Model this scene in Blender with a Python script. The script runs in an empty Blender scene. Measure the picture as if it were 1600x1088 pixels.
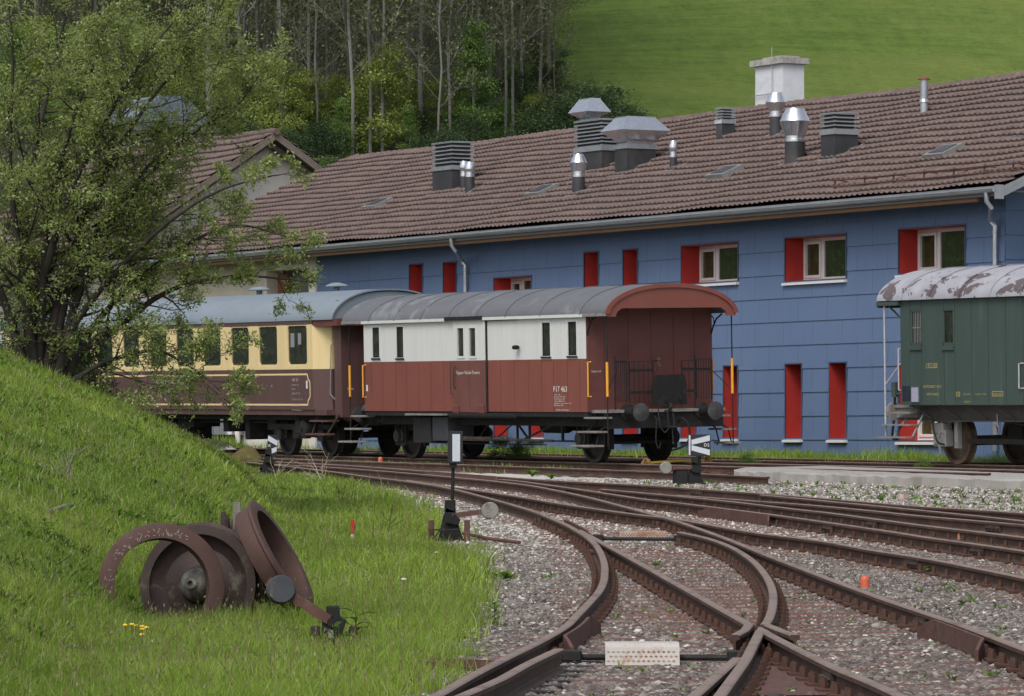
import bpy, bmesh, math, random
import numpy as np
from mathutils import Matrix, Vector, Euler

# ------------------------------------------------------------------ camera model
F, CX, HY, EYE = 7000.0, 800.0, 694.0, 1.35      # focal length in photo pixels, centre, eye level row, eye height
_D = np.arange(0, 700, 0.5)
_k = ([0, 31, 37.6, 43, 92.3, 109, 140, 160, 700], [0, 0, .05, .144, .977, 1.163, 1.43, 1.5, 1.5])
_Z = np.interp(_D, *_k)
_Z = np.convolve(np.pad(_Z, 5, mode='edge'), np.ones(11) / 11, mode='valid')

def zr(X, D):
    """height of rail tops over the yard: level near the camera, climbing behind"""
    return np.interp(D, _D, _Z) + 0.02 * np.maximum(0, X - 2.0) * np.clip((60 - D) / 25, 0, 1)

def at(px, py, dz=0.0):
    """point of the yard (rail level + dz) seen at a photo position"""
    lo, hi = 12.0, 170.0
    for _ in range(50):
        m = (lo + hi) / 2
        X = (px - CX) / F * m
        if EYE + (HY - py) / F * m > zr(X, m) + dz: lo = m
        else: hi = m
    X = (px - CX) / F * lo
    return Vector((X, lo, float(zr(X, lo)) + dz))

def px_of(p):
    return (CX + p[0] / p[1] * F, HY - (p[2] - EYE) / p[1] * F)

def ray_at(px, py, D):
    return Vector(((px - CX) / F * D, D, EYE + (HY - py) / F * D))

def hit(M, axis, val, px, py):
    """where the line of sight through a photo position meets a plane of an object's own frame"""
    Mi = M.inverted()
    o = Mi @ Vector((0, 0, EYE)); d = Mi.to_3x3() @ Vector(((px - CX) / F, 1, (HY - py) / F))
    t = (val - o[axis]) / d[axis]
    return o + d * t

def crom(pts, n=6):
    P = [np.array(p, float) for p in pts]
    P = [2 * P[0] - P[1]] + P + [2 * P[-1] - P[-2]]
    out = []
    for i in range(1, len(P) - 2):
        for k in range(n):
            t = k / n
            a, b, c, d = P[i - 1], P[i], P[i + 1], P[i + 2]
            out.append(0.5 * (2 * b + (c - a) * t + (2 * a - 5 * b + 4 * c - d) * t * t + (3 * b - a - 3 * c + d) * t ** 3))
    out.append(P[-2])
    return out

RAILS = {
 'R1': [(387,722),(450,728.5),(525,737.5),(575,744.5),(637,752),(700,762),(760,777),(817,793),(845,802.5),(882,818),(900,827.5),(917,838),(930,849.5),(938.5,863),(943.8,878),(945,892),(943,908),(935.5,923.5),(921,940),(902.5,959),(882,979),(840,1003),(785,1030),(740,1053),(694,1079),(660,1098)],
 'R3': [(1062,831),(1107,841),(1140,853),(1160,864),(1178,877),(1191,891),(1201,906),(1207,922),(1208,938),(1205.5,954),(1200,968),(1194,976)],
 'R3low': [(1188,984),(1176,1008),(1164,1031),(1146,1056),(1128,1081),(1115,1098)],
 'R2': [(905,828),(917,834.5),(940,847),(976,866.5),(1015,888),(1045,905),(1075,921.5),(1120,947),(1150,963.5),(1172,976)],
 'R2low': [(1192,984),(1207.5,993),(1260,1020),(1312.5,1045.5),(1356,1063),(1394,1080),(1430,1098)],
 'R4': [(425,725),(550,732),(700,744.5),(812,756),(875,767),(937,781),(1000,798),(1052,812),(1082,822),(1117,834.5),(1150,847),(1200,867.5),(1250,886.5),(1300,905.6),(1382,935.6),(1438,954.5),(1506,977.5),(1594,1010.6),(1640,1028)],
 'R5': [(637,750.5),(707,760.5),(800,774),(875,786.5),(940,796),(1000,804),(1052,810),(1095,817),(1150,827),(1200,834.5),(1250,840.5),(1300,847.5),(1362,859),(1455,873.5),(1540,890),(1594,901),(1640,911)],
 'R6': [(780,748.5),(812,751.5),(875,760),(937,769),(1000,778.5),(1060,785.5),(1125,793.5),(1230,807),(1325,820.5),(1400,831.5),(1450,839.5),(1520,849),(1594,859.5),(1640,867)],
 'R7': [(940,764),(1000,769.5),(1060,775),(1125,781.5),(1187,788.5),(1250,796),(1300,801.5),(1375,811.5),(1450,821.5),(1520,829.5),(1594,838.5),(1640,844)],
 'R8': [(400,720),(525,726),(600,731),(720,740),(857,750),(1000,757.5),(1125,766),(1220,773),(1300,779.5),(1431,790.5),(1520,796),(1594,801),(1640,804)],
 'R8b': [(1190,773),(1250,778.5),(1300,783.5),(1370,790),(1440,797),(1520,805),(1594,813),(1640,818)],
 'R8c': [(1060,773.5),(1125,778.5),(1180,782.5),(1250,787.5),(1300,791.8),(1370,798.5),(1431,805),(1500,811),(1594,819),(1640,823)],
 'R9': [(342,714),(450,717),(600,722),(700,725),(800,728.5),(900,732),(1000,735.8),(1080,739),(1147,742.5),(1200,745)],
 'V1': [(310,705.3),(450,708.6),(600,713.6),(700,716.2),(800,718.9),(926,723.2),(1000,726.6),(1080,730),(1147,732.5),(1225,735.5)],
}
# ------------------------------------------------------------------ helpers
SC = bpy.context.scene
COL = SC.collection
rnd = random.Random(7)
rng = np.random.default_rng(11)
IDM = Matrix.Identity(4)

def link(o, parent=None):
    COL.objects.link(o)
    if parent is not None: o.parent = parent
    return o

def tag(o, label=None, cat=None, group=None, kind=None):
    if label: o['label'] = label
    if cat: o['category'] = cat
    if group: o['group'] = group
    if kind: o['kind'] = kind
    return o

def empty(name, M, label, cat, group=None):
    o = bpy.data.objects.new(name, None)
    o.empty_display_size = 0.1
    if isinstance(M, Vector): M = Matrix.Translation(M)
    o.matrix_world = M
    link(o)
    return tag(o, label, cat, group)

def children_of(o): return [c for c in COL.objects if c.parent == o]

def dup(o, M=None, parent=None, kids=None):
    c = o.copy(); COL.objects.link(c)
    if parent is not None: c.parent = parent
    if M is not None: c.matrix_world = M
    for k in (kids if kids is not None else o.get('_k', [])): pass
    return c

def dup_tree(o, M, label=None, group=None, parent=None):
    c = o.copy(); COL.objects.link(c); c.parent = parent
    c.matrix_basis = M
    if label: c['label'] = label
    if group: c['group'] = group
    for k in list(o.children):
        d = k.copy(); COL.objects.link(d); d.parent = c
        for g in list(k.children):
            e = g.copy(); COL.objects.link(e); e.parent = d
    return c

def np_mesh(name, V, FL, smooth=False, attrs=None, mats=(), midx=None):
    """V (n,3), FL (m,k) equal-sided faces"""
    V = np.asarray(V, np.float32); FL = np.asarray(FL, np.int32)
    me = bpy.data.meshes.new(name)
    m, k = FL.shape
    me.vertices.add(len(V)); me.vertices.foreach_set('co', V.ravel())
    me.loops.add(m * k); me.loops.foreach_set('vertex_index', FL.ravel())
    me.polygons.add(m); me.polygons.foreach_set('loop_start', np.arange(0, m * k, k, dtype=np.int32))
    if smooth: me.polygons.foreach_set('use_smooth', np.ones(m, bool))
    for mt in mats: me.materials.append(mt)
    if midx is not None: me.polygons.foreach_set('material_index', np.asarray(midx, np.int32))
    for an, (dom, typ, arr) in (attrs or {}).items():
        a = me.attributes.new(an, typ, dom)
        a.data.foreach_set('color' if typ == 'FLOAT_COLOR' else 'value', np.asarray(arr, np.float32).ravel())
    me.update(calc_edges=True)
    return me

class MB:
    """collects simple shapes, then links them as ONE mesh object"""
    def __init__(s): s.v = []; s.f = []; s.m = []; s.cm = 0
    def add(s, vs, fs):
        b = len(s.v); s.v += [tuple(v) for v in vs]
        for f in fs: s.f.append(tuple(b + i for i in f)); s.m.append(s.cm)
        return s
    def box(s, a, b, M=None, bev=0.0):
        x0, y0, z0 = [min(p, q) for p, q in zip(a, b)]; x1, y1, z1 = [max(p, q) for p, q in zip(a, b)]
        c = min(bev, (x1 - x0) / 2.2, (y1 - y0) / 2.2, (z1 - z0) / 2.2)
        if c <= 0:
            vs = [(x0, y0, z0), (x1, y0, z0), (x1, y1, z0), (x0, y1, z0), (x0, y0, z1), (x1, y0, z1), (x1, y1, z1), (x0, y1, z1)]
            fs = [(0, 3, 2, 1), (4, 5, 6, 7), (0, 1, 5, 4), (1, 2, 6, 5), (2, 3, 7, 6), (3, 0, 4, 7)]
        else:
            bm = bmesh.new(); bmesh.ops.create_cube(bm, size=1)
            for v in bm.verts: v.co = Vector(((x0 + x1) / 2 + v.co.x * (x1 - x0), (y0 + y1) / 2 + v.co.y * (y1 - y0), (z0 + z1) / 2 + v.co.z * (z1 - z0)))
            bmesh.ops.bevel(bm, geom=bm.edges[:], offset=c, segments=1, affect='EDGES', profile=.5)
            bm.verts.index_update(); vs = [tuple(v.co) for v in bm.verts]; fs = [tuple(v.index for v in f.verts) for f in bm.faces]; bm.free()
        if M is not None: vs = [M @ Vector(v) for v in vs]
        return s.add(vs, fs)
    def bar(s, p, q, w, h=None, up=(0, 0, 1)):
        p = Vector(p); q = Vector(q); h = h or w; d = (q - p).normalized(); u = Vector(up)
        if abs(d.dot(u)) > .98: u = Vector((1, 0, 0)) if abs(d.x) < .9 else Vector((0, 1, 0))
        a = d.cross(u).normalized() * w / 2; b = a.cross(d).normalized() * h / 2
        vs = [p - a - b, p + a - b, p + a + b, p - a + b, q - a - b, q + a - b, q + a + b, q - a + b]
        return s.add(vs, [(0, 3, 2, 1), (4, 5, 6, 7), (0, 1, 5, 4), (1, 2, 6, 5), (2, 3, 7, 6), (3, 0, 4, 7)])
    def cyl(s, p, q, r, r2=None, n=12, caps=True):
        return s.tube([p, q], [r, r if r2 is None else r2], n, caps)
    def tube(s, pts, r, n=8, caps=True):
        P = [Vector(p) for p in pts]; R = r if isinstance(r, (list, tuple)) else [r] * len(P)
        d0 = (P[1] - P[0]).normalized(); u = Vector((0, 0, 1)) if abs(d0.z) < .95 else Vector((1, 0, 0))
        a = d0.cross(u).normalized(); b0 = len(s.v); vs = []
        for i, p in enumerate(P):
            t = (P[min(i + 1, len(P) - 1)] - P[max(i - 1, 0)])
            t = t.normalized() if t.length > 1e-9 else d0
            a = (a - t * a.dot(t)); a = a.normalized() if a.length > 1e-6 else t.orthogonal().normalized()
            b = t.cross(a)
            for k in range(n):
                g = 2 * math.pi * k / n
                vs.append(p + (a * math.cos(g) + b * math.sin(g)) * R[i])
        fs = [(i * n + k, i * n + (k + 1) % n, (i + 1) * n + (k + 1) % n, (i + 1) * n + k) for i in range(len(P) - 1) for k in range(n)]
        if caps: fs += [tuple(range(n))[::-1], tuple((len(P) - 1) * n + k for k in range(n))]
        return s.add(vs, fs)
    def lathe(s, prof, p, ax, n=24, M=None):
        """prof: (radius, along) closed loop or open; spun about axis ax through p"""
        p = Vector(p); ax = Vector(ax).normalized(); a = ax.orthogonal().normalized(); b = ax.cross(a); m = len(prof)
        vs = []
        for k in range(n):
            g = 2 * math.pi * k / n; d = a * math.cos(g) + b * math.sin(g)
            vs += [p + d * r + ax * h for r, h in prof]
        fs = [(k * m + i, k * m + (i + 1), ((k + 1) % n) * m + i + 1, ((k + 1) % n) * m + i) for k in range(n) for i in range(m - 1)]
        return s.add(vs, fs)
    def prism(s, poly, fn, a, b):
        """poly: 2D points; fn(u, v, w) -> 3D; extruded from w=a to w=b"""
        n = len(poly); vs = [fn(u, v, a) for u, v in poly] + [fn(u, v, b) for u, v in poly]
        return s.add(vs, [tuple(range(n))[::-1], tuple(range(n, 2 * n))] + [(i, (i + 1) % n, n + (i + 1) % n, n + i) for i in range(n)])
    def build(s, name, mat, parent=None, label=None, smooth=False, M=None, kind=None, ang=35):
        me = bpy.data.meshes.new(name)
        me.from_pydata([tuple(v) for v in s.v], [], s.f)
        for m in (mat if isinstance(mat, (list, tuple)) else [mat]): me.materials.append(m)
        if any(s.m): me.polygons.foreach_set('material_index', s.m)
        bm = bmesh.new(); bm.from_mesh(me); bmesh.ops.recalc_face_normals(bm, faces=bm.faces[:])
        if smooth:
            for f in bm.faces: f.smooth = True
            for e in bm.edges:
                if len(e.link_faces) == 2 and e.calc_face_angle(0) > math.radians(ang): e.smooth = False
        bm.to_mesh(me); bm.free(); me.update()
        o = bpy.data.objects.new(name, me)
        link(o, parent)
        if M is not None: o.matrix_local = M if parent is not None else M
        if label: o['label'] = label
        if kind: o['kind'] = kind
        return o

def holes_wall(mb, x0, x1, z0, z1, holes, fn, depth=0.0, jamb_m=None, extra_x=(), flat_m=0):
    """sheet in (x,z) with rectangular holes (hx0,hx1,hz0,hz1); fn(x,z,w)->point; jambs go in by depth"""
    xs = sorted(set([x0, x1] + [h[0] for h in holes] + [h[1] for h in holes] + list(extra_x)))
    zs = sorted(set([z0, z1] + [h[2] for h in holes] + [h[3] for h in holes]))
    mb.cm = flat_m
    for i in range(len(xs) - 1):
        for j in range(len(zs) - 1):
            cx, cz = (xs[i] + xs[i + 1]) / 2, (zs[j] + zs[j + 1]) / 2
            if any(h[0] < cx < h[1] and h[2] < cz < h[3] for h in holes): continue
            mb.add([fn(xs[i], zs[j], 0), fn(xs[i + 1], zs[j], 0), fn(xs[i + 1], zs[j + 1], 0), fn(xs[i], zs[j + 1], 0)], [(0, 1, 2, 3)])
    if depth:
        if jamb_m is not None: mb.cm = jamb_m
        for a, b, c, d in holes:
            P = [fn(a, c, 0), fn(b, c, 0), fn(b, d, 0), fn(a, d, 0)]; Q = [fn(a, c, depth), fn(b, c, depth), fn(b, d, depth), fn(a, d, depth)]
            mb.add(P + Q, [(0, 1, 5, 4), (1, 2, 6, 5), (2, 3, 7, 6), (3, 0, 4, 7)])
    mb.cm = 0

# ------------------------------------------------------------------ materials
class NT:
    def __init__(s, name):
        s.mat = bpy.data.materials.new(name); s.mat.use_nodes = True
        s.t = s.mat.node_tree; s.bsdf = s.t.nodes['Principled BSDF']; s.co = None
    def n(s, typ, **kw):
        nd = s.t.nodes.new(typ)
        for k, v in kw.items():
            if k in nd.inputs: nd.inputs[k].default_value = v
            else: setattr(nd, k, v)
        return nd
    def l(s, a, b): s.t.links.new(a, b)
    def coord(s, kind='Object', scale=(1, 1, 1)):
        tc = s.n('ShaderNodeTexCoord'); mp = s.n('ShaderNodeMapping'); mp.inputs['Scale'].default_value = scale
        s.l(tc.outputs[kind], mp.inputs['Vector']); return mp.outputs['Vector']
    def noise(s, vec, scale, detail=6, rough=.6, dist=0):
        nd = s.n('ShaderNodeTexNoise'); nd.inputs['Scale'].default_value = scale; nd.inputs['Detail'].default_value = detail
        nd.inputs['Roughness'].default_value = rough; nd.inputs['Distortion'].default_value = dist; s.l(vec, nd.inputs['Vector']); return nd.outputs['Fac']
    def ramp(s, fac, lo, hi, c0=(0, 0, 0, 1), c1=(1, 1, 1, 1)):
        r = s.n('ShaderNodeValToRGB'); e = r.color_ramp.elements
        e[0].position = lo; e[1].position = hi; e[0].color = c0; e[1].color = c1; s.l(fac, r.inputs['Fac']); return r.outputs['Color']
    def mix(s, fac, a, b, mode='MIX'):
        m = s.n('ShaderNodeMix', data_type='RGBA', blend_type=mode)
        for sock, v in ((m.inputs[0], fac), (m.inputs[6], a), (m.inputs[7], b)):
            if isinstance(v, bpy.types.NodeSocket): s.l(v, sock)
            elif isinstance(v, (int, float)): sock.default_value = v
            else: sock.default_value = (*v[:3], 1)
        return m.outputs[2]
    def math(s, op, a, b=0.0, c=None):
        m = s.n('ShaderNodeMath', operation=op)
        for i, v in enumerate((a, b) if c is None else (a, b, c)):
            if isinstance(v, bpy.types.NodeSocket): s.l(v, m.inputs[i])
            else: m.inputs[i].default_value = v
        return m.outputs[0]
    def bump(s, h, strength=.3, dist=.01):
        b = s.n('ShaderNodeBump'); b.inputs['Strength'].default_value = strength; b.inputs['Distance'].default_value = dist
        s.l(h, b.inputs['Height']); s.l(b.outputs['Normal'], s.bsdf.inputs['Normal'])
    def done(s, col, rough=.7, metal=0.0, spec=.4):
        if isinstance(col, bpy.types.NodeSocket): s.l(col, s.bsdf.inputs['Base Color'])
        else: s.bsdf.inputs['Base Color'].default_value = (*col[:3], 1)
        if isinstance(rough, bpy.types.NodeSocket): s.l(rough, s.bsdf.inputs['Roughness'])
        else: s.bsdf.inputs['Roughness'].default_value = rough
        s.bsdf.inputs['Metallic'].default_value = metal; s.bsdf.inputs['Specular IOR Level'].default_value = spec
        return s.mat

def sc(c, k): return tuple(min(1, x * k) for x in c)

def pm(name, col, var=.18, scale=4, rough=.7, metal=0, bump=.15, bscale=60, col2=None, ms=1.5, lo=.52, hi=.66, spec=.4, streak=None, fine=None):
    """painted / rusted / stone surface: broad tone drift, fine speckle, optional second colour in patches"""
    t = NT(name); v = t.coord('Object'); vs = t.coord('Object', streak) if streak else v
    c = t.mix(t.ramp(t.noise(vs, scale, 8, .65), .3, .7), sc(col, 1 - var), sc(col, 1 + var))
    c = t.mix(t.math('MULTIPLY', t.ramp(t.noise(v, bscale, 4, .7), .35, .75), .35 if fine is None else fine), c, sc(col, .6))
    if col2 is not None:
        c = t.mix(t.ramp(t.noise(vs, ms, 10, .7, .3), lo, hi), c, col2)
    if bump: t.bump(t.noise(v, bscale, 6, .7), bump, .01)
    r = t.ramp(t.noise(v, scale * 2, 5), .3, .7, (rough * .85,) * 3 + (1,), (min(1, rough * 1.12),) * 3 + (1,))
    return t.done(c, r, metal, spec)

M = {}
M['rail'] = pm('rail_rust', (.062, .033, .025), .3, 6, .75, .05, .4, 90, (.12, .062, .04), 3, .5, .7)
M['rail_top'] = pm('rail_running_surface', (.235, .165, .130), .25, 8, .5, .25, .15, 90, (.11, .068, .052), 2, .5, .7)
M['rail_shiny'] = pm('rail_worn_surface', (.3, .25, .225), .2, 8, .42, .35, .1, 90, (.2, .15, .12), 2, .55, .75)
M['sleeper'] = pm('sleeper_rusty_steel', (.135, .062, .045), .3, 3, .8, .1, .4, 70, (.18, .13, .115), 4, .54, .68)
M['screw'] = pm('screw_rust', (.075, .036, .024), .3, 20, .75, .2, .4, 90, (.06, .035, .028), 9)
M['rust'] = pm('rusty_steel', (.105, .05, .04), .3, 6, .75, .15, .45, 80, (.17, .12, .1), 5, .58, .7)
M['rust_dark'] = pm('dark_rusty_steel', (.048, .033, .028), .35, 5, .75, .2, .45, 80, (.12, .095, .07), 5, .55, .7)
M['rust_orange'] = pm('orange_rust', (.2, .075, .035), .3, 8, .8, .1, .4, 80, (.11, .06, .045), 4)
M['black'] = pm('sooty_black_steel', (.007, .0068, .007), .35, 5, .75, .0, .3, 70, (.04, .033, .03), 6, .55, .75)
M['black_soft'] = pm('greasy_black_iron', (.012, .0115, .0115), .4, 7, .72, .05, .35, 70, (.05, .042, .036), 6, .55, .75)
M['yellow'] = pm('yellow_handrail_paint', (.72, .34, .03), .1, 8, .45, 0, .05, 80)
M['glass'] = None
def glassy(name, col, rough=.06, var=.5):
    t = NT(name); v = t.coord('Object')
    c = t.mix(t.ramp(t.noise(v, 6, 6), .35, .7), sc(col, 1 - var), sc(col, 1 + var))
    return t.done(c, t.ramp(t.noise(v, 3, 5), .3, .8, (rough, rough, rough, 1), (rough + .12,) * 3 + (1,)), 0, .8)
M['glass'] = glassy('dusty_dark_glass', (.028, .034, .026), .10)
M['glass_green'] = glassy('house_window_glass', (.03, .05, .018), .03)

def ground_material():
    t = NT('yard_ground'); v = t.coord('Object')
    g = t.n('ShaderNodeAttribute', attribute_name='grass'); gf = g.outputs['Fac']
    # gravel: many small stones
    vo = t.n('ShaderNodeTexVoronoi'); vo.inputs['Scale'].default_value = 24; t.l(v, vo.inputs['Vector'])
    sep = t.n('ShaderNodeSeparateColor'); t.l(vo.outputs['Color'], sep.inputs[0])
    st = t.ramp(sep.outputs[0], 0, 1, (.06, .054, .05, 1), (.40, .37, .335, 1))
    st = t.mix(t.ramp(t.noise(v, 1.6, 7), .35, .7), st, (.15, .125, .11))
    st = t.mix(t.math('MULTIPLY', t.ramp(vo.outputs['Distance'], .012, .03), 1.0), (.05, .045, .042), st)
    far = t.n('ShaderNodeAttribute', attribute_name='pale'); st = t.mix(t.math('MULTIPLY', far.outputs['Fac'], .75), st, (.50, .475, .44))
    soil = t.mix(t.ramp(t.noise(v, 9, 8), .3, .7), (.022, .032, .008), (.05, .085, .016))
    soil = t.mix(t.ramp(t.noise(v, .55, 8), .5, .7), soil, (.06, .058, .03))
    edge = t.math('ADD', gf, t.math('MULTIPLY', t.math('SUBTRACT', t.noise(v, 3.0, 8, .7), .5), 1.3))
    c = t.mix(t.ramp(edge, .42, .58), st, soil)
    t.bump(t.math('ADD', vo.outputs['Distance'], t.noise(v, 30, 5)), .7, .03)
    return t.done(c, .9, 0, .25)
M['ground'] = ground_material()

# ------------------------------------------------------------------ ground shape
_edge_px = [(640,1098),(660,1075),(700,1030),(730,990),(742,955),(757,915),(750,880),(735,855),(705,830),(690,805),(655,785),(600,768),(550,752),(500,742),(440,734),(385,726),(320,716)]
_edge = np.array([[at(*p, -.15)[1], at(*p, -.15)[0]] for p in _edge_px]); _edge = _edge[np.argsort(_edge[:, 0])]
def edge_x(D): return np.interp(D, _edge[:, 0], _edge[:, 1])
def smooth(a, b, x):
    t = np.clip((x - a) / (b - a), 0, 1); return t * t * (3 - 2 * t)
def bank(X, D):
    foot = np.interp(D, [15, 24, 31, 38, 50, 60, 75, 95, 110], [-2.6, -2.5, -2.7, -2.45, -2.45, -2.75, -3.9, -5.7, -7.2])
    up = np.maximum(0, foot - X)
    h = np.interp(D, [25, 34, 60, 90], [.40, .44, .68, .5]) * up * smooth(0, .9, up)
    lim = np.interp(D, [15, 28, 36, 48, 60, 68, 85, 110, 130], [.9, 1.0, 1.25, 2.3, 3.4, 2.7, 1.3, .6, .2])
    return lim * 1.25 * (1 - np.exp(-h / (lim * 1.1)))
def zg(X, D):
    X = np.asarray(X, float); D = np.asarray(D, float)
    e = edge_x(D)
    bed = -.163
    grassy = smooth(0, .8, e - X)
    return zr(X, D) + bed + grassy * .02 + bank(X, D) + np.where(D > 145, np.maximum(0, D - 145) * .0, 0)
def hill_z(X, D):
    X = np.asarray(X, float); D = np.asarray(D, float)
    s0 = 128 + 0.10 * (X + 20)
    u = np.maximum(0, D - s0)
    return 1.2 + .235 * u * smooth(0, 40, u) + .9 * np.sin(X * .05 + D * .02) * smooth(10, 80, u) + .35 * np.sin(X * .17 - D * .06) * smooth(10, 80, u)
# ------------------------------------------------------------------ frames shared by the vehicles and the long building
DX, NX = Vector((.4819, -.8762, 0)), Vector((.8762, .4819, 0))
A0 = at(931.5, 723.4)                                   # near wheel of the van on its rail
YAW = math.atan2(DX.y, DX.x)
def frame(P, pitch=.009, roll=.0225):
    return Matrix.Translation(P) @ Matrix.Rotation(YAW, 4, 'Z') @ Matrix.Rotation(pitch, 4, 'Y') @ Matrix.Rotation(roll, 4, 'X')
def sdist(X, D): return (np.asarray(X) - A0.x) * NX.x + (np.asarray(D) - A0.y) * NX.y

# ------------------------------------------------------------------ ground and hill sheets
def grid_mesh(name, xs, ys, zf, mats, attrs=None, smooth_=True):
    Xg, Yg = np.meshgrid(xs, ys); Z = zf(Xg, Yg); nx, ny = len(xs), len(ys)
    V = np.stack([Xg.ravel(), Yg.ravel(), Z.ravel()], 1)
    i, j = np.meshgrid(np.arange(nx - 1), np.arange(ny - 1)); a = (j * nx + i).ravel()
    FL = np.stack([a, a + 1, a + nx + 1, a + nx], 1)
    at_ = {k: ('POINT', 'FLOAT', f(Xg, Yg).ravel()) for k, f in (attrs or {}).items()}
    me = np_mesh(name, V, FL, smooth_, at_, mats)
    return link(bpy.data.objects.new(name, me))

def grass_mask(X, D):
    e = edge_x(D); g = smooth(-.1, .6, e - X)
    s = sdist(X, D)
    g = np.maximum(g, smooth(6.6, 7.6, s))
    g = np.maximum(g, .52 * smooth(-3.4, -2.9, s) * (1 - smooth(-1.3, -.7, s)) * (D > 78) * (X < 4))
    g = np.maximum(g, .36 * smooth(2.2, 2.8, s) * (1 - smooth(4.3, 4.8, s)))
    return np.minimum(1, g)
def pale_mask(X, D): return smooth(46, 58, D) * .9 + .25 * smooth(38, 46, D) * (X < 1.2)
xs = np.concatenate([np.linspace(-70, -13, 20), np.arange(-12.6, 13, .3), np.linspace(14, 70, 20)])
ys = np.concatenate([np.arange(2, 22, 1.0), np.arange(22, 60, .25), np.arange(60, 152, .6)])
gz = lambda X, D: zg(X, D) + (.012 * np.sin(X * 5.1 + D * 1.3) + .01 * np.sin(X * 11.3 - D * 3.1)) 
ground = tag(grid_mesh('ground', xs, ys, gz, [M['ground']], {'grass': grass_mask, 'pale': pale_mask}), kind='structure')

def meadow_material():
    t = NT('meadow_grass'); v = t.coord('Object', (1, 1, 1)); vs = t.coord('Object', (.6, 2.2, 2.2))
    vd = t.coord('Object', (1.5, .30, .30)); c = t.mix(t.ramp(t.math('MULTIPLY', t.math('ADD', t.noise(vs, .35, 9, .7, .5), t.noise(vd, .9, 9, .75)), .5), .38, .62), (.105, .18, .030), (.21, .30, .055))
    c = t.mix(t.ramp(t.noise(v, .035, 6, .6), .45, .65), c, (.26, .31, .08))
    c = t.mix(t.math('MULTIPLY', t.ramp(t.noise(v, 1.7, 8, .8), .58, .68), .5), c, (.24, .25, .13))
    c = t.mix(t.math('MULTIPLY', t.ramp(t.noise(vs, 3.5, 6, .7), .5, .66), .6), c, (.06, .11, .02))
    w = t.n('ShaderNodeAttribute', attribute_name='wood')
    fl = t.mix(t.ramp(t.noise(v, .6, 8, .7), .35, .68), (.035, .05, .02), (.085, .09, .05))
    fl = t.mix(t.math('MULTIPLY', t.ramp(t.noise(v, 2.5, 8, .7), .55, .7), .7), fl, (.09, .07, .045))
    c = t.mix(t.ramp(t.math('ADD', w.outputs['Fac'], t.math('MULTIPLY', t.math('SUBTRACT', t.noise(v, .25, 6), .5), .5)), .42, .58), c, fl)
    t.bump(t.noise(v, 2.2, 9, .75), 1.0, .5)
    return t.done(c, .95, 0, .15)
M['meadow'] = meadow_material()
def wood_x(D): return np.interp(D, [120, 150, 180, 196, 225, 260, 330, 600], [6, 5, 4.2, 2.0, 1.3, 1.4, 8, 40])
hx = np.concatenate([np.linspace(-320, -64, 40), np.arange(-60, 80, 1.2), np.linspace(84, 420, 50)])
hy = np.concatenate([np.arange(118, 330, 1.4), np.linspace(334, 760, 60)])
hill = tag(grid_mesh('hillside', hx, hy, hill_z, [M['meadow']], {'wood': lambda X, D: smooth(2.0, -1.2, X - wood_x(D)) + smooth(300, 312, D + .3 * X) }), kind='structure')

# ------------------------------------------------------------------ rails
PROF = [(-.062, -.150), (-.062, -.139), (-.014, -.122), (-.009, -.112), (-.009, -.05), (-.014, -.042), (-.036, -.034), (-.036, -.008), (-.027, 0), (.027, 0), (.036, -.008), (.036, -.034), (.014, -.042), (.009, -.05), (.009, -.112), (.014, -.122), (.062, -.139), (.062, -.150)]
RP = {}
def rail_path(name):
    if name not in RP:
        P = [at(*p) for p in crom(RAILS[name], 5)]
        if RAILS[name][-1][0] > 1630 or RAILS[name][-1][1] > 1095:      # the line runs on past the edge of the picture
            d = P[-1] - P[-6]; d.z = 0; d.normalize()
            for k in range(1, 5): q = P[-1] + d * 3.0; q.z = float(zr(q.x, q.y)); P.append(q)
        RP[name] = P
    return RP[name]
def sweep_rail(name, pts, parent, top='rail_top', oname='rail', prof=PROF, label=None):
    P = [Vector(p) for p in pts]; n = len(prof); vs = []; fs = []; mi = []
    for i, p in enumerate(P):
        t = P[min(i + 1, len(P) - 1)] - P[max(i - 1, 0)]; t.z = 0; t.normalize(); a = Vector((t.y, -t.x, 0))
        vs += [p + a * u + Vector((0, 0, v)) for u, v in prof]
    for i in range(len(P) - 1):
        for k in range(n):
            k2 = (k + 1) % n
            fs.append((i * n + k, i * n + k2, (i + 1) * n + k2, (i + 1) * n + k)); mi.append(1 if 7 <= k <= 9 and n == 18 else 0)
    fs += [tuple(range(n)), tuple(len(vs) - n + k for k in range(n))[::-1]]; mi += [0, 0]
    mb = MB(); mb.v = [tuple(v) for v in vs]; mb.f = fs; mb.m = mi
    o = mb.build(oname, [M['rail'], M[top]], parent, label)
    return o
def nearest(P, q):
    best = (1e9, None)
    for i in range(len(P) - 1):
        a, b = P[i].xy, P[i + 1].xy; d = b - a; t = max(0, min(1, (q - a).dot(d) / max(1e-9, d.length_squared)))
        c = a + d * t; L = (q - c).length
        if L < best[0]: best = (L, P[i].lerp(P[i + 1], t), t, i)
    return best
def x_at(P, D):
    for i in range(len(P) - 1):
        a, b = P[i], P[i + 1]
        if (a.y - D) * (b.y - D) <= 0 and a.y != b.y:
            return a.x + (b.x - a.x) * (D - a.y) / (b.y - a.y)
    return None
def walk(P, step, start=0.0):
    out = []; acc = start
    for i in range(len(P) - 1):
        L = (P[i + 1] - P[i]).length; d = (P[i + 1] - P[i]).normalized()
        while acc < L:
            out.append((P[i] + d * acc, d.copy())); acc += step
        acc -= L
    return out
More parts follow.
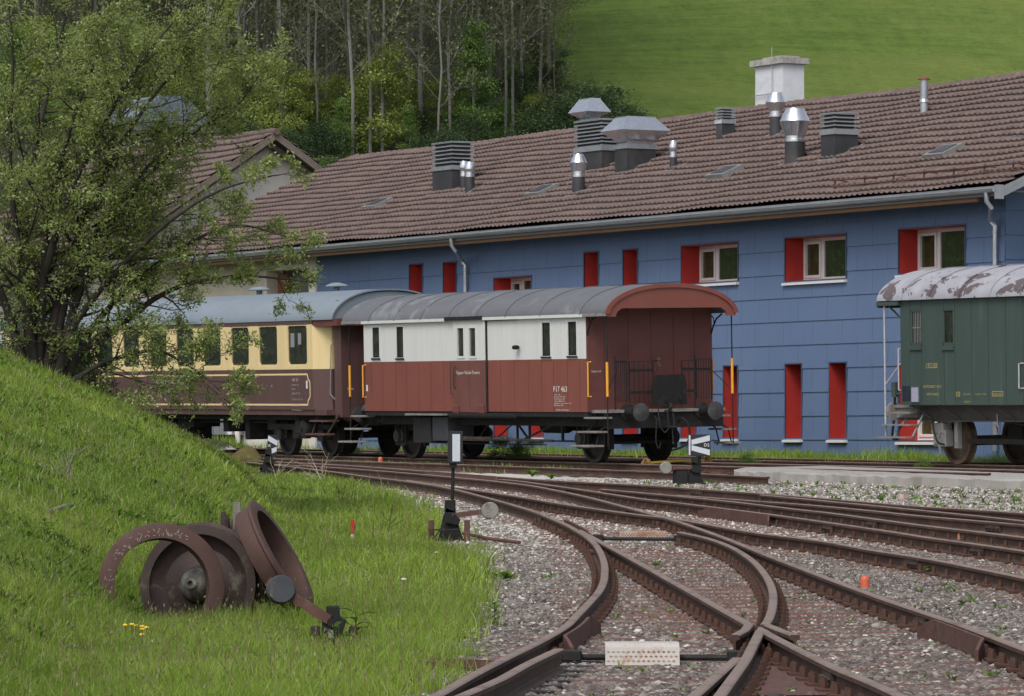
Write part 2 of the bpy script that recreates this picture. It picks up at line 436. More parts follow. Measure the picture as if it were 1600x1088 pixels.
def sleeper(parent, a, b, ext=.48, w=.19, count=[0]):
    """pressed steel trough sleeper from a to b (rail positions), ends bent down into the ballast"""
    a = Vector(a); b = Vector(b); d = (b - a); d.z = 0; L = d.length; d.normalize()
    prof = [(-w / 2 - .02, -.07), (-w / 2 + .01, -.012), (-w / 2 + .04, 0), (w / 2 - .04, 0), (w / 2 - .01, -.012), (w / 2 + .02, -.07)]
    side = Vector((-d.y, d.x, 0)); dz = -.146 + rnd.uniform(-.003, .004)
    ts = [(-ext - .035, -.09), (-ext, -.02), (-ext + .05, 0)] + [(L * k / 3, 0) for k in range(4)] + [(L + ext - .05, 0), (L + ext, -.02), (L + ext + .035, -.09)]
    vs = []; n = len(prof)
    for t, z in ts:
        c = a + d * t; zz = a.z + (b.z - a.z) * t / L + dz + z
        vs += [Vector((c.x, c.y, zz)) + side * u + Vector((0, 0, v)) for u, v in prof]
    mb = MB(); mb.add(vs, [(i * n + k, i * n + k + 1, (i + 1) * n + k + 1, (i + 1) * n + k) for i in range(len(ts) - 1) for k in range(n - 1)])
    return mb
screw_jobs = {}
def screw_geo():
    m = MB(); m.box((-.04, -.05, -.01), (.04, .045, .02), bev=.006); m.cyl((0, 0, .01), (0, 0, .06), .027, .024, 6); m.cyl((0, 0, .06), (0, 0, .085), .018, .015, 6)
    return m
def put_many(name, proto_mb, mats4, mat, parent, limit=100):
    """proto repeated: the nearest ones each an object, the rest one stuff part"""
    mats4 = sorted(mats4, key=lambda m: m.translation.y)
    o0 = None
    for i, X in enumerate(mats4[:limit]):
        if o0 is None: o0 = proto_mb.build(name, mat, parent); o0.matrix_local = X
        else:
            c = o0.copy(); COL.objects.link(c); c.parent = parent; c.matrix_local = X
    if len(mats4) > limit:
        V0 = np.array(proto_mb.v); fs = proto_mb.f; mb = MB()
        for X in mats4[limit:]:
            mb.add([X @ Vector(v) for v in proto_mb.v], fs)
        mb.build(name, mat, parent, kind='stuff')
def screws_for(P, sleepers_xy, D0, D1):
    out = []
    for s in sleepers_xy:
        L, p, t, i = nearest(P, s)
        if L > .4 or not (D0 <= p.y <= D1): continue
        d = (P[i + 1] - P[i]); d.z = 0; d.normalize(); a = Vector((d.y, -d.x, 0)); R = Matrix.Rotation(math.atan2(a.y, a.x), 4, 'Z')
        for sg in (-1, 1):
            out.append(Matrix.Translation(p + a * .088 * sg + Vector((0, 0, -.138))) @ R)
    return out
def guard(parent, P, D0, D1, off, h=.004, name='check_rail'):
    """flat steel guard plate bolted beside a rail, chamfered ends"""
    mb = MB(); seg = [p for p, d in walk(P, .15) if D0 <= p.y <= D1]
    if len(seg) < 3: return
    n = len(seg); vs = []
    for i, p in enumerate(seg):
        t = seg[min(i + 1, n - 1)] - seg[max(i - 1, 0)]; t.z = 0; t.normalize(); a = Vector((t.y, -t.x, 0))
        e = min(i, n - 1 - i) * .15; fl = max(0, .3 - e) * .25 * (1 if off > 0 else -1); top = h - max(0, .25 - e) * .28
        for u, v in ((-.012, -.15), (-.012, top), (.012, top), (.012, -.15)):
            vs.append(p + a * (off + u + fl) + Vector((0, 0, v)))
    mb.add(vs, [(i * 4 + k, i * 4 + (k + 1) % 4, (i + 1) * 4 + (k + 1) % 4, (i + 1) * 4 + k) for i in range(n - 1) for k in range(4)] + [(0, 1, 2, 3), tuple(4 * n - 4 + k for k in range(4))])
    for k in range(1, 4):   # blocks holding it to the rail
        p = seg[int(n * k / 4)]; mb.box((p.x - .05, p.y - .04, p.z - .11), (p.x + off, p.y + .04, p.z - .06))
    return mb.build(name, M['rust'], parent)

def fishplate(parent, P, D):
    x = x_at(P, D)
    if x is None: return
    i = min(range(len(P) - 1), key=lambda k: abs((P[k].y + P[k + 1].y) / 2 - D)); t = (P[i + 1] - P[i]).normalized(); c = Vector((x, D, float(zr(x, D)))); a = Vector((t.y, -t.x, 0)); mb = MB()
    for s_ in (-1, 1):
        mb.bar(c - t * .26 + a * .026 * s_ + Vector((0, 0, -.078)), c + t * .26 + a * .026 * s_ + Vector((0, 0, -.078)), .024, .075)
        for k in (-.19, -.07, .07, .19): q = c + t * k + a * .036 * s_ + Vector((0, 0, -.078)); mb.cyl(q, q + a * .03 * s_, .02, n=6)
    mb.build('fishplate', M['rust_dark'], parent)
# near turnout
T1 = empty('rail_turnout', at(1000, 960, -.15), 'rusty railway turnout curving through the foreground gravel, with its crossing point and steel sleepers', 'railway turnout')
T1.matrix_world = IDM.copy()
for k in ('R1', 'R3', 'R3low', 'R2', 'R2low', 'R4'):
    sweep_rail(k, rail_path(k), T1)
P1, P3, P3l, P2, P2l, P4 = (rail_path(k) for k in ('R1', 'R3', 'R3low', 'R2', 'R2low', 'R4'))
# crossing: nose, wings, blades of the next switch
def strip(name, pts, **kw): return sweep_rail(name, pts, T1, oname=name, **kw)
e2, e3 = P2[-1], P3[-1]; nz = at(1190, 981.5)
strip('wing_rail', [e2 + Vector((-.01, .1, -.001)), e2 + Vector((-.012, 0, -.001)), e2 + Vector((-.09, -.9, -.001)), e2 + Vector((-.20, -1.7, -.004))])
strip('wing_rail', [e3 + Vector((.012, .1, -.001)), e3 + Vector((.03, 0, -.001)), e3 + Vector((.065, -.8, -.001)), e3 + Vector((.12, -1.7, -.004))])
m = MB(); q = P3l[0]; w = P2l[0]
m.prism([(nz.x - .012, nz.y + .25), (nz.x + .012, nz.y + .25), (w.x + .03, w.y - .35), (q.x - .03 - .02, q.y - .35)], lambda u, v, h: (u, v, nz.z + h), -.05, -.002)
m.build('crossing_nose', M['rail_top'], T1)
for px in ([(873, 1013.5), (850, 1024), (820, 1038.5), (780, 1060.5), (728, 1083), (695, 1096)], [(1152, 1027.5), (1140, 1037), (1125, 1050), (1108, 1065), (1091, 1080), (1070, 1097)]):
    strip('switch_blade', [at(*p) for p in crom(px, 4)])
guard(T1, P1, 31.0, 34.6, -.11); guard(T1, P4, 30.0, 33.6, .11); guard(T1, P1, 53.5, 57.5, -.11)
for P_, D_ in ((P4, 34.6), (P1, 59.5), (P4, 62.5), (P2l, 27.3), (P2, 52.5)): fishplate(T1, P_, D_)
m = MB()
for D in (31.2, 30.6, 30.0, 29.4, 28.8, 28.2, 27.6, 27.0, 26.4, 25.8, 25.2):   # slide plates under the blade
    x = x_at(P1, D); m.box((x + .02, D - .09, zr(x, D) - .149), (x + .42, D + .09, zr(x, D) - .138))
m.build('slide_plate', M['black_soft'], T1, kind='stuff')
m = MB(); m.prism([(nz.x - .28, nz.y - .2), (nz.x + .3, nz.y - .2), (nz.x + .12, nz.y - 6), (nz.x - .35, nz.y - 6)], lambda u, v, h: (u, v, nz.z + h), -.152, -.1505); m.build('base_plate', M['rust'], T1)
# sleepers
slp = []; spos = []
def add_sleeper(a, b, ext=.48):
    if a is None or b is None: return
    slp.append(sleeper(T1, a, b, ext)); spos.append(((a[0], a[1]), (b[0], b[1])))
def V3(x, D): return Vector((x, D, float(zr(x, D))))
D = 24.0
while D < 53.5:
    x1 = x_at(P1, D); x4 = x_at(P4, D)
    if D > 34.6:
        if x1 and x4: add_sleeper(V3(x1, D), V3(x4, D), .5 + rnd.uniform(-.08, .1))
    else:
        x3 = x_at(P3l, D) or x_at(P3, D) or nz.x; x2 = x_at(P2l, D) or x_at(P2, D) or nz.x
        if D < 33: add_sleeper(V3(x1, D), V3(x3, D), .5 + rnd.uniform(-.12, .1))
        else: add_sleeper(V3(x1, D), V3(x3 or x2, D), .5)
        if x2 and x4: add_sleeper(V3(x2, D - .2), V3(x4, D + .02), .42)
    D += .62
for p, d in walk(P1, .64):
    if 54 < p.y < 92:
        L, q, t, i = nearest(P4, p.xy)
        if L < 1.8: add_sleeper(p, q, .45)
lim = sorted(range(len(slp)), key=lambda i: spos[i][0][1])
for i in lim[:100]: slp[i].build('sleeper', M['sleeper'], T1)
rest = MB()
for i in lim[100:]: rest.add(slp[i].v, slp[i].f)
if rest.v: rest.build('sleeper', M['sleeper'], T1, kind='stuff')
sx = []
for a, b in spos:
    n = 12
    for k in range(n + 1):
        sx.append(Vector((a[0] + (b[0] - a[0]) * k / n, a[1] + (b[1] - a[1]) * k / n)))
scr = []
for P, d0, d1 in ((P1, 24, 60), (P3, 33, 54), (P3l, 24, 33), (P2, 33, 54), (P2l, 24, 33), (P4, 24, 62)):
    seen = set()
    for a, b in spos:
        a_, b_ = Vector(a), Vector(b); best = None
        D = (a_.y + b_.y) / 2
        x = x_at(P, D)
        if x is None or not (d0 <= D <= d1): continue
        if min(a_.x, b_.x) - .1 <= x <= max(a_.x, b_.x) + .1 or D > 54:
            scr += screws_for(P, [Vector((x, D + .07)), Vector((x, D - .07))], d0, d1)
put_many('sleeper_screw', screw_geo(), scr, M['screw'], T1)
# stretcher rods and their locks
m = MB()
for (a, b) in (((934, 842), (1062, 843)), ((893, 1027), (1152, 1028))):
    pa, pb = at(*a, -.11), at(*b, -.11); m.cyl(pa, pb, .022, n=10)
    for p in (pa, pb): m.box((p.x - .07, p.y - .06, p.z - .03), (p.x + .07, p.y + .06, p.z + .05), bev=.01)
    m.build('stretcher_rod', M['black_soft'], T1); m = MB()
m = MB(); pa, pb = at(918, 862, -.10), at(962, 868, -.10); m.cyl(pa, pb, .03, n=10); m.build('spacer_bar', M['rust'], T1)
# bar lying out from the lower switch to its lever
m = MB(); m.bar(at(655, 1035, -.12), at(790, 1041, -.13), .03, .07); m.bar(at(653, 1034, -.10), at(740, 1046, -.11), .03, .03); m.build('point_rod', M['rust'], T1)

# other tracks
def simple_track(label, rails, pairs, top='rail_top', ext=.42, guards=(), sleepers=True, name='railway_track', screws=True):
    T = empty(name, IDM, label, 'railway track'); paths = []
    for k in rails:
        P = rail_path(k) if isinstance(k, str) else k; paths.append(P); sweep_rail(k, P, T, top)
    mbs = []; pos = []
    for ia, ib, d0, d1, step in pairs:
        for p, d in walk(paths[ia], step, .2):
            if not d0 < p.y < d1: continue
            L, q, t, i = nearest(paths[ib], p.xy)
            if 1.2 < L < 2.9: mbs.append(sleeper(T, p, q, ext)); pos.append((p, q))
    order = sorted(range(len(mbs)), key=lambda i: pos[i][0].y)
    for i in order[:100]: mbs[i].build('sleeper', M['sleeper'], T)
    r = MB()
    for i in order[100:]: r.add(mbs[i].v, mbs[i].f)
    if r.v: r.build('sleeper', M['sleeper'], T, kind='stuff')
    if screws:
        sc_ = []
        for p, q in pos:
            sc_ += screws_for(paths[0], [p.xy], 0, 88) if True else []
            for P in paths[1:]: sc_ += screws_for(P, [q.xy], 0, 88)
        put_many('sleeper_screw', screw_geo(), sc_, M['screw'], T)
    for P, d0, d1, off in guards: guard(T, P, d0, d1, off)
    for k, P in enumerate(paths):
        for D_ in (45.5 + 3 * k, 57.5 - 1.5 * k, 72.0 + k): fishplate(T, P, D_)
    return T
simple_track('second railway track from the foreground at the right edge, just beyond the turnout', ['R5', 'R6'], [(0, 1, 38, 77, .62)], guards=[(rail_path('R6'), 58.6, 62.6, .11)])
simple_track('railway track with worn rails third from the right foreground, squeezed between its neighbours', ['R7', 'R8b'], [(0, 1, 49, 70, .62)])
simple_track('railway track nearest the weedy gravel in front of the concrete slab', ['R8', 'R8c'], [(1, 0, 54, 69, .62), ], guards=[(rail_path('R8'), 79.6, 84.2, .11)])
# yard track between: one rail seen in front of the van's rail, its partner on the near side
P9 = rail_path('R9')
P9b = []
for i, p in enumerate(P9):
    t = P9[min(i + 1, len(P9) - 1)] - P9[max(i - 1, 0)]; t.z = 0; t.normalize(); a = Vector((-t.y, t.x, 0))
    q = p + a * 1.5; q.z = p.z + .02; P9b.append(q)
# van and coach track, wagon track
def offset_path(P, off, dz):
    out = []
    for i, p in enumerate(P):
        t = P[min(i + 1, len(P) - 1)] - P[max(i - 1, 0)]; t.z = 0; t.normalize(); a = Vector((-t.y, t.x, 0))
        q = p + a * off; q.z = p.z + dz; out.append(q)
    return out
MV0 = frame(A0)
def line_path(M_, x0, x1, y, n=24, zf=None):
    return [M_ @ Vector((x0 + (x1 - x0) * i / n, y, 0)) for i in range(n + 1)]
VA = [MV0 @ Vector((x, 0, 0)) for x in np.linspace(-34, 14, 30)]
VB = [MV0 @ Vector((x, 1.5, 0)) for x in np.linspace(-34, 14, 30)]
for i, p in enumerate(VA + VB):
    pass
simple_track('shiny railed track carrying the coach and the red and white van', [VA, VB], [(0, 1, 60, 140, .66)], 'rail_shiny')
simple_track('single rusty rail running low in front of the track of the red and white van', ['R9'], [], 'rail_top', screws=False)
# ------------------------------------------------------------------ vehicles
M['van_red'] = pm('van_red_brown_paint', (.185, .058, .043), .1, 2.5, .5, 0, .06, 50, (.125, .048, .042), 1.2, .55, .75, streak=(1, 1, .25), fine=.15)
M['van_red_dark'] = pm('van_end_brown_paint', (.14, .050, .043), .12, 2.5, .5, 0, .06, 50, (.09, .03, .027), 1.2, .5, .75, fine=.15)
M['van_white'] = pm('van_white_paint', (.55, .555, .54), .05, 2, .5, 0, .04, 40, (.50, .51, .47), 1.5, .58, .85, streak=(2.5, 2.5, .2), fine=.08)
M['van_roof'] = pm('van_roof_grey_felt', (.115, .118, .13), .12, 3, .6, 0, .15, 60, (.19, .205, .21), 1.1, .56, .68, fine=.2)
M['coach_brown'] = pm('coach_brown_paint', (.095, .052, .050), .1, 2, .42, 0, .04, 50, (.125, .075, .07), 1.0, .52, .8, streak=(1.5, 1.5, .2), fine=.12)
M['coach_cream'] = pm('coach_cream_paint', (.66, .52, .27), .06, 2, .45, 0, .03, 50, (.56, .44, .24), 1.5, .55, .85, streak=(2, 2, .2), fine=.06)
M['coach_roof'] = pm('coach_roof_blue_grey', (.18, .215, .245), .08, 1.2, .5, 0, .06, 40, (.14, .185, .22), .7, .5, .75, streak=(.5, 1, 1), fine=.1)
M['green'] = pm('wagon_green_paint', (.042, .066, .057), .1, 2, .55, 0, .06, 50, (.085, .11, .09), 1.6, .56, .8, streak=(2, 2, .15), fine=.15)
M['grey_metal'] = pm('wagon_grey_paint', (.22, .22, .215), .2, 5, .6, .1, .3, 60, (.12, .095, .08), 5, .55, .7)
M['wood_grey'] = pm('weathered_step_board', (.20, .185, .17), .25, 6, .85, 0, .4, 70, (.13, .11, .1), 4, streak=(.6, 1, 1))
M['white_rust'] = pm('thin_grey_rod_paint', (.42, .41, .42), .15, 8, .6, .1, .1)
def peeling():
    t = NT('wagon_roof_peeling_white'); v = t.coord('Object'); vs = t.coord('Object', (1.0, 1.6, 1.0))
    w = t.mix(t.ramp(t.noise(v, 3, 6), .3, .7), (.25, .25, .28), (.32, .32, .35))
    g = t.n('ShaderNodeSeparateXYZ'); t.l(v, g.inputs[0])
    low = t.math('SUBTRACT', t.noise(vs, 2.1, 9, .62, .5), t.math('MULTIPLY', t.math('ABSOLUTE', t.math('SUBTRACT', t.math('MULTIPLY', g.outputs['Z'], 1.0), 3.52)), .30))
    m = t.ramp(low, .505, .515)
    c = t.mix(m, w, (.095, .075, .08)); t.bump(m, .25, .01)
    return t.done(c, .6, 0, .4)
M['peel'] = peeling()
def text_mesh(s, size):
    cu = bpy.data.curves.new('lettering', 'FONT'); cu.body = s; cu.size = size; cu.fill_mode = 'FRONT'; cu.resolution_u = 2
    o = bpy.data.objects.new('tmp', cu); COL.objects.link(o); bpy.context.view_layer.update()
    me = bpy.data.meshes.new_from_object(o.evaluated_get(bpy.context.evaluated_depsgraph_get()))
    V = [tuple(v.co) for v in me.vertices]; Fc = [tuple(p.vertices) for p in me.polygons]
    bpy.data.objects.remove(o); bpy.data.curves.remove(cu); bpy.data.meshes.remove(me)
    return V, Fc
def paint_mat(name, c): return pm(name, c, .08, 10, .6, 0, 0, 60, fine=.15)
M['letter_white'] = paint_mat('lettering_white', (.62, .6, .57)); M['letter_yellow'] = paint_mat('lettering_yellow', (.42, .33, .10)); M['letter_dim'] = paint_mat('lettering_faded', (.40, .37, .35))
def add_text(mb, s, x, z, h, w=None, y=-.762, fn=None, squeeze=.8):
    """writing on the side facing the camera; h: capital height, w: total width"""
    V, Fc = text_mesh(s, 1.0)
    if not V: return
    xs_ = [v[0] for v in V]; x0, x1 = min(xs_), max(xs_); cap = .73
    kx = (w / (x1 - x0)) if w else h / cap * squeeze; kz = h / cap
    fn = fn or (lambda a, b: (a, y, b))
    mb.add([fn(x + (v[0] - x0) * kx, z + v[1] * kz) for v in V], Fc)

def arch(hw, z0, rise, n=28, p=2.25, q=.56):
    out = []
    for i in range(n + 1):
        g = math.pi * i / n; u = -math.cos(g)
        out.append((u * hw, z0 + rise * (1 - abs(u) ** p) ** q))
    return out
def roof_shell(parent, x0, x1, cy, hw, z0, rise, mat, seams, p=2.25, q=.56, th=.035, name='roof', seam_h=.012):
    pr = arch(hw, z0, rise, 36, p, q); inner = arch(hw - .03, z0 - .001, rise - th, 36, p, q)[::-1]
    loop = pr + inner; xs_ = [x0 + (x1 - x0) * i / 30 for i in range(31)]
    mb = MB(); n = len(loop); vs = [(x, cy + u, z) for x in xs_ for u, z in loop]
    mb.add(vs, [(i * n + k, i * n + (k + 1) % n, (i + 1) * n + (k + 1) % n, (i + 1) * n + k) for i in range(30) for k in range(n)] + [tuple(range(n)), tuple(30 * n + k for k in range(n))])
    for sx_ in seams:
        a = arch(hw + .002, z0, rise + .004, 36, p, q); b = arch(hw + seam_h, z0, rise + seam_h + .002, 36, p, q)
        for xa, xb in ((sx_ - .018, sx_ + .018),):
            vs = [(x, cy + u, z) for x in (xa, xb) for u, z in a + b[::-1]]; k = len(a) * 2
            mb.add(vs, [tuple(range(k))[::-1], tuple(range(k, 2 * k))] + [(i, (i + 1) % k, k + (i + 1) % k, k + i) for i in range(k)])
    return mb.build(name, mat, parent, smooth=True)
def planks(mb, xs_, z0, z1, y, th=.02, gap=.009, holes=()):
    """vertical boards on the side at y (facing -y)"""
    for a, b in zip(xs_[:-1], xs_[1:]):
        hs = [h for h in holes if h[0] < b and h[1] > a]
        xa, xb = a + gap / 2, b - gap / 2
        if not hs: mb.box((xa, y, z0), (xb, y + th, z1)); continue
        cuts = sorted(set([xa, xb] + [min(xb, max(xa, v)) for h in hs for v in h[:2]]))
        for c, d in zip(cuts[:-1], cuts[1:]):
            if d - c < 1e-4: continue
            cx = (c + d) / 2; zz = z0
            for h in sorted([h for h in hs if h[0] < cx < h[1]], key=lambda h: h[2]):
                if h[2] > zz: mb.box((c, y, zz), (d, y + th, h[2]))
                zz = h[3]
            if zz < z1: mb.box((c, y, zz), (d, y + th, z1))
def wheel(parent, x, y, face, r=.5, mat=None, name='wheel', spokes=False, mdisc=None):
    """rail wheel: tyre with flange towards the track centre; face=-1 outer side looks to -y"""
    mat = mat or M['black_soft']; f = face
    mb = MB()
    prof = [(.06, -.09 * -f), (.10, .09 * f), (.12, .02 * f), (r - .10, -.02 * -f * -1), (r - .075, .062 * f), (r, .062 * f), (r + .004, -.055 * f), (r + .028, -.06 * f), (r + .028, -.085 * f), (r - .07, -.085 * f), (r - .09, -.03 * f), (.12, -.03 * f), (.10, -.09 * f), (.06, -.09 * f)]
    mb.lathe(prof, (x, y, r), (0, 1, 0), 40)
    return mb.build(name, mat, parent, smooth=True)
def wheelset(parent, x, cy, r=.5, mat=None, g=.75):
    wheel(parent, x, cy - g, -1, r, mat); wheel(parent, x, cy + g, 1, r, mat)
    mb = MB(); mb.cyl((x, cy - g - .3, r), (x, cy + g + .3, r), .075, n=14); mb.build('axle', mat or M['black_soft'], parent)
def leaf_spring(mb, x, y, z, L=1.1, n=5):
    for k in range(n):
        l = L * (1 - k * .17) / 2; zz = z - k * .016
        pts = [(x - l, y, zz + .10 * (l / (L / 2)) ** 2), (x - l / 2, y, zz + .025 * (l / (L / 2)) ** 2), (x, y, zz), (x + l / 2, y, zz + .025 * (l / (L / 2)) ** 2), (x + l, y, zz + .10 * (l / (L / 2)) ** 2)]
        for a, b in zip(pts[:-1], pts[1:]): mb.bar(a, b, .075, .016)
BUFM = pm('worn_buffer_steel', (.055, .055, .058), .3, 8, .55, .3, .3, 60, (.10, .095, .09), 5, .5, .7)
def buffer(parent, x, y, z, s, r=.185, m1=None, m2=None):
    """s=+1 points to +x"""
    mb = MB(); mb.lathe([(0, 0), (.17, 0), (.17, .03), (.105, .05), (.095, .34), (.0, .34)], (x, y, z), (s, 0, 0), 20); o = mb.build('buffer_case', m1 or M['black'], parent, smooth=True)
    m2 = m2 or BUFM; mb = MB(); mb.lathe([(0, .3), (.06, .3), (.06, .5), (r - .02, .53), (r, .545), (r, .565), (r * .6, .582), (0, .59)], (x, y, z), (s, 0, 0), 28); mb.build('buffer_head', m2 or M['black_soft'], o if False else parent, smooth=True)
def coupling(parent, x, y, z, s=1):
    mb = MB()
    mb.lathe([(0, 0), (.12, 0), (.12, .02), (.05, .04), (.04, .12), (0, .12)], (x, y, z), (s, 0, 0), 14)
    mb.tube([(x + .1 * s, y, z), (x + .22 * s, y, z + .03), (x + .28 * s, y, z + .10), (x + .24 * s, y, z + .16), (x + .17 * s, y, z + .14)], [.035, .035, .03, .026, .02], 8)
    for dy in (-.055, .055):
        mb.tube([(x + .22 * s, y + dy, z + .02), (x + .26 * s, y + dy * 1.3, z - .16), (x + .28 * s, y + dy, z - .30)], .018, 6)
    mb.cyl((x + .28 * s, y - .1, z - .31), (x + .28 * s, y + .1, z - .31), .028, n=8)
    mb.tube([(x + .28 * s, y - .02, z - .3), (x + .27 * s, y - .16, z - .42), (x + .2 * s, y - .22, z - .3), (x + .16 * s, y - .23, z - .05), (x + .1 * s, y - .2, z + .06)], .016, 6)
    mb.cyl((x + .28 * s, y + .01, z - .3), (x + .28 * s, y + .03, z - .62), .015, n=6)
    mb.lathe([(0, -.03), (.03, -.02), (.03, .02), (0, .03)], (x + .28 * s, y + .03, z - .63), (0, 0, 1), 8)
    mb.build('screw_coupling', M['black_soft'], parent, smooth=True)
def hose(parent, pts, r=.022, name='brake_hose'):
    MBb = MB(); P = [tuple(p) for p in crom(pts, 6)]; MBb.tube(P, r, 8); return MBb.build(name, M['black'], parent, smooth=True)

MV = frame(A0)
VAN = empty('goods_van', MV, 'white over red brown luggage van with grey arched roof and open end platform', 'railway van')
def vx(px, py, y=-.74, Mx=None):
    p = hit(Mx or MV, 1, y, px, py); return p.x, p.z
S0 = -.74; CY = .75; XL, XR = -8.96, .954
ZB, ZM, ZT = vx(740, 643.2)[1], vx(740, 563.4)[1], vx(740, 496)[1]
ZM2 = ZM
# core and floor
mb = MB(); mb.box((XL + .05, S0 + .04, ZB + .02), (XR - .04, S0 + 2.94, ZT)); mb.build('body', M['van_red_dark'], VAN)
bx = [vx(p, 610)[0] for p in (580.6, 598, 618.5, 635.6, 654.7, 674.4, 693.5)]
bx = [XL] + bx + [vx(711, 610)[0], vx(735, 610)[0], vx(761, 610)[0]] + [vx(p, 610)[0] for p in (782.8, 804, 825.6, 846.8, 865.5, 887, 906)] + [XR]
mb = MB(); planks(mb, bx, ZB, ZM, S0, .03, .014); mb.build('lower_boards', M['van_red'], VAN)
wins = [(582, 593.5, 512, 559), (619.5, 631, 511, 559), (847, 860.5, 504.5, 556.5), (887.5, 901.5, 503, 555.5)]
hol = []
for a, b, c, d in wins:
    (xa, zc), (xb, zd) = vx(a, c), vx(b, d); hol.append((xa, xb, zd, zc))
mb = MB(); bw = [XL, vx(650, 530)[0], vx(690, 530)[0], vx(711, 530)[0], vx(761, 530)[0], vx(804, 530)[0], vx(840, 530)[0], vx(876, 530)[0], XR]
planks(mb, bw, ZM, ZT, S0, .03, .006, hol)
for xa, xb, za, zb_ in hol:   # raised window surrounds
    for q in (((xa - .05, za - .05), (xa, zb_ + .05)), ((xb, za - .05), (xb + .05, zb_ + .05)), ((xa, zb_), (xb, zb_ + .05))):
        mb.box((q[0][0], S0 - .012, q[0][1]), (q[1][0], S0 + .002, q[1][1]))
mb.build('upper_boards', M['van_white'], VAN)
for xa, xb, za, zb_ in hol:
    mb = MB()
    for q in (((xa, za), (xa + .03, zb_)), ((xb - .03, za), (xb, zb_)), ((xa, zb_ - .03), (xb, zb_)), ((xa, za), (xb, za + .03))):
        mb.box((q[0][0], S0 + .005, q[0][1]), (q[1][0], S0 + .025, q[1][1]))
    w = mb.build('window', M['black'], VAN)
    mb = MB(); mb.box((xa + .03, S0 + .018, za + .03), (xb - .03, S0 + .024, zb_ - .03)); mb.build('pane', M['glass'], w)
    mb = MB(); mb.box((xa - .04, S0 - .03, za - .045), (xb + .04, S0 + .0, za - .01)); mb.build('sill', M['black'], w)
# sliding door
dx0, dx1 = vx(711.5, 600)[0], vx(761, 600)[0]
dh = []
for a, b in ((717, 727.5), (735.5, 746)):
    (xa, zc), (xb, zd) = vx(a, 513), vx(b, 556.5); dh.append((xa, xb, zd, zc))
mb = MB(); mb.box((dx0, S0 - .035, ZB - .02), ((dx0 + dx1) / 2 - .004, S0 - .002, ZM)); mb.box(((dx0 + dx1) / 2 + .004, S0 - .035, ZB - .02), (dx1, S0 - .002, ZM))
door = mb.build('sliding_door', pm('door_red_brown_paint', (.14, .052, .043), .1, 3, .5, 0, .06, 50, (.11, .045, .04), 1.2, fine=.15), VAN)
mb = MB(); planks(mb, [dx0, (dx0 + dx1) / 2, dx1], ZM, ZT - .02, S0 - .035, .033, .005, dh)
for xa, xb, za, zb_ in dh:
    for q in (((xa - .04, za - .04), (xa, zb_ + .04)), ((xb, za - .04), (xb + .04, zb_ + .04)), ((xa, zb_), (xb, zb_ + .04)), ((xa, za - .05), (xb, za))):
        mb.box((q[0][0], S0 - .05, q[0][1]), (q[1][0], S0 - .03, q[1][1]))
mb.build('door_upper_panel', M['van_white'], door)
for xa, xb, za, zb_ in dh:
    mb = MB(); mb.box((xa, S0 - .015, za), (xb, S0 - .008, zb_)); w = mb.build('window', M['glass'], door)
    mb = MB(); 
mb = MB(); x_, z_ = vx(713.5, 590); mb.tube([(x_ + .02, S0 - .04, z_ + .22), (x_ + .02, S0 - .085, z_ + .22), (x_ + .02, S0 - .085, z_ - .22), (x_ + .02, S0 - .04, z_ - .22)], .012, 6)
x2_ = x_ - .17; mb.tube([(x2_ + .1, S0 - .03, z_ + .33), (x2_, S0 - .06, z_ + .33), (x2_, S0 - .06, z_ - .35), (x2_ + .1, S0 - .03, z_ - .35)], .01, 6); mb.build('door_handle', M['rust_dark'], door)
for p in (716, 756):
    x_, z_ = vx(p, 641); mb = MB(); mb.box((x_ - .11, S0 - .075, z_ - .09), (x_ + .11, S0 - .036, z_ + .11), bev=.01)
    for a in (-.05, .05):
        for b in (-.04, .06): mb.cyl((x_ + a, S0 - .08, z_ + b), (x_ + a, S0 - .09, z_ + b), .014, n=6)
    mb.build('door_hinge', M['van_red_dark'], door)
mb = MB(); (xa, za), (xb, zb_) = vx(700, 499.5), vx(808, 497); mb.box((xa, S0 - .10, za - .03), (vx(758, 498)[0], S0, za + .05)); mb.box((vx(758, 498)[0], S0 - .06, za - .055), (xb, S0 - .03, za - .005)); mb.box((dx1 + .01, S0 - .03, ZB), (dx1 + .05, S0, ZT)); mb.build('door_track', M['black_soft'], VAN)
mb = MB(); (xa, za), (xb, _) = vx(706, 649), vx(810, 649); mb.box((xa, S0 - .09, za - .05), (xb, S0 - .04, za + .0)); mb.box((xa, S0 - .09, za - .05), (xb, S0 - .085, za + .05)); mb.build('door_rail', M['black_soft'], VAN)
mb = MB(); x_, z_ = vx(809, 543, -.8); mb.cyl((x_ - .06, S0, z_), (x_ - .06, S0 - .1, z_), .03, n=10); mb.cyl((x_ - .1, S0 - .1, z_), (x_ + .04, S0 - .1, z_), .045, n=12); mb.build('side_lamp', M['black'], VAN)
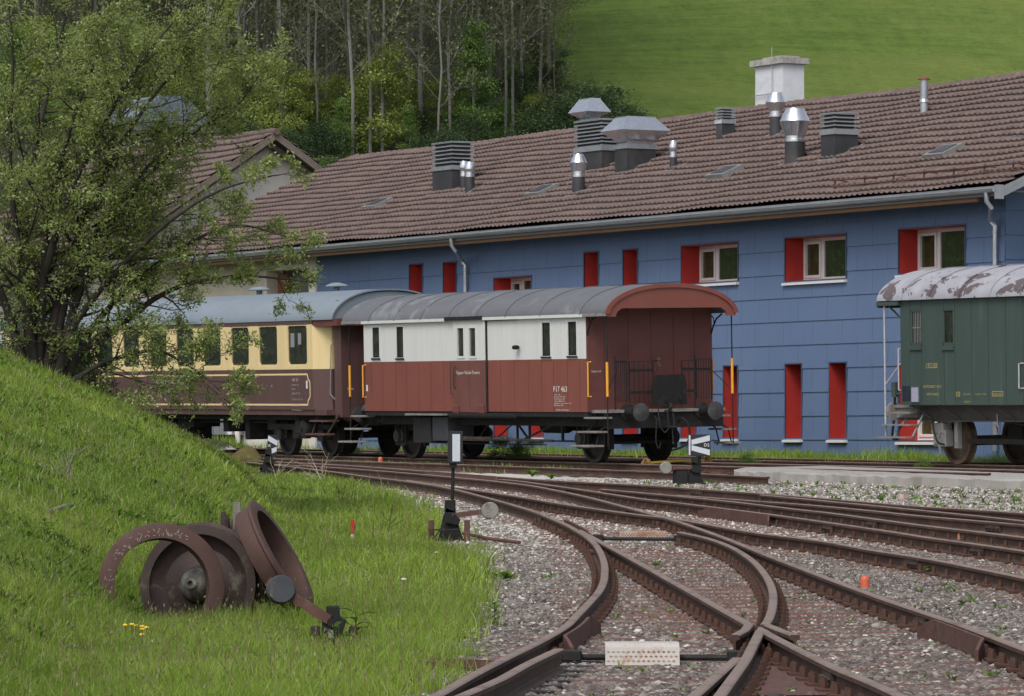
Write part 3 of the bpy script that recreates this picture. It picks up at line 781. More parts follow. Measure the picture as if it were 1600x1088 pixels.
# roof
seams = [vx(p, 495)[0] for p in (580, 620, 661, 705, 748, 794, 848, 911)]
RO = 1.87; ZE = ZT - .02
roof_shell(VAN, XL - .93, RO, CY, 1.56, ZE, .60, M['van_roof'], seams)
mb = MB(); mb.box((XL + .02, S0 - .075, ZE - .05), (XR + .02, S0 - .058, ZE + .012)); mb.build('roof_edge_strip', M['van_white'], VAN)
mb = MB(); mb.box((XR + .02, S0 - .10, ZE - .045), (RO, S0 - .04, ZE + .02)); mb.box((XL - .9, S0 - .10, ZE - .045), (XL + .02, S0 - .04, ZE + .02)); mb.build('gutter', M['grey_metal'], VAN)
def fascia(xa, xb):
    mb = MB(); outer = arch(1.525, ZE - .02, .575, 32); zl = ZE + .11
    inner = [(1.30, ZE - .06), (1.30, ZE - .02), (1.26, ZE + .05), (1.16, zl), (-1.16, zl), (-1.26, ZE + .05), (-1.30, ZE - .02), (-1.30, ZE - .06)]
    poly = [(-1.5, ZE - .06)] + outer[1:-1] + [(1.5, ZE - .06)] + inner
    mb.prism(poly, lambda u, v, w: (w, CY + u, v), xa, xb)
    return mb
fascia(RO - .06, RO - .02).build('end_valance', M['van_red'], VAN)
mb = MB(); o_ = arch(1.565, ZE, .605, 32); i_ = arch(1.46, ZE - .0, .52, 32)[::-1]; mb.prism(o_ + i_, lambda u, v, w: (w, CY + u, v), RO - .03, RO + .012); mb.build('arch_rim', M['van_red'], VAN)
fascia(XL - .9, XL - .86).build('end_valance', M['van_red_dark'], VAN)
# end wall (near end)
mb = MB(); ys_ = [S0, S0 + .42, S0 + .98, S0 + 1.52, S0 + 2.05, S0 + 2.55, S0 + 2.98]
for a, b in zip(ys_[:-1], ys_[1:]): mb.box((XR - .03, a + .004, ZB), (XR, b - .004, ZT + .42 if S0 + .5 < (a + b) / 2 < S0 + 2.4 else ZT + .1))
mb.box((XR, S0, ZB), (XR + .012, S0 + .06, ZT)); mb.build('end_wall', M['van_red_dark'], VAN)
mb = MB(); p = hit(MV, 0, XR + .05, 1031, 562); mb.cyl((XR, p.y, p.z), (XR + .06, p.y, p.z), .014, n=8); mb.cyl((XR + .06, p.y - .12, p.z + .01), (XR + .06, p.y, p.z), .013, n=8); mb.box((XR, p.y - .03, p.z - .14), (XR + .012, p.y + .03, p.z + .05)); mb.build('door_handle', pm('worn_brass', (.28, .22, .12), .2, 9, .4, .7), VAN)
# platform
PX = 1.5
mb = MB(); mb.box((XR, S0 + .1, ZB - .02), (PX + .06, S0 + 2.9, ZB + .04)); mb.build('platform_deck', M['wood_grey'], VAN)
mb = MB(); mb.box((PX - .06, S0 + .12, ZB - .34), (PX, S0 + 2.88, ZB - .02)); mb.box((XL + .1, S0 + .34, ZB - .30), (PX - .06, S0 + .40, ZB)); mb.box((XL + .1, S0 + 2.58, ZB - .30), (PX - .06, S0 + 2.64, ZB)); mb.box((XL - .5, S0 + .15, ZB - .34), (XL - .44, S0 + 2.8, ZB)); mb.box((XL - .4, S0 + .5, ZB - .26), (PX - .1, S0 + 2.4, ZB - .2))
mb.box((XL, S0 + .02, ZB - .1), (XR, S0 + .1, ZB - .0)); mb.build('underframe', M['black'], VAN)
for y_ in (CY - .875, CY + .875): buffer(VAN, PX, y_, ZB - .06 + .05, 1); buffer(VAN, XL - .45, y_, ZB - .02, -1)
coupling(VAN, PX, CY, ZB - .02)
hose(VAN, [(PX, CY + .32, ZB - .2), (PX + .16, CY + .33, ZB - .16), (PX + .26, CY + .42, ZB - .32), (PX + .24, CY + .42, ZB - .6), (PX + .16, CY + .30, ZB - .74), (PX + .1, CY + .1, ZB - .8)], .024)
hose(VAN, [(PX, CY - .25, ZB - .1), (PX + .1, CY - .25, ZB - .2), (PX + .12, CY - .28, ZB - .6), (PX + .16, CY - .24, ZB - .75), (PX + .18, CY - .2, ZB - .64)], .016)
# steps hung from the corners
def steps(parent, x, y0, zt, lv, mat_b=None, s=1, hx=.32, drop=0):
    """flight of three boards at a corner, outer end of the beam"""
    mb = MB(); yy = y0
    for k in range(2):
        xx = x + (k - .5) * 2 * hx * .8
        mb.tube([(xx, yy + .28, zt), (xx, yy + .24, zt - .25), (xx, yy + .02, lv[1] + .02), (xx, yy - .06, lv[2]), (xx, yy - .02, lv[2] - .05)], .016, 6)
    o = mb.build('step_hanger', M['black'], parent)
    for k, z in enumerate(lv):
        mb = MB(); w = .26 + .06 * k; yo = yy + .14 - .13 * k
        mb.box((x - hx - .04, yo - w / 2, z - .02), (x + hx + .04, yo + w / 2, z + .02), bev=.006); mb.build('step', mat_b or M['wood_grey'], parent)
zs_ = [ZB - .12, ZB - .40, ZB - .68]
steps(VAN, XR + .28, S0 - .05, ZB, zs_); steps(VAN, XL - .28, S0 - .05, ZB, zs_)
def flip_steps(parent, x, y0, zt, lv, hx=.3):
    mb = MB()
    for k in range(2):
        xx = x + (k - .5) * 2 * hx * .8; mb.tube([(xx, y0 - .28, zt), (xx, y0 - .24, zt - .25), (xx, y0 - .02, lv[1] + .02), (xx, y0 + .06, lv[2]), (xx, y0, lv[2] - .05)], .016, 6)
    mb.build('step_hanger', M['black'], parent)
    for k, z in enumerate(lv):
        mb = MB(); yo = y0 - .14 + .13 * k; mb.box((x - hx, yo - .15, z - .02), (x + hx, yo + .15, z + .02)); mb.build('step', M['wood_grey'], parent)
flip_steps(VAN, XR + .28, S0 + 3.03, ZB, zs_)
# corner posts with yellow grips
for y_, pt, pb in ((S0 + .02, (951, 566), (953.3, 620)), (S0 + 2.96, (1133.8, 560), (1135.4, 615))):
    xp = RO - .12
    a = hit(MV, 0, xp, *pt); b = hit(MV, 0, xp, *pb)
    mb = MB(); mb.cyl((xp, y_, ZE), (xp, y_, ZB - .68), .014, n=8); mb.bar((xp, y_, ZB + .40), (PX - .03, y_ + (.38 if y_ < 1 else -.38), ZB + .86), .018)
    mb.build('corner_post', M['black'], VAN)
    mb = MB(); mb.cyl((xp, y_, b.z), (xp, y_, a.z), .027, n=10); mb.build('hand_grip', M['yellow'], VAN)
    mb = MB()
    sg = 1 if y_ < 1 else -1
    mb.tube([(XR, y_, ZE - .42), (XR + .06, y_, ZE - .30), (XR + .2, y_, ZE - .12), (XR + .42, y_, ZE - .02)], .018, 6); mb.tube([(XR + .02, y_, ZE - .05), (XR + .10, y_, ZE - .10), (XR + .12, y_, ZE - .2)], .012, 6)
    mb.build('roof_bracket', M['black'], VAN)
for a, b, yy in (((918.5, 566), (919.5, 620), S0 - .05), ((567, 571), (569, 621), S0 - .05)):
    (xa, za), (_, zb_) = vx(*a, yy), vx(*b, yy); xa += .03
    mb = MB(); mb.tube([(xa - .0, S0, za), (xa, yy - .02, za), (xa, yy - .02, zb_), (xa, S0, zb_)], .018, 8); mb.build('handrail', M['yellow'], VAN)
mb = MB(); p = hit(MV, 0, XR, 1117, 561); q = hit(MV, 0, XR, 1120, 613); y_ = S0 + 3.05
mb.tube([(XR - .1, S0 + 2.98, p.z), (XR - .1, y_, p.z), (XR - .1, y_, q.z), (XR - .1, S0 + 2.98, q.z)], .018, 8); mb.build('handrail', M['yellow'], VAN)
xp = XL - .75; mb = MB(); mb.cyl((xp, S0 + .02, ZE), (xp, S0 + .02, ZB - .68), .014, n=8); mb.build('corner_post', M['black'], VAN)
a = vx(555, 571)[1]; b = vx(556, 620)[1]; mb = MB(); mb.cyl((xp, S0 + .02, b), (xp, S0 + .02, a), .027, n=10); mb.build('hand_grip', M['yellow'], VAN)
# railings of the platform: left fixed comb, left gate, right gate and comb
def ry(px, py, x=PX - .03): q = hit(MV, 0, x, px, py); return q.y, q.z
def rail_part(name, px0, px1, top, bot, n, bands, thick_ends=True):
    mb = MB(); xx = PX - .03
    for i in range(n):
        px = px0 + (px1 - px0) * i / (n - 1); e = i in (0, n - 1)
        y_, zt_ = ry(px, top); _, zb_ = ry(px, bot); mb.cyl((xx, y_, zb_), (xx, y_, zt_), .019 if e and thick_ends else .009, n=6)
    for py, h in bands:
        (ya, za), (yb, _) = ry(px0, py), ry(px1, py); mb.box((xx - .012, ya, za - h / 2), (xx + .012, yb, za + h / 2))
    (ya, za), (yb, _) = ry(px0, top + .5), ry(px1, top + .5); mb.bar((xx, ya, za), (xx, yb, za), .014)
    return mb.build(name, M['black'], VAN)
rail_part('railing', 960.5, 978.5, 564, 628, 7, [(566, .015)]); rail_part('railing', 983, 1020, 565, 630, 6, [(579, .055), (613.5, .055)])
rail_part('railing', 1065, 1087, 563, 622, 3, [(577, .055), (611, .05)]); rail_part('railing', 1087, 1111, 561, 624, 7, [(577, .05)])
mb = MB(); y0_, z0_ = ry(960.5, 564); mb.cyl((PX - .03, y0_, ZB), (PX - .03, y0_, z0_ + .09), .016, n=8); y1_, z1_ = ry(1085, 560); mb.cyl((PX - .03, y1_, ZB), (PX - .03, y1_, z1_ + .06), .016, n=8)
a = ry(1032, 563); b = ry(1022, 590); mb.bar((PX - .03, a[0], a[1]), (PX - .03, b[0], b[1]), .01); mb.bar((PX - .03, a[0], a[1]), (PX - .03, ry(1020, 564)[0], ry(1020, 564)[1]), .01); mb.build('railing_brace', M['black'], VAN)
mb = MB()   # folded gangway plate
pts = [ry(*p, PX + .03) for p in ((1018.5, 633), (1018.5, 603), (1025, 588), (1027, 586), (1069, 585), (1072, 600), (1073, 632))]
mb.prism(pts, lambda u, v, w: (w, u, v), PX + .01, PX + .05)
for p in (1031, 1062):
    for q in range(598, 630, 6): y_, z_ = ry(p, q); mb.cyl((PX + .05, y_, z_), (PX + .062, y_, z_), .012, n=6)
for p in (1036, 1058):
    y_, z_ = ry(p, 618); _, zb_ = ry(p, 636); mb.tube([(PX + .07, y_, z_), (PX + .09, y_ + .02, z_ - .1), (PX + .07, y_ + .06, zb_)], .016, 6)
mb.build('gangway_plate', M['black'], VAN)
# running gear
for x_ in (0, -8.08):
    wheelset(VAN, x_, CY, .5)
    for s_, yy in ((-1, S0 + .30 - .32), (1, S0 + 2.98 - .30 + .32)):
        yy = CY + s_ * 1.02
        mb = MB(); leaf_spring(mb, x_, yy, .86, 1.35, 6); mb.box((x_ - .05, yy - .05, .74), (x_ + .05, yy + .05, .88)); mb.build('leaf_spring', M['black_soft'], VAN)
        mb = MB(); mb.box((x_ - .15, yy - .1, .38), (x_ + .15, yy + .12, .64), bev=.03); mb.lathe([(0, 0), (.10, 0), (.13, .03), (.13, .1), (0, .1)], (x_, yy + s_ * .06, .5), (0, s_, 0), 16); mb.build('axle_box', M['black_soft'], VAN, smooth=True)
        mb = MB()
        for d in (-.22, .22): mb.box((x_ + d - .02, yy - .05, .34), (x_ + d + .02, yy - .01, ZB - .3))
        mb.box((x_ - .24, yy - .05, .30), (x_ + .24, yy - .01, .35))
        for d in (-.72, .72): mb.bar((x_ + d, yy, .95), (x_ + d * 1.06, yy, ZB - .2), .04)
        mb.build('axle_guard', M['black'], VAN)
    mb = MB()
    for d in (-.62, .62):
        for yy in (CY - .75, CY + .75): mb.box((x_ + d - .04, yy - .05, .28), (x_ + d + .04, yy + .05, .75)); mb.bar((x_ + d, yy, .7), (x_ + d * .9, yy, ZB - .2), .03)
        mb.cyl((x_ + d, CY - .8, .42), (x_ + d, CY + .8, .42), .035, n=8)
    mb.build('brake_gear', M['black'], VAN)
mb = MB(); yy = S0 + .36
(ta, tz) = vx(809, 695, yy)
mb.bar((ta, yy, ZB - .2), (ta, yy, tz - .05), .04); mb.bar((-2.1, yy, ZB - .2), (-2.1, yy, .42), .04); mb.bar((-5.6, yy, ZB - .3), (-5.6, yy, .5), .04)
mb.bar((-6.6, yy, .46), (.2, yy, .44), .03); mb.bar((ta, yy, ZB - .25), (-2.1, yy, .44), .035); mb.bar((ta, yy, .4), (-1.2, yy, ZB - .3), .035); mb.bar((ta - 1.3, yy, ZB - .3), (ta - 1.8, yy, .42), .02); mb.bar((ta - .8, yy + .3, ZB - .3), (ta - 1.4, yy + .3, .5), .02)
mb.bar((-7.6, yy + .1, .36), (-1.6, yy + .1, .36), .02); mb.bar((-.7, yy, ZB - .3), (-.7, yy, .45), .05)
for a in np.linspace(-7.2, -.9, 7): mb.bar((a, CY - .6, ZB - .25), (a, CY + .6, ZB - .25), .07)
mb.build('truss_rod', M['black'], VAN)
mb = MB(); mb.cyl((-3.4, CY, .74), (-2.5, CY, .74), .17, n=18); mb.cyl((-1.9, CY + .2, .7), (-1.3, CY + .2, .7), .13, n=16); mb.box((-2.6, CY - .5, ZB - .42), (-1.7, CY - .2, ZB - .3)); mb.build('brake_cylinder', M['black'], VAN, smooth=True)
for a, b, mt in (((645, 651), (673, 692), 'black_soft'), ((675, 651), (699, 689), 'battery')):
    if mt not in M: M[mt] = pm('battery_box_grey', (.045, .045, .055), .15, 3, .5, .1, .1)
    (xa, za), (xb, zb_) = vx(*a, S0 + .1), vx(*b, S0 + .1); mb = MB(); mb.box((xa, S0 + .1, zb_), (xb, S0 + .75, za), bev=.015); mb.build('battery_box', M[mt], VAN)
mb = MB(); (xa, za), (xb, _) = vx(639, 647.5), vx(698, 648.5); mb.box((xa, S0 - .1, za - .02), (xb, S0 + .05, za + .02)); mb.build('running_board', M['wood_grey'], VAN)
mb = MB(); (xa, za), (xb, _) = vx(724, 685.5, S0 + .2), vx(770, 687, S0 + .2); mb.cyl((xa, S0 + .2, za), (xb, S0 + .2, za), .05, n=10); mb.cyl((xb, S0 + .2, za), (xb + 2.4, S0 + .3, za - .02), .028, n=8); mb.build('air_pipe', M['rust_dark'], VAN)
# writing
mb = MB(); yT = S0 - .004
(xa, za), (xb, _) = vx(715, 585, yT), vx(752, 584, yT); add_text(mb, 'Vapeur Val-de-Travers', xa, za + .0, .075, xb - xa, S0 - .039); mb.build('lettering', M['letter_white'], door)
mb = MB(); (xa, za), (xb, _) = vx(865, 612.5, yT), vx(886, 612, yT); add_text(mb, 'F17 463', xa, za, .12, xb - xa, yT)
for i, (s, w) in enumerate((('Tare 12t', .25), ('Bremse GP 12t', .45), ('Poids frein 10t', .43), ('Vmax 80km/h', .42), ('Longueur hors tampons 12m', .70), ('Révision 98', .36))):
    (xa, z_) = vx(866, 617.8 + i * 3.35, yT); add_text(mb, s, xa, z_, .027, w, yT)
(xa, z_) = vx(869, 642, yT); add_text(mb, '50 85 00-29 463-7', xa, z_, .032, .55, yT); mb.build('lettering', M['letter_white'], VAN)
mb = MB(); q = hit(MV, 0, XR + .005, 924, 582); q2 = hit(MV, 0, XR + .005, 939, 582)
add_text(mb, 'St-Sulpice NE', q.y, q.z, .04, q2.y - q.y, fn=lambda a, b: (XR + .006, a, b)); mb.build('lettering', M['letter_white'], VAN)
mb = MB(); (xa, za) = vx(572.5, 603); mb.box((xa, S0 - .006, za - .12), (xa + .07, S0 - .001, za + .02)); mb.build('label_plate', M['letter_white'], VAN)

# ---------------------------------------------------------------- coach
XC = -21.0
MCc = MV @ Matrix.Translation((XC, 0, 0)); MCi = Matrix.Translation((-XC, 0, 0))
COACH = empty('passenger_coach', MCc, 'long brown and cream passenger coach with pale blue grey roof, partly hidden by the tree', 'railway coach')
def cx_(px, py, y=-.70): p = hit(MCc, 1, y, px, py); return p.x, p.z
SY = -.70; x1c, zsill = cx_(488, 649); _, zlow = cx_(488, 640.5); _, zbeige = cx_(488, 577); _, zroof = cx_(488, 500.5); x1c = cx_(489, 600)[0]; x0c = x1c - 18.2
cw = []
for a, b in ((447.5, 480), (402.5, 433.5), (359, 389), (315.5, 345), (273, 303), (232, 260.5), (190, 217.5), (149, 176), (108, 134), (67, 93), (27, 52)):
    xa, zt_ = cx_(a, 507.5 if a > 400 else 508 + (447 - a) * .009); xb, _ = cx_(b, 540); cw.append((xa, xb, cx_(447, 572)[1], cx_(447, 507.6)[1]))
mb = MB(); mb.box((x0c, SY + .06, zlow), (x1c - .06, SY + 2.84, zroof)); mb.build('body', M['coach_brown'], COACH)
mb = MB(); holes_wall(mb, x0c, x1c, zbeige, zroof - .09, cw, lambda x, z, w: (x, SY + w, z), .055); mb.build('upper_panel', M['coach_cream'], COACH)
mb = MB(); mb.box((x0c, SY - .002, zlow), (x1c, SY + .058, zbeige)); mb.box((x0c, SY - .004, zroof - .09), (x1c, SY + .058, zroof + .02)); mb.box((x0c, SY + .03, zsill), (x1c + .02, SY + .2, zlow)); mb.build('lower_panel', M['coach_brown'], COACH)
M['coach_frame'] = pm('window_frame_pale', (.5, .42, .3), .1, 6, .4, .2)
def rrect(x0, x1, z0, z1, r, n=5):
    out = []
    for cx0, cz0, g0 in ((x1 - r, z1 - r, 0), (x0 + r, z1 - r, 90), (x0 + r, z0 + r, 180), (x1 - r, z0 + r, 270)):
        for k in range(n + 1):
            g = math.radians(g0 + 90 * k / n); out.append((cx0 + r * math.cos(g), cz0 + r * math.sin(g)))
    return out
for xa, xb, za, zb_ in cw:
    a_ = rrect(xa - .004, xb + .004, za - .004, zb_ + .004, .004); b_ = rrect(xa + .035, xb - .035, za + .035, zb_ - .035, .085); n = len(a_)
    mb = MB(); vs = [(x, SY + .008, z) for x, z in a_] + [(x, SY + .008, z) for x, z in b_] + [(x, SY + .05, z) for x, z in b_]
    mb.add(vs, [(i, (i + 1) % n, n + (i + 1) % n, n + i) for i in range(n)] + [(n + i, n + (i + 1) % n, 2 * n + (i + 1) % n, 2 * n + i) for i in range(n)])
    w = mb.build('window', M['coach_cream'], COACH, smooth=True)
    mb = MB(); mb.box((xa + .01, SY + .036, za + .01), (xb - .01, SY + .046, zb_ - .01)); mb.build('pane', M['glass'], w)
    if xa > x1c - 3:
        pass
mb = MB(); xa, xb, za, zb_ = cw[0]
mb.box((xa + .14, SY + .030, zb_ - .52), (xa + .33, SY + .035, zb_ - .2)); mb.box((xa + .52, SY + .030, zb_ - .46), (xa + .68, SY + .035, zb_ - .2)); mb.build('window_sticker', pm('pale_blind', (.22, .22, .24), .1), COACH)
# lining
mb = MB(); yl = SY - .005; zt1 = cx_(440, 585.5)[1]; zb1 = cx_(440, 632.6)[1]; xe = cx_(480.5, 600)[0]; t_ = .04
mb.box((x0c, yl, zt1 - t_ / 2), (xe, yl + .003, zt1 + t_ / 2)); mb.box((x0c, yl, zb1 - t_ / 2), (xe, yl + .003, zb1 + t_ / 2))
for s_, zz in ((-1, zt1), (1, zb1)):
    P = [(xe, zz), (xe + .03, zz + s_ * .1), (xe + .11, zz + s_ * .16), (xe + .13, zz + s_ * .2)]
    for a, b in zip(P[:-1], P[1:]): mb.bar((a[0], yl + .0015, a[1]), (b[0], yl + .0015, b[1]), .003, .036, up=(0, 0, 1))
mb.box((xe + .112, yl, zb1 + .2), (xe + .148, yl + .003, zt1 - .2)); mb.build('lining', M['coach_cream'], COACH)
mb = MB(); xa, za = cx_(456, 596, yl)
for s, dz, h, w in (('AB 20', 0, .075, .33), ('8 500-29', -.10, .035, .35), ('37 36', -.20, .045, .17), ('24t P 12', -.30, .045, .4), ('12,5m 12,5m', -.43, .035, .56), ('50 85 000', -.57, .045, .40), ('St-Sulpice', -.67, .03, .5)): add_text(mb, s, xa, za + dz, h, w, yl)
xb = xe - .14; 
mb.build('lettering', M['letter_dim'], COACH)
mb = MB(); xa, za = cx_(478, 595, yl); mb.box((xa, yl, za - .18), (xa + .075, yl + .003, za)); mb.build('label_plate', M['letter_white'], COACH)
mb = MB(); xa, za = cx_(242, 601, yl); xb, _ = cx_(289, 601, yl); add_text(mb, 'Vapeur Val-de-Travers', xa, za, .09, xb - xa, yl)
xm = (xa + xb) / 2; mb.prism([(xm - .2, za - .10), (xm + .2, za - .10), (xm + .1, za - .2), (xm - .1, za - .2)], lambda u, v, w: (u, w, v), yl, yl + .003); mb.build('lettering', M['letter_white'], COACH)
# tapering entrance end
xe1 = -XC + XL - 1.70 + 0.0; xe1 = cx_(530, 600, -.35)[0]; yE = -.40
mb = MB(); zc_ = zroof - .12
mb.prism([(x1c, SY), (x1c + (xe1 - x1c) * .62, yE + .0), (x1c + (xe1 - x1c) * .62, CY), (x1c, CY)], lambda u, v, w: (u, v, w), zlow, zbeige); mb.box((x1c - .02, SY + .03, zsill), (xe1, CY, zlow)); mb.box((x1c, yE + .35, zlow), (xe1, 2 * CY - yE - .35, zc_)); mb.build('entrance_panel', M['coach_brown'], COACH)
mb = MB(); mb.prism([(x1c, SY), (x1c + (xe1 - x1c) * .62, yE), (x1c + (xe1 - x1c) * .62, CY), (x1c, CY)], lambda u, v, w: (u, v, w), zbeige, zc_); mb.build('entrance_upper_panel', M['coach_cream'], COACH)
mb = MB(); mb.box((x1c, SY + .02, zc_ - .02), (xe1 + .6, 2 * CY - SY, zroof + .02)); mb.build('cornice', M['van_red_dark'], COACH)
mb = MB(); mb.box((xe1, yE - .06, zsill - .05), (xe1 + .34, 2 * CY - yE, zroof)); mb.build('end_wall', M['coach_brown'], COACH)
mb = MB(); xh = xe1 - .12; mb.tube([(xh + .1, yE, zlow + 1.55), (xh, yE - .08, zlow + 1.45), (xh - .08, yE - .08, zlow + .35), (xh + .05, yE, zlow + .2)], .014, 6); mb.build('handrail', M['grey_metal'], COACH)
mb = MB(); mb.box((xe1 - .32, yE + .33, zbeige - .05), (xe1 - .08, yE + .345, zbeige + .75)); mb.build('door_window', M['glass'], COACH)
q = hit(MCc, 1, yE - .062, 543, 609); mb = MB(); add_text(mb, 'St-Sulpice', q.x, q.z, .055, .30, yE - .063); mb.build('lettering', M['letter_dim'], COACH)
zcr = hit(MCc, 1, CY, 560, 453.5).z
roof_shell(COACH, x0c - .3, xe1 + .42, CY, 1.47, zroof, zcr - zroof, M['coach_roof'], [], 2.3, .56)
mb = MB(); ar = arch(1.44, zroof, zcr - zroof - .06, 30, 2.3, .56); mb.prism(ar, lambda u, v, w: (w, CY + u, v), xe1 + .34, xe1 + .38); mb.build('end_dome', M['coach_roof'], COACH)
mb = MB(); xa, za = cx_(482, 492, -.74); P = []
for k in range(9): g = k / 8; P.append((xa + g * .85, -.735 + .34 * math.sin(g * 1.57) ** 1.0, zroof + .03 + .40 * math.sin(g * 1.5)))
mb.tube(P, .012, 6); mb.build('rain_strip', M['black_soft'], COACH)
def mushroom(px, py):
    p = hit(MCc, 1, CY, px, py); mb = MB(); mb.lathe([(.05, -.12), (.07, -.12), (.07, .0), (.26, .0), (.27, .02), (.2, .06), (.1, .09), (0, .1)], (p.x, CY, zcr + .1), (0, 0, 1), 24); mb.build('roof_ventilator', M['coach_roof'], COACH, smooth=True)
mushroom(526, 447); mushroom(405, 450); mushroom(268, 455); mushroom(120, 458)
# bogies
def wheel_x(px): p = hit(MCc, 1, -.02, px, 700); return p.x
for bx_ in (((wheel_x(452)), (wheel_x(518))), (x0c + 1.6, x0c + 4.0)):
    for x_ in bx_: wheelset(COACH, x_, CY, .47)
    a, b = min(bx_), max(bx_)
    for yy in (CY - .98, CY + .98):
        mb = MB(); mb.box((a - .45, yy - .04, .60), (b + .45, yy + .04, .74), bev=.02); mb.box((a + .75, yy - .06, .40), (b - .75, yy + .06, .72))
        for x_ in (a, b):
            mb.box((x_ - .14, yy - .09, .36), (x_ + .14, yy + .09, .62), bev=.02)
            for d in (-.3, .3): mb.lathe([(.055, 0), (.055, .03), (.03, .04), (.055, .07), (.03, .1), (.055, .13), (.03, .16), (.055, .2)], (x_ + d, yy, .42), (0, 0, 1), 10)
        mb.build('bogie_frame', M['black_soft'], COACH)
p = hit(MCc, 1, -.5, 475, 669.5)
mb = MB(); mb.lathe([(0, 0), (.05, 0), (.05, .03), (.12, .05), (.19, .06), (.2, .1), (.2, .36), (.17, .42), (0, .42)], (p.x + .06, -.62, p.z), (0, 1, 0), 28); mb.bar((p.x - .7, -.3, p.z - .2), (p.x - .1, -.45, p.z + .02), .05); mb.box((p.x - .5, -.5, p.z - .1), (p.x - .25, .1, p.z + .2), bev=.03); mb.build('generator', M['black_soft'], COACH, smooth=True)
mb = MB(); mb.box((x0c, SY + .3, zsill - .12), (xe1, SY + 2.5, zsill + .02)); 
for xa_, xb_, d in ((225, 272, .60), (278, 290, .62), (290, 303, .32), (349, 357, .42), (383, 390, .60), (363, 378, .26), (418, 432, .36)):
    p = hit(MCc, 1, -.2, xa_, 660); q = hit(MCc, 1, -.2, xb_, 660); mb.box((p.x, -.2, zsill - d), (q.x, .5, zsill))
mb.bar((x0c + 2, -.1, zsill - .2), (x1c - 2.5, -.1, zsill - .18), .05); mb.build('underfloor_equipment', M['black_soft'], COACH)
for z_, d, w in ((zsill - .13, -.02, .9), (zsill - .43, -.13, .95)):
    mb = MB(); mb.box((xe1 - .85, SY + .02 + d, z_ - .02), (xe1 + .1, SY + .3 + d, z_ + .02)); mb.build('step', M['rust'], COACH)
mb = MB(); mb.bar((xe1 - .1, SY + .1, zsill - .42), (xe1 + .25, SY + .2, zsill), .04); mb.bar((xe1 - .8, SY + .05, zsill - .42), (xe1 - .7, SY + .15, zsill), .03); mb.build('step_hanger', M['rust_dark'], COACH)
for y_ in (CY - .875, CY + .875): buffer(COACH, xe1 + .02, y_, zsill + .02, 1, m1=M['rust'])

# ---------------------------------------------------------------- green wagon
B0 = at(1499, 725.6); MG = frame(B0, .0076, .019)
simple_track('rusty railed track against the blue wall, carrying the green wagon', [[MG @ Vector((x, 0, 0)) for x in np.linspace(-45, 12, 40)], [MG @ Vector((x, 1.5, 0)) for x in np.linspace(-45, 12, 40)]], [(0, 1, 60, 140, .66)])
GW = empty('covered_wagon', MG, 'dark green covered wagon with peeling white arched roof at the right edge', 'railway wagon')
def gx(px, py, y=-.74): p = hit(MG, 1, y, px, py); return p.x, p.z
xg0, zgb = gx(1408, 633); zgt = gx(1480, 467)[1]; xg1 = xg0 + 9.0
gb = [xg0] + [gx(p, 600)[0] for p in (1422.5, 1440.8, 1475.5, 1492.5, 1518.5, 1545, 1572.5, 1599)] 
while gb[-1] + .55 < xg1: gb.append(gb[-1] + .55)
gb.append(xg1)
gh = []
for a, b, c, d in ((1422.5, 1439.5, 485.5, 540), (1472.5, 1489.5, 483.5, 540)):
    (xa, zt_), (xb, zb_) = gx(a, c), gx(b, d); gh.append((xa, xb, zb_, zt_))
mb = MB(); mb.box((xg0 + .03, -.70, zgb + .02), (xg1, 2.2, zgt)); mb.build('body', M['green'], GW)
mb = MB(); planks(mb, gb, zgb, zgt, -.74, .04, .012, gh); mb.build('side_boards', M['green'], GW)
for i, (xa, xb, za, zb_) in enumerate(gh):
    mb = MB()
    for q in (((xa, za), (xa + .045, zb_)), ((xb - .02, za), (xb, zb_)), ((xa, zb_ - .03), (xb, zb_)), ((xa, za), (xb, za + .06))): mb.box((q[0][0], -.735, q[0][1]), (q[1][0], -.715, q[1][1]))
    w = mb.build('window', M['green'], GW); mb = MB(); mb.box((xa, -.708, za), (xb, -.702, zb_)); mb.build('pane', M['glass'], w)
    mb = MB(); mb.box((xa - .03, -.775, za - .09), (xb + .03, -.74, za)); mb.build('sill', M['green'], w)
    if i == 0:
        mb = MB()
        for k in range(5): xx = xa + .1 + k * (xb - xa - .12) / 4.4; mb.cyl((xx, -.722, za), (xx, -.722, zb_), .007, n=5)
        mb.cyl((xa, -.722, (za + zb_) / 2), (xb, -.722, (za + zb_) / 2), .009, n=5); mb.build('window_bars', M['grey_metal'], w)
xr0 = gx(1371.5, 472, -.80)[0]; seams = [gx(p, 468, -.8)[0] for p in (1410, 1453, 1500, 1548, 1597)]
roof_shell(GW, xr0, xg1, CY, 1.58, zgt + .0, .66, M['peel'], seams + [seams[-1] + 1.05 * k for k in range(1, 5)], seam_h=.02)
mb = MB(); mb.box((xr0, -.84, zgt - .10), (xg0 + .04, -.74, zgt - .02)); mb.box((xr0, -.82, zgt - .14), (xr0 + .05, 2.3, zgt + .05)); mb.bar((xr0 + .25, -.7, zgt - .1), (xg0, -.7, zgt - .38), .03); mb.bar((xr0 + .6, -.5, zgt - .1), (xr0 + .6, -.5, zgt - .32), .04); mb.build('canopy_frame', M['green'], GW)
xq = gx(1382.5, 560, -.78)[0]; zlo = gx(1385, 681, -.78)[1]
mb = MB(); mb.cyl((xq, -.78, zgt - .1), (xq, -.78, zlo), .02, n=8); mb.bar((xq + .02, -.77, gx(1385, 600, -.78)[1]), (xg0, -.74, gx(1405, 568, -.74)[1]), .02); mb.build('corner_post', M['white_rust'], GW)
mb = MB(); z1_, z2_ = gx(1405, 545)[1], gx(1407, 610)[1]; mb.tube([(xg0, -.74, z1_), (xg0 - .05, -.76, z1_), (xg0 - .05, -.76, z2_), (xg0, -.74, z2_)], .016, 6); mb.build('handrail', M['white_rust'], GW)
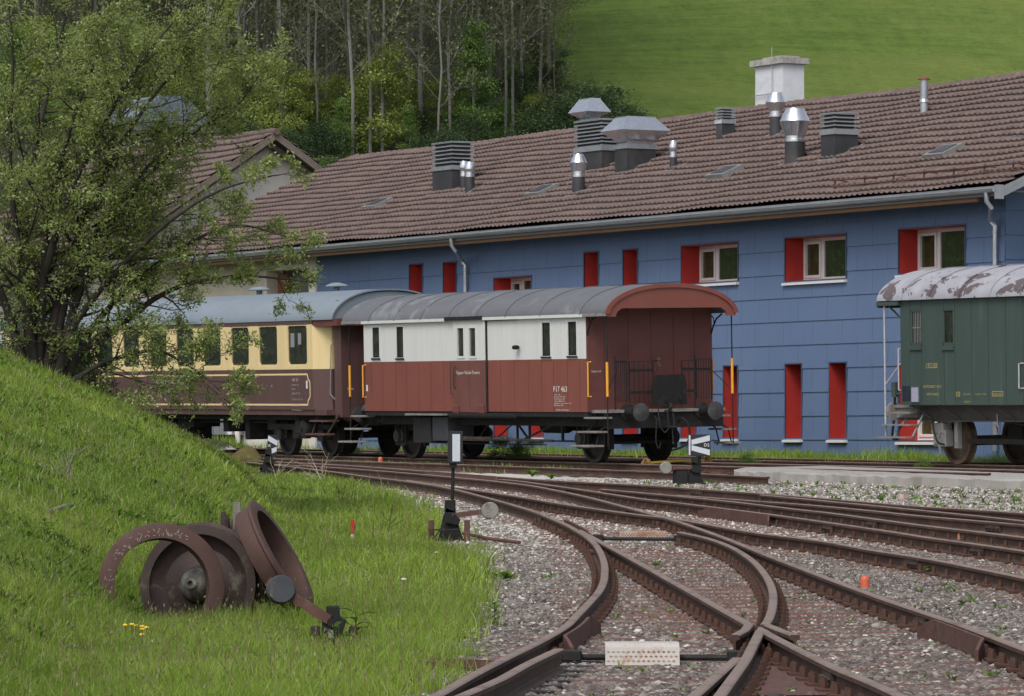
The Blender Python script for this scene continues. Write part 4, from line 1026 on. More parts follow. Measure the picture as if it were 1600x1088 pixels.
mb = MB(); xa, za = gx(1592.5, 568, -.78); _, zb_ = gx(1592.5, 607, -.78); mb.tube([(xa + .1, -.74, za), (xa, -.79, za), (xa, -.79, zb_), (xa + .1, -.74, zb_)], .016, 6); mb.build('handrail', M['white_rust'], GW)
mb = MB(); mb.box((xg0 - .62, -.5, zgb - .06), (xg0 + .2, 2.0, zgb + .0)); mb.box((xg0 - .66, -.6, zgb - .32), (xg0 - .6, 2.1, zgb)); mb.box((xg0 - .6, -.45, zgb - .26), (xg0 + .15, -.38, zgb - .02)); mb.build('headstock', M['grey_metal'], GW)
for y_ in (CY - .875, CY + .875): buffer(GW, xg0 - .62, y_, zgb - .14, -1, .2, M['grey_metal'], M['grey_metal'])
mb = MB(); mb.box((xg0 + .2, -.36, zgb - .32), (xg1, -.3, zgb - .01)); 
for k in range(9): xx = xg0 + .2 + k * .95; mb.bar((xx, -.62, zgb - .01), (xx + .42, -.37, zgb - .30), .03, .02)
mb.box((xg0 + .1, -.60, zgb - .03), (xg1, -.5, zgb)); mb.box((xg0 + .2, -.42, zgb - .34), (xg1, -.3, zgb - .31)); mb.build('underframe', pm('underframe_dusty_grey', (.07, .065, .06), .25, 4, .7), GW)
wheelset(GW, 0, CY, .5, pm('wagon_wheel_rust', (.10, .075, .055), .35, 6, .65, .3, .3, 60, (.20, .13, .07), 4, .5, .66)); wheelset(GW, 6.0, CY, .5)
for s_ in (-1, 1):
    yy = CY + s_ * 1.02; mb = MB(); leaf_spring(mb, -.08, yy, .90, 1.5, 7); mb.build('leaf_spring', M['grey_metal'], GW)
    mb = MB(); mb.box((-.36, yy - .12, .36), (.08, yy + .1, .70), bev=.02); mb.box((-.4, yy - .14, .62), (.02, yy + .1, .84), bev=.02); mb.box((-.30, yy - .15, .40), (-.1, yy - .1, .56), bev=.02); mb.build('axle_box', M['grey_metal'], GW)
    mb = MB()
    for d in (-.62, -.32, .1, .52): mb.bar((d, yy, 1.1), (d + (.14 if d < 0 else .02), yy, zgb - .3), .05)
    mb.box((.30, yy - .05, .33), (.42, yy + .05, zgb - .3)); mb.box((-.78, yy - .04, .95), (-.66, yy + .04, zgb - .25)); mb.box((.58, yy - .06, .96), (.80, yy + .06, zgb - .3), bev=.02); mb.tube([(-.1, yy - .1, .2), (-.14, yy - .14, .5), (-.02, yy - .12, .85)], .03, 6); mb.build('axle_guard', M['grey_metal'], GW)
mb = MB()
for d in (-.62, .62, 5.4):
    mb.cyl((d, CY - .8, .42), (d, CY + .8, .42), .035, n=8)
mb.box((.6, -.2, .42), (5.6, -.1, .52)); mb.box((1.4, .2, .5), (1.9, 1.2, zgb - .3)); mb.box((2.6, .1, .55), (2.9, .5, zgb - .3)); mb.bar((1.2, -.3, .95), (4.5, -.3, .62), .03); mb.build('brake_gear', M['black'], GW)
zz = [gx(1400, 664)[1], gx(1400, 683.5, -.9)[1]]
mb = MB(); p0 = gx(1386, 664, -.75)[0]; p1 = gx(1431, 665, -.75)[0]; mb.box((p0, -.90, zz[0] - .015), (p1, -.66, zz[0] + .015)); mb.build('step', M['wood_grey'], GW)
mb = MB(); p0 = gx(1374, 683, -.9)[0]; p1 = gx(1422, 684, -.9)[0]; mb.box((p0, -1.02, zz[1] - .015), (p1, -.76, zz[1] + .015)); mb.build('step', M['wood_grey'], GW)
mb = MB(); z0_ = gx(1400, 645, -.6)[1]; mb.box((gx(1398, 645, -.6)[0], -.7, z0_ - .015), (gx(1428, 645, -.6)[0], -.5, z0_ + .015)); mb.build('step', M['wood_grey'], GW)
mb = MB()
for a, b in (((1436, 648), (1423, 683)), ((1410, 655), (1394, 683))):
    (xa, za), (xb, zb_) = gx(*a, -.6), gx(*b, -.9); mb.bar((xa, -.5, za), (xb, -.85, zb_), .035)
mb.build('step_hanger', M['grey_metal'], GW)
p = gx(1398, 608, -.3); mb = MB(); mb.cyl((p[0], -.3, p[1] - .17), (p[0], -.3, p[1] + .14), .07, n=12); mb.cyl((p[0], -.3, p[1] - .1), (p[0] + .4, -.3, p[1] - .1), .025, n=8); mb.build('valve', M['green'], GW)
hose(GW, [(p[0], -.3, p[1] - .15), (p[0] + .0, -.31, p[1] - .5), (p[0] - .06, -.33, p[1] - .9), (p[0] - .04, -.32, p[1] - 1.02), (p[0] + .08, -.3, p[1] - 1.03)], .026)
q = [gx(1450, 655, -.6), gx(1453, 675, -.7), (gx(1462, 691, -.7)), (gx(1472, 695, -.7))]; hose(GW, [(q[0][0], -.5, q[0][1]), (q[1][0], -.6, q[1][1]), (q[2][0], -.65, q[2][1]), (q[3][0], -.65, q[3][1])], .022)
mb = MB(); x_, z_ = gx(1558.5, 647, -.62); mb.cyl((x_, -.63, z_), (x_ + .01, -.63, z_ - .2), .008, n=5); mb.tube([(x_, -.63, z_ - .2), (x_ + .06, -.63, z_ - .27), (x_ + .03, -.63, z_ - .40), (x_ - .04, -.63, z_ - .38), (x_ - .05, -.63, z_ - .27), (x_, -.63, z_ - .2)], .009, 6); mb.build('release_ring', M['grey_metal'], GW)
mb = MB(); (xa, za), (xb, zb_) = gx(1410.5, 603.5), gx(1422, 626); mb.box((xa, -.752, zb_), (xb, -.741, za)); mb.build('notice_board', pm('blue_black_board', (.012, .018, .035), .2), GW)
mb = MB(); (xa, za), (xb, zb_) = gx(1425.5, 605.5), gx(1436.5, 628); mb.box((xa - .03, -.76, zb_ - .03), (xb + .05, -.741, za + .03), bev=.01); w = mb.build('label_holder', M['green'], GW)
M['wire'] = pm('pale_paper_behind_wire', (.30, .30, .38), .25, 30, .7, 0, .3, 120); mb = MB(); mb.box((xa, -.766, zb_), (xb, -.762, za)); mb.build('label', M['wire'], w)
mb = MB(); yT = -.744
(xa, za), (xb, _) = gx(1447, 575.5, yT), gx(1465, 575.5, yT); add_text(mb, 'L’ECLISSE', xa, za, .105, xb - xa, yT)
for s, a, b, py, h in (('DEUTZ D’ARNET T 1980 FC', 1443, 1471, 606.5, .055), ('LIMITE DE CHARGE 5t', 1448, 1467, 618, .05), ('12', 1495, 1499, 618, .055), ('Tare 14.9t', 1505, 1516, 617.5, .04), ('←5.0m→ 12.0m', 1524, 1541, 617.5, .035), ('LONG 9.5', 1506, 1516, 629.5, .04), ('GE 80 50/07', 1551, 1566, 618, .05)):
    (xa, za), (xb, _) = gx(a, py, yT), gx(b, py, yT); add_text(mb, s, xa, za, h, xb - xa, yT)
for a, b, c, d in ((1494, 1500, 612.5, 619.5), (1550, 1567.5, 611.5, 619.5)):
    (xa, za), (xb, zb_) = gx(a, c, yT), gx(b, d, yT)
    for q in (((xa, za - .01), (xb, za)), ((xa, zb_), (xb, zb_ + .01)), ((xa, zb_), (xa + .01, za)), ((xb - .01, zb_), (xb, za))): mb.box((q[0][0], yT - .001, q[0][1]), (q[1][0], yT + .001, q[1][1]))
mb.build('lettering', M['letter_yellow'], GW)
# ------------------------------------------------------------------ long blue building
MBD = Matrix.Translation((10.551, 95.80, 0)) @ Matrix.Rotation(YAW, 4, 'Z')
def wallp(px, py, y=0.0): p = hit(MBD, 1, y, px, py); return p.x, p.z
def cladding():
    t = NT('blue_fibre_cement'); v = t.coord('Object'); vs = t.coord('Object', (1.2, 1.2, .12))
    c = t.mix(t.ramp(t.noise(v, .5, 6), .3, .7), (.092, .140, .245), (.112, .166, .275))
    c = t.mix(t.math('MULTIPLY', t.ramp(t.noise(vs, 5, 7, .7), .4, .75), .35), c, (.14, .18, .26))
    c = t.mix(t.math('MULTIPLY', t.ramp(t.noise(v, 60, 4), .4, .7), .25), c, (.07, .11, .22))
    s = t.n('ShaderNodeSeparateXYZ'); t.l(v, s.inputs[0])
    row = t.math('FLOOR', t.math('DIVIDE', s.outputs['Z'], .5255)); off = t.math('MULTIPLY', t.math('MODULO', row, 2.0), .62)
    fx = t.math('FRACT', t.math('DIVIDE', t.math('ADD', t.math('ADD', s.outputs['X'], off), 100.0), 1.24))
    ln = t.math('LESS_THAN', fx, .014); c = t.mix(t.math('MULTIPLY', ln, .7), c, (.04, .06, .11))
    gr = t.math('MULTIPLY', t.ramp(t.math('ADD', t.math('MULTIPLY', s.outputs['Z'], -.55), t.math('MULTIPLY', t.noise(v, 1.4, 9, .75), 1.2)), .02, .42), .5); c = t.mix(gr, c, (.12, .135, .145))
    st_ = t.coord('Object', (3.0, 3.0, .10)); c = t.mix(t.math('MULTIPLY', t.ramp(t.noise(st_, 2.4, 6, .7), .56, .74), .22), c, (.045, .065, .11))
    return t.done(c, .62, 0, .3)
M['blue'] = cladding()
M['red_reveal'] = pm('red_reveal_paint', (.38, .032, .026), .08, 2, .55, 0, .04, 50, fine=.1)
M['cream'] = pm('cream_render', (.52, .47, .37), .1, 1.2, .85, 0, .15, 40, (.40, .36, .29), .8, .55, .8, fine=.15)
M['offwhite'] = pm('offwhite_render', (.60, .57, .52), .1, 1.2, .85, 0, .15, 40, (.45, .42, .37), .9, .55, .8, fine=.15)
M['frame_white'] = pm('white_window_frame', (.68, .66, .64), .05, 6, .4, 0, 0)
M['zinc'] = pm('zinc_sheet', (.42, .44, .46), .12, 3, .38, .7, .04, 40, (.34, .36, .38), 2, fine=.1)
M['zinc_bright'] = pm('bright_steel_cowl', (.62, .64, .68), .1, 3, .26, .9, .03, 40, (.48, .48, .52), 2, .5, .8, fine=.06)
M['dark_sheet'] = pm('dark_flashing_sheet', (.055, .055, .06), .2, 3, .45, .4, .05, 40, (.085, .075, .075), 1.5, fine=.15)
M['timber'] = pm('stained_timber', (.22, .12, .06), .15, 5, .7, 0, .15, 50, (.19, .09, .045), 3, streak=(.4, 2, 2))
M['soffit'] = pm('grey_soffit', (.22, .22, .22), .1, 2, .8)
def tiles_mat():
    t = NT('clay_interlocking_tiles'); v = t.coord('Object')
    s = t.n('ShaderNodeSeparateXYZ'); t.l(v, s.inputs[0])
    a = t.math('FLOOR', t.math('DIVIDE', s.outputs['X'], .215)); b = t.math('FLOOR', t.math('DIVIDE', s.outputs['Y'], .42))
    cb = t.n('ShaderNodeCombineXYZ'); t.l(a, cb.inputs[0]); t.l(b, cb.inputs[1])
    wn = t.n('ShaderNodeTexWhiteNoise', noise_dimensions='3D'); t.l(cb.outputs[0], wn.inputs['Vector'])
    c = t.mix(wn.outputs['Value'], (.105, .073, .066), (.158, .112, .100))
    c = t.mix(t.math('MULTIPLY', t.ramp(t.noise(v, .35, 8, .6), .42, .7), .5), c, (.10, .078, .072))
    c = t.mix(t.math('MULTIPLY', t.ramp(t.noise(v, 7, 8, .75), .54, .68), .55), c, (.22, .185, .155))
    c = t.mix(t.math('MULTIPLY', t.ramp(t.noise(v, 3.1, 8, .75), .56, .7), .5), c, (.065, .05, .04))
    t.bump(t.noise(v, 50, 5), .25, .01)
    return t.done(c, .78, 0, .3)
M['tiles'] = tiles_mat()
BLD = empty('industrial_building', MBD, 'long two storey building with blue cladding, red window recesses and many roof vents', 'building')
ROWS = [wallp(1204, y)[1] for y in (687.5, 650.8, 614, 577.4, 540.8, 504.2, 467.6, 431, 394.2, 357.4)]
ROWS = [ROWS[0] - (ROWS[1] - ROWS[0]) * 1.6] + ROWS
ZG = .9
zgut = (hit(MBD, 1, -.82, 1440, 309).z + hit(MBD, 1, -.82, 620, 373).z) / 2
zwt = zgut - .02
xblue = wallp(496, 500)[0]; xbeige0 = None
TAN = .44; ZEAVE = zgut + .02; YE = -.72
def roof_px(x, w): return px_of(MBD @ Vector((x, YE + w, ZEAVE + TAN * w)))
W = 6.0
while W < 14:
    a = roof_px(-18, W)
    if a[1] <= 122 + .1231 * (1596 - a[0]): break
    W += .02
xl = -10.0
while xl > -60 and roof_px(xl, W)[0] > 556: xl -= .05
xr_ = .95
# openings
hup = []; hlow = []
def H(a, b, c, d): (xa, zt_), (xb, _) = wallp(a, c), wallp(b, c); return (xa, xb, wallp((a + b) / 2, d)[1], wallp((a + b) / 2, c)[1])
wide = [H(773, 831, 433.5, 496), H(1066, 1154, 382, 441), H(1228, 1323, 369.5, 437), H(1405.6, 1509, 355.5, 424.5), H(1405.6, 1509, 566, 688)]
narrow = [H(641, 661, 413.5, 480), H(694, 714, 410.5, 479), H(914, 936, 394.5, 470), H(975, 997, 390.5, 467)]
narrow += [H(a, b, 571.5 + (1240 - (a + b) / 2) * .03 - 2, 684.5 - (1240 - (a + b) / 2) * .006) for a, b in ((641, 661), (694, 714.5), (773, 794), (830, 849.5), (914, 936), (975, 997), (1066, 1088), (1132, 1153.5), (1228.5, 1253.5), (1297.6, 1323.4))]
allh = wide + narrow
mb = MB(); TILT = .020
zs_all = [ZG] + ROWS[1:] + [zwt]
for r in range(len(zs_all) - 1):
    z0, z1 = zs_all[r], zs_all[r + 1]
    hs = [(a, b, max(c, z0), min(d, z1)) for a, b, c, d in allh if c < z1 and d > z0]
    fn = lambda x, z, w, z0=z0, z1=z1: (x, -TILT * (1 - (z - z0) / max(.3, z1 - z0)) + w, z)
    holes_wall(mb, xblue, 0, z0, z1, hs, fn)
    xs_ = sorted([xblue, 0] + [h[0] for h in hs if h[2] <= z0] + [h[1] for h in hs if h[2] <= z0])
    for a, b in zip(xs_[::2], xs_[1::2]): mb.add([(a, -TILT, z0), (b, -TILT, z0), (b, .002, z0 + .012), (a, .002, z0 + .012)], [(0, 3, 2, 1)])
# right gable wall
tri = [(0, ZG), (2 * W + 2 * YE, ZG), (2 * W + 2 * YE, zwt), (W + YE, ZEAVE + TAN * W - .2), (0, zwt)]
mb.add([(0, u, v) for u, v in tri], [(0, 1, 2, 3, 4)])
for k in range(1, 14):
    z = ZG + .2 + k * .5255 * 1.0
    mb.box((0, 0, z), (.018, min(2 * W + 2 * YE, 99), z + .008))
mb.build('blue_wall', M['blue'], BLD)
DEP = .58
for a, b, c, d in allh:
    mb = MB()
    P = [(a, -TILT - .006, c), (b, -TILT - .006, c), (b, -TILT - .006, d), (a, -TILT - .006, d)]; Q = [(x, DEP, z) for x, y, z in P]
    mb.add(P + Q, [(0, 1, 5, 4), (1, 2, 6, 5), (2, 3, 7, 6), (3, 0, 4, 7)])
    mb.add([(a, DEP, c), (b, DEP, c), (b, DEP, d), (a, DEP, d)], [(0, 1, 2, 3)])
    mb.build('window_reveal', M['red_reveal'], BLD)
M['trim'] = pm('dark_blue_trim', (.05, .07, .12), .1, 5, .5)
for a, b, c, d in allh:
    mb = MB()   # thin dark cover strip round each opening
    for q in (((a - .03, c), (a, d + .03)), ((b, c), (b + .03, d + .03)), ((a, d), (b, d + .03))): mb.box((q[0][0], -TILT - .014, q[0][1]), (q[1][0], .0, q[1][1]))
    mb.build('opening_trim', M['trim'], BLD)
def add_window(h, idx):
    a, b, c, d = h; mb = MB(); y0, y1 = DEP - .10, DEP - .02; t_ = .075
    xm = a + (b - a) * .335 if b - a > 1 else None
    mb.box((a, y0, c), (a + t_, y1, d)); mb.box((b - t_, y0, c), (b, y1, d)); mb.box((a + t_, y0, d - t_), (b - t_, y1, d)); mb.box((a + t_, y0, c), (b - t_, y1, c + t_))
    if xm:
        mb.box((xm - .09, y0, c + t_), (xm + .03, y1, d - t_))
        for q in (((a + t_, c + t_), (a + t_ + .06, d - t_)), ((xm - .15, c + t_), (xm - .09, d - t_)), ((a + t_ + .06, d - t_ - .06), (xm - .15, d - t_)), ((a + t_ + .06, c + t_), (xm - .15, c + t_ + .06))): mb.box((q[0][0], y0 - .03, q[0][1]), (q[1][0], y1, q[1][1]))
    w = mb.build('window', M['frame_white'], BLD)
    mb = MB(); mb.box((a + t_ - .01, y0 + .03, c + t_ - .01), (b - t_ + .01, y0 + .045, d - t_ + .01)); mb.build('pane', M['glass_green'], w)
    mb = MB(); mb.prism([(-TILT - .07, c - .10), (-TILT - .07, c - .045), (DEP - .1, c + .004), (DEP - .1, c - .05), (-.02, c - .10)], lambda u, v, x: (x, u, v), a - .06, b + .03); mb.build('sill', M['frame_white'], w)
for i, h in enumerate(wide + narrow): add_window(h, i)
# cream part of the front and the far gable
mb = MB(); xe0 = xl - .2
ho = H(417.5, 487, 421, 470); ho = (ho[0], ho[1], ho[2] - .9, ho[3])
holes_wall(mb, xe0 - 8, xblue, ZG, zwt, [ho], lambda x, z, w: (x, w + .03, z), .55); mb.build('cream_wall', M['cream'], BLD)
mb = MB(); mb.box((xblue - .45, -.05, ZG), (xblue - .02, .05, zwt)); mb.box((ho[0] - .1, -.03, ho[3]), (ho[1] + .1, .035, ho[3] + .12)); mb.box((ho[0] - .1, -.03, ho[2]), (ho[0], .035, ho[3])); mb.box((ho[1], -.03, ho[2]), (ho[1] + .1, .035, ho[3])); mb.build('wall_pilaster', M['offwhite'], BLD)
mb = MB(); mb.box((ho[0], .5, ho[2]), (ho[1], .56, ho[3])); mb.build('recess_panel', pm('grey_green_grille', (.13, .14, .12), .25, 30, .7, 0, .4, 60), BLD)
(xa, za), (xb, zb_) = wallp(441, 430, .45), wallp(454, 458, .45); mb = MB(); mb.box((xa, .3, zb_ - .5), (xb, .48, za), bev=.02); mb.box((xa + .15, .28, zb_ - .4), (xb - .15, .31, za - .45)); mb.build('brick_pier', M['rust_orange'], BLD)
mb = MB(); tri2 = [(0.04, ZG), (2 * W + 2 * YE, ZG), (2 * W + 2 * YE, zwt), (W + YE, ZEAVE + TAN * W - .2), (0.04, zwt)]
mb.prism(tri2, lambda u, v, w: (w, u, v), xe0, xe0 + .2); mb.box((xe0, 2 * W + 2 * YE - .2, ZG), (-.05, 2 * W + 2 * YE, zwt)); mb.build('rear_wall', M['offwhite'], BLD)
# bright base seen under the coach: wall, panelled gate, ramp
mb = MB(); 
def wp(px, py, y=-.25): return wallp(px, py, y)
(xa, za), (xb, zb_) = wp(262, 652), wp(432, 689); mb.box((xa - 6, -.25, ZG + .2), (xb, .02, 2.9)); mb.build('plinth_wall', M['offwhite'], BLD)
mb = MB(); (xa, za), (xb, zb_) = wp(315, 655, -.3), wp(352, 681, -.3); mb.box((xa, -.30, zb_), ((xa + xb) / 2 - .02, -.255, 2.8)); mb.box(((xa + xb) / 2 + .02, -.30, zb_), (xb, -.255, 2.8)); mb.build('steel_gate', M['zinc'], BLD)
mb = MB(); (xa, za), (xb, zb_) = wp(290, 687, -.8), wp(353, 682, -.8); mb.bar((xa, -.8, za), (xb, -.8, zb_), 1.0, .1); mb.build('ramp', M['black_soft'], BLD)
mb = MB(); (xa, za), (xb, zb_) = wp(358, 652, -.5), wp(378, 664, -.5); mb.box((xa, -.55, zb_), (xb, -.25, za + .3)); mb.build('brick_block', M['rust_orange'], BLD)
mb = MB()
for px in (358.5, 369): (xa, za) = wp(px, 664, -.5); mb.cyl((xa, -.45, za), (xa, -.45, ZG + .3), .08, n=8)
mb.build('marker_post', M['frame_white'], BLD)
# roof
def tile_sheet(x0, x1, yf, w, ze, tan, back, mat, parent, name='tiled_roof'):
    nt = int((x1 - x0) / .215); nr = int(w * math.sqrt(1 + tan * tan) / .42); dxs = (x1 - x0) / nt
    ux = np.array([0, .18, .36, .5, .62, .78, .92]); hx_ = np.array([0, .003, .006, .026, .040, .026, .006])
    X = np.concatenate([x0 + (i + ux) * dxs for i in range(nt)] + [[x1]]); Hh = np.concatenate([hx_] * nt + [[0]])
    vr = []; 
    for r in range(nr): vr += ([(r / nr, .0), ((r - .09) / nr, .045)] if r else []) + [((r - (.09 if r else 0)) / nr, .085), ((r + .45) / nr, .045), ((r + .985) / nr, 0.0)]
    T = np.array([v[0] for v in vr] + [1.0]); Hr = np.array([v[1] for v in vr] + [.03])
    jit = rng.normal(0, .0025, (nr + 1, nt + 1)); 
    Xg, Tg = np.meshgrid(X, T); Hg = Hh[None, :] + Hr[:, None]
    ri = np.clip(((Tg + .1 / nr) * nr).astype(int), 0, nr); ci = np.minimum(((Xg - x0) / dxs).astype(int), nt); Hg = Hg + jit[ri, ci]
    sag = .02 * np.sin(Xg * .55) + .012 * np.sin(Xg * 1.7 + 2)
    cs = 1 / math.sqrt(1 + tan * tan); Yg = yf + Tg * w * (1 if not back else -1) - Hg * tan * cs * (1 if not back else -1); Zg = ze + Tg * w * tan + Hg * cs + sag
    nx, ny = len(X), len(T); V = np.stack([Xg.ravel(), Yg.ravel(), Zg.ravel()], 1)
    i, j = np.meshgrid(np.arange(nx - 1), np.arange(ny - 1)); a = (j * nx + i).ravel()
    me = np_mesh(name, V, np.stack([a, a + 1, a + nx + 1, a + nx], 1), False, None, [mat])
    return link(bpy.data.objects.new(name, me), parent)
RF = tile_sheet(xl - .35, xr_, YE - .06, W + .06, ZEAVE + .03, TAN, False, M['tiles'], BLD)
RB = MB(); yb = 2 * (YE + W) - YE
RB.add([(xl - .35, yb, ZEAVE), (xr_, yb, ZEAVE), (xr_, YE + W, ZEAVE + TAN * W + .04), (xl - .35, YE + W, ZEAVE + TAN * W + .04)], [(0, 1, 2, 3)])
RB.add([(xl - .35, YE + .05, ZEAVE - .04), (xr_, YE + .05, ZEAVE - .04), (xr_, YE + W, ZEAVE + TAN * W - .03), (xl - .35, YE + W, ZEAVE + TAN * W - .03)], [(0, 1, 2, 3)])
RB.build('roof_rear_slope', M['tiles'], BLD)
mb = MB(); xx = xl - .3
while xx < xr_:    # ridge tiles
    zr_ = ZEAVE + TAN * W + rnd.uniform(-.006, .006) + .02 * math.sin(xx * .55)
    mb.tube([(xx, YE + W, zr_ + .015), (xx + .40, YE + W, zr_ + .0)], [.125, .105], 10); xx += .36
mb.build('ridge_tiles', M['tiles'], RF)
mb = MB()
for x_ in (xl - .35, ):
    yy = 0
    while yy < W: mb.tube([(x_, YE + yy, ZEAVE + TAN * yy + .05), (x_, YE + yy + .38, ZEAVE + TAN * (yy + .38) + .03)], [.09, .075], 8); yy += .34
mb.build('verge_tiles', M['tiles'], RF)
mb = MB(); mb.bar((xr_ - .02, YE - .05, ZEAVE - .10), (xr_ - .02, YE + W, ZEAVE + TAN * W - .10), .03, .2); mb.bar((xr_ - .02, 2 * (YE + W) - YE, ZEAVE - .10), (xr_ - .02, YE + W, ZEAVE + TAN * W - .10), .03, .2)
mb.box((xr_ - .1, YE - .16, ZEAVE - .24), (xr_ + .02, YE - .0, ZEAVE + .06)); mb.build('verge_board', M['zinc'], BLD)
mb = MB()   # half round gutter with front face
P = [(YE - .14 + .07 * math.cos(g) , ZEAVE - .02 + .07 * math.sin(g)) for g in np.linspace(math.pi, 2 * math.pi, 9)]; Po = [(YE - .14 + .078 * math.cos(g), ZEAVE - .02 + .078 * math.sin(g)) for g in np.linspace(2 * math.pi, math.pi, 9)]
mb.prism(P + Po, lambda u, v, w: (w, u, v), xl - .3, xr_ - .1); mb.cyl((xl - .3, YE - .215, ZEAVE - .018), (xr_ - .1, YE - .215, ZEAVE - .018), .012, n=8); mb.box((xl - .3, YE - .062, ZEAVE - .1), (xr_ - .1, YE - .05, ZEAVE + .05)); mb.build('gutter', M['zinc'], BLD)
mb = MB(); mb.box((xl - .3, YE - .05, ZEAVE - .16), (xr_ - .12, YE - .0, ZEAVE - .02)); mb.box((xl - .3, YE, ZEAVE - .08), (xr_ - .12, -.0, ZEAVE - .05)); 
mb.build('soffit', M['soffit'], BLD)
mb = MB(); mb.box((xl - .3, YE + .02, ZEAVE - .25), (xr_ - 1.0, YE + .10, ZEAVE - .12)); mb.build('eaves_board', M['timber'], BLD)
def downpipe(px_top, px_low, xw):
    mb = MB(); xg = wallp(px_top, 375, YE - .14)[0]; xd = wallp(px_low, 500, -.12)[0]
    mb.tube([(xg, YE - .14, ZEAVE - .08), (xg, YE - .13, ZEAVE - .28), (xg + .05, YE - .05, ZEAVE - .40), (xd - .05, -.2, ZEAVE - .62), (xd, -.12, ZEAVE - .75), (xd, -.12, ZEAVE - 1.2), (xd, -.12, ZG + .3)], .052, 10)
    for z in (ZEAVE - .9, ZEAVE - 3, ZEAVE - 5): mb.cyl((xd, -.12, z), (xd, -.12, z + .05), .062, n=10)
    mb.build('downpipe', M['zinc'], BLD, smooth=True)
downpipe(705, 727, 0); downpipe(1541, 1554.5, 0)
# roof furniture
nrm = Vector((0, -TAN, 1)).normalized()
def roof_hit(px, py):
    Mi = MBD.inverted(); o = Mi @ Vector((0, 0, EYE)); d = Mi.to_3x3() @ Vector(((px - CX) / F, 1, (HY - py) / F))
    q = Vector((0, YE, ZEAVE + .085)); t = (q - o).dot(nrm) / d.dot(nrm); return o + d * t
def zroof_at(y): return ZEAVE + .085 + TAN * (y - YE)
def pxscale(p): w = MBD @ p; return F / w.y
def flash(mb, p, wx, wy):
    mb.bar((p.x - wx, p.y - wy - .12, zroof_at(p.y - wy - .12) + .03), (p.x + wx + .05, p.y - wy - .12, zroof_at(p.y - wy - .12) + .03), .16, .02, up=nrm)
    for s_ in (-1, 1): mb.bar((p.x + s_ * (wx + .06), p.y - wy - .2, zroof_at(p.y - wy - .2) + .035), (p.x + s_ * (wx + .06), p.y + wy + .2, zroof_at(p.y + wy + .2) + .035), .1, .02, up=nrm)
def box_vent(pxl, pxc, pxr, ybase, yband0, yband1, ytop, hood=None):
    """near vertical edge at column pxc, base row there ybase; rows of band and top at the same edge"""
    p = roof_hit(pxc, ybase); s = pxscale(p); Lx = (pxc - pxl) / (s * .4819 * 1.05); Ly = (pxr - pxc) / (s * .86)
    Z = lambda py: p.z + (ybase - py) / s
    x0, x1, y0, y1 = p.x - Lx, p.x, p.y, p.y + Ly; zb0 = Z(yband0); zb1 = Z(yband1); zt = Z(ytop)
    e = bpy.data.objects.new('roof_vent', None); link(e, BLD); 
    mb = MB(); mb.box((x0, y0, p.z - .15), (x1, y1, zb0)); v = mb.build('roof_vent', M['dark_sheet'], BLD); bpy.data.objects.remove(e)
    mb = MB(); mb.box((x0 - .03, y0 - .03, zb0 + .002), (x1 + .03, y1 + .03, zb1)); mb.build('collar', M['zinc'], v)
    if hood is None:
        n = max(5, int((zt - zb1) / .085)); mb = MB(); mb.box((x0 + .06, y0 + .06, zb1), (x1 - .06, y1 - .06, zt - .02)); mb.build('vent_core', M['dark_sheet'], v)
        mb = MB()
        for k in range(n):
            z = zb1 + .02 + (zt - zb1 - .02) * k / (n - 1); 
            mb.prism([(0, z - .035), (.05, z), (.05, z + .012), (0, z - .02)], lambda u, w, q: (q, y0 - .02 + u, w), x0 - .02, x1 + .02); mb.prism([(0, z - .035), (.05, z), (.05, z + .012), (0, z - .02)], lambda u, w, q: (x1 + .02 - u, q, w), y0 - .02, y1 + .02)
            mb.prism([(0, z - .035), (.05, z), (.05, z + .012), (0, z - .02)], lambda u, w, q: (x0 - .02 + u, q, w), y0 - .02, y1 + .02)
        mb.box((x0 - .02, y0 - .02, zt - .012), (x1 + .02, y1 + .02, zt + .012)); mb.build('louvres', M['zinc'], v)
    else:
        zw, zt2, grow, top_in = Z(hood[0]), Z(hood[1]), hood[2], hood[3]
        mb = MB(); R = lambda g, z: [(x0 - g, y0 - g, z), (x1 + g, y0 - g, z), (x1 + g, y1 + g, z), (x0 - g, y1 + g, z)]
        rings = [R(-.05, zb1), R(-.03, zb1 + .08), R(grow, zw), R(-top_in, zt2), R(-top_in - .0, zt2 + .03)]; vs = sum(rings, [])
        mb.add(vs, [(4 * i + k, 4 * i + (k + 1) % 4, 4 * i + 4 + (k + 1) % 4, 4 * i + 4 + k) for i in range(4) for k in range(4)] + [(16, 17, 18, 19)]); mb.build('hood', M['zinc_bright'], v)
    mb = MB(); flash(mb, Vector(((x0 + x1) / 2, (y0 + y1) / 2, 0)), (x1 - x0) / 2, (y1 - y0) / 2); mb.build('flashing', M['zinc'], v)
def round_vent(px, pr, ybase, yneck, ywide, rwide, ytop, rtop):
    p = roof_hit(px, ybase); s = pxscale(p); Z = lambda py: p.z + (ybase - py) / s; r = pr / s
    mb = MB(); mb.cyl((p.x, p.y, p.z - .2), (p.x, p.y, Z(yneck)), r, n=20); v = mb.build('roof_vent', M['dark_sheet'], BLD, smooth=True)
    mb = MB(); zn, zw, zt = Z(yneck), Z(ywide), Z(ytop)
    mb.lathe([(r * 1.04, zn - .0), (r * 1.04, zn + .06), (r * .96, zn + .07), (r * .96, zn + .14), (r * 1.04, zn + .15), (rwide / s, zw), (rtop / s, zt), (0, zt + .005)], (p.x, p.y, 0), (0, 0, 1), 28); mb.build('cowl', M['zinc_bright'], v, smooth=True, )
    mb = MB(); flash(mb, p, r, r); mb.build('flashing', M['zinc'], v)
box_vent(673, 706.7, 739, 301, 265, 259.5, 221)
box_vent(896.7, 940.5, 968, 268, 235, 227, 185.5)
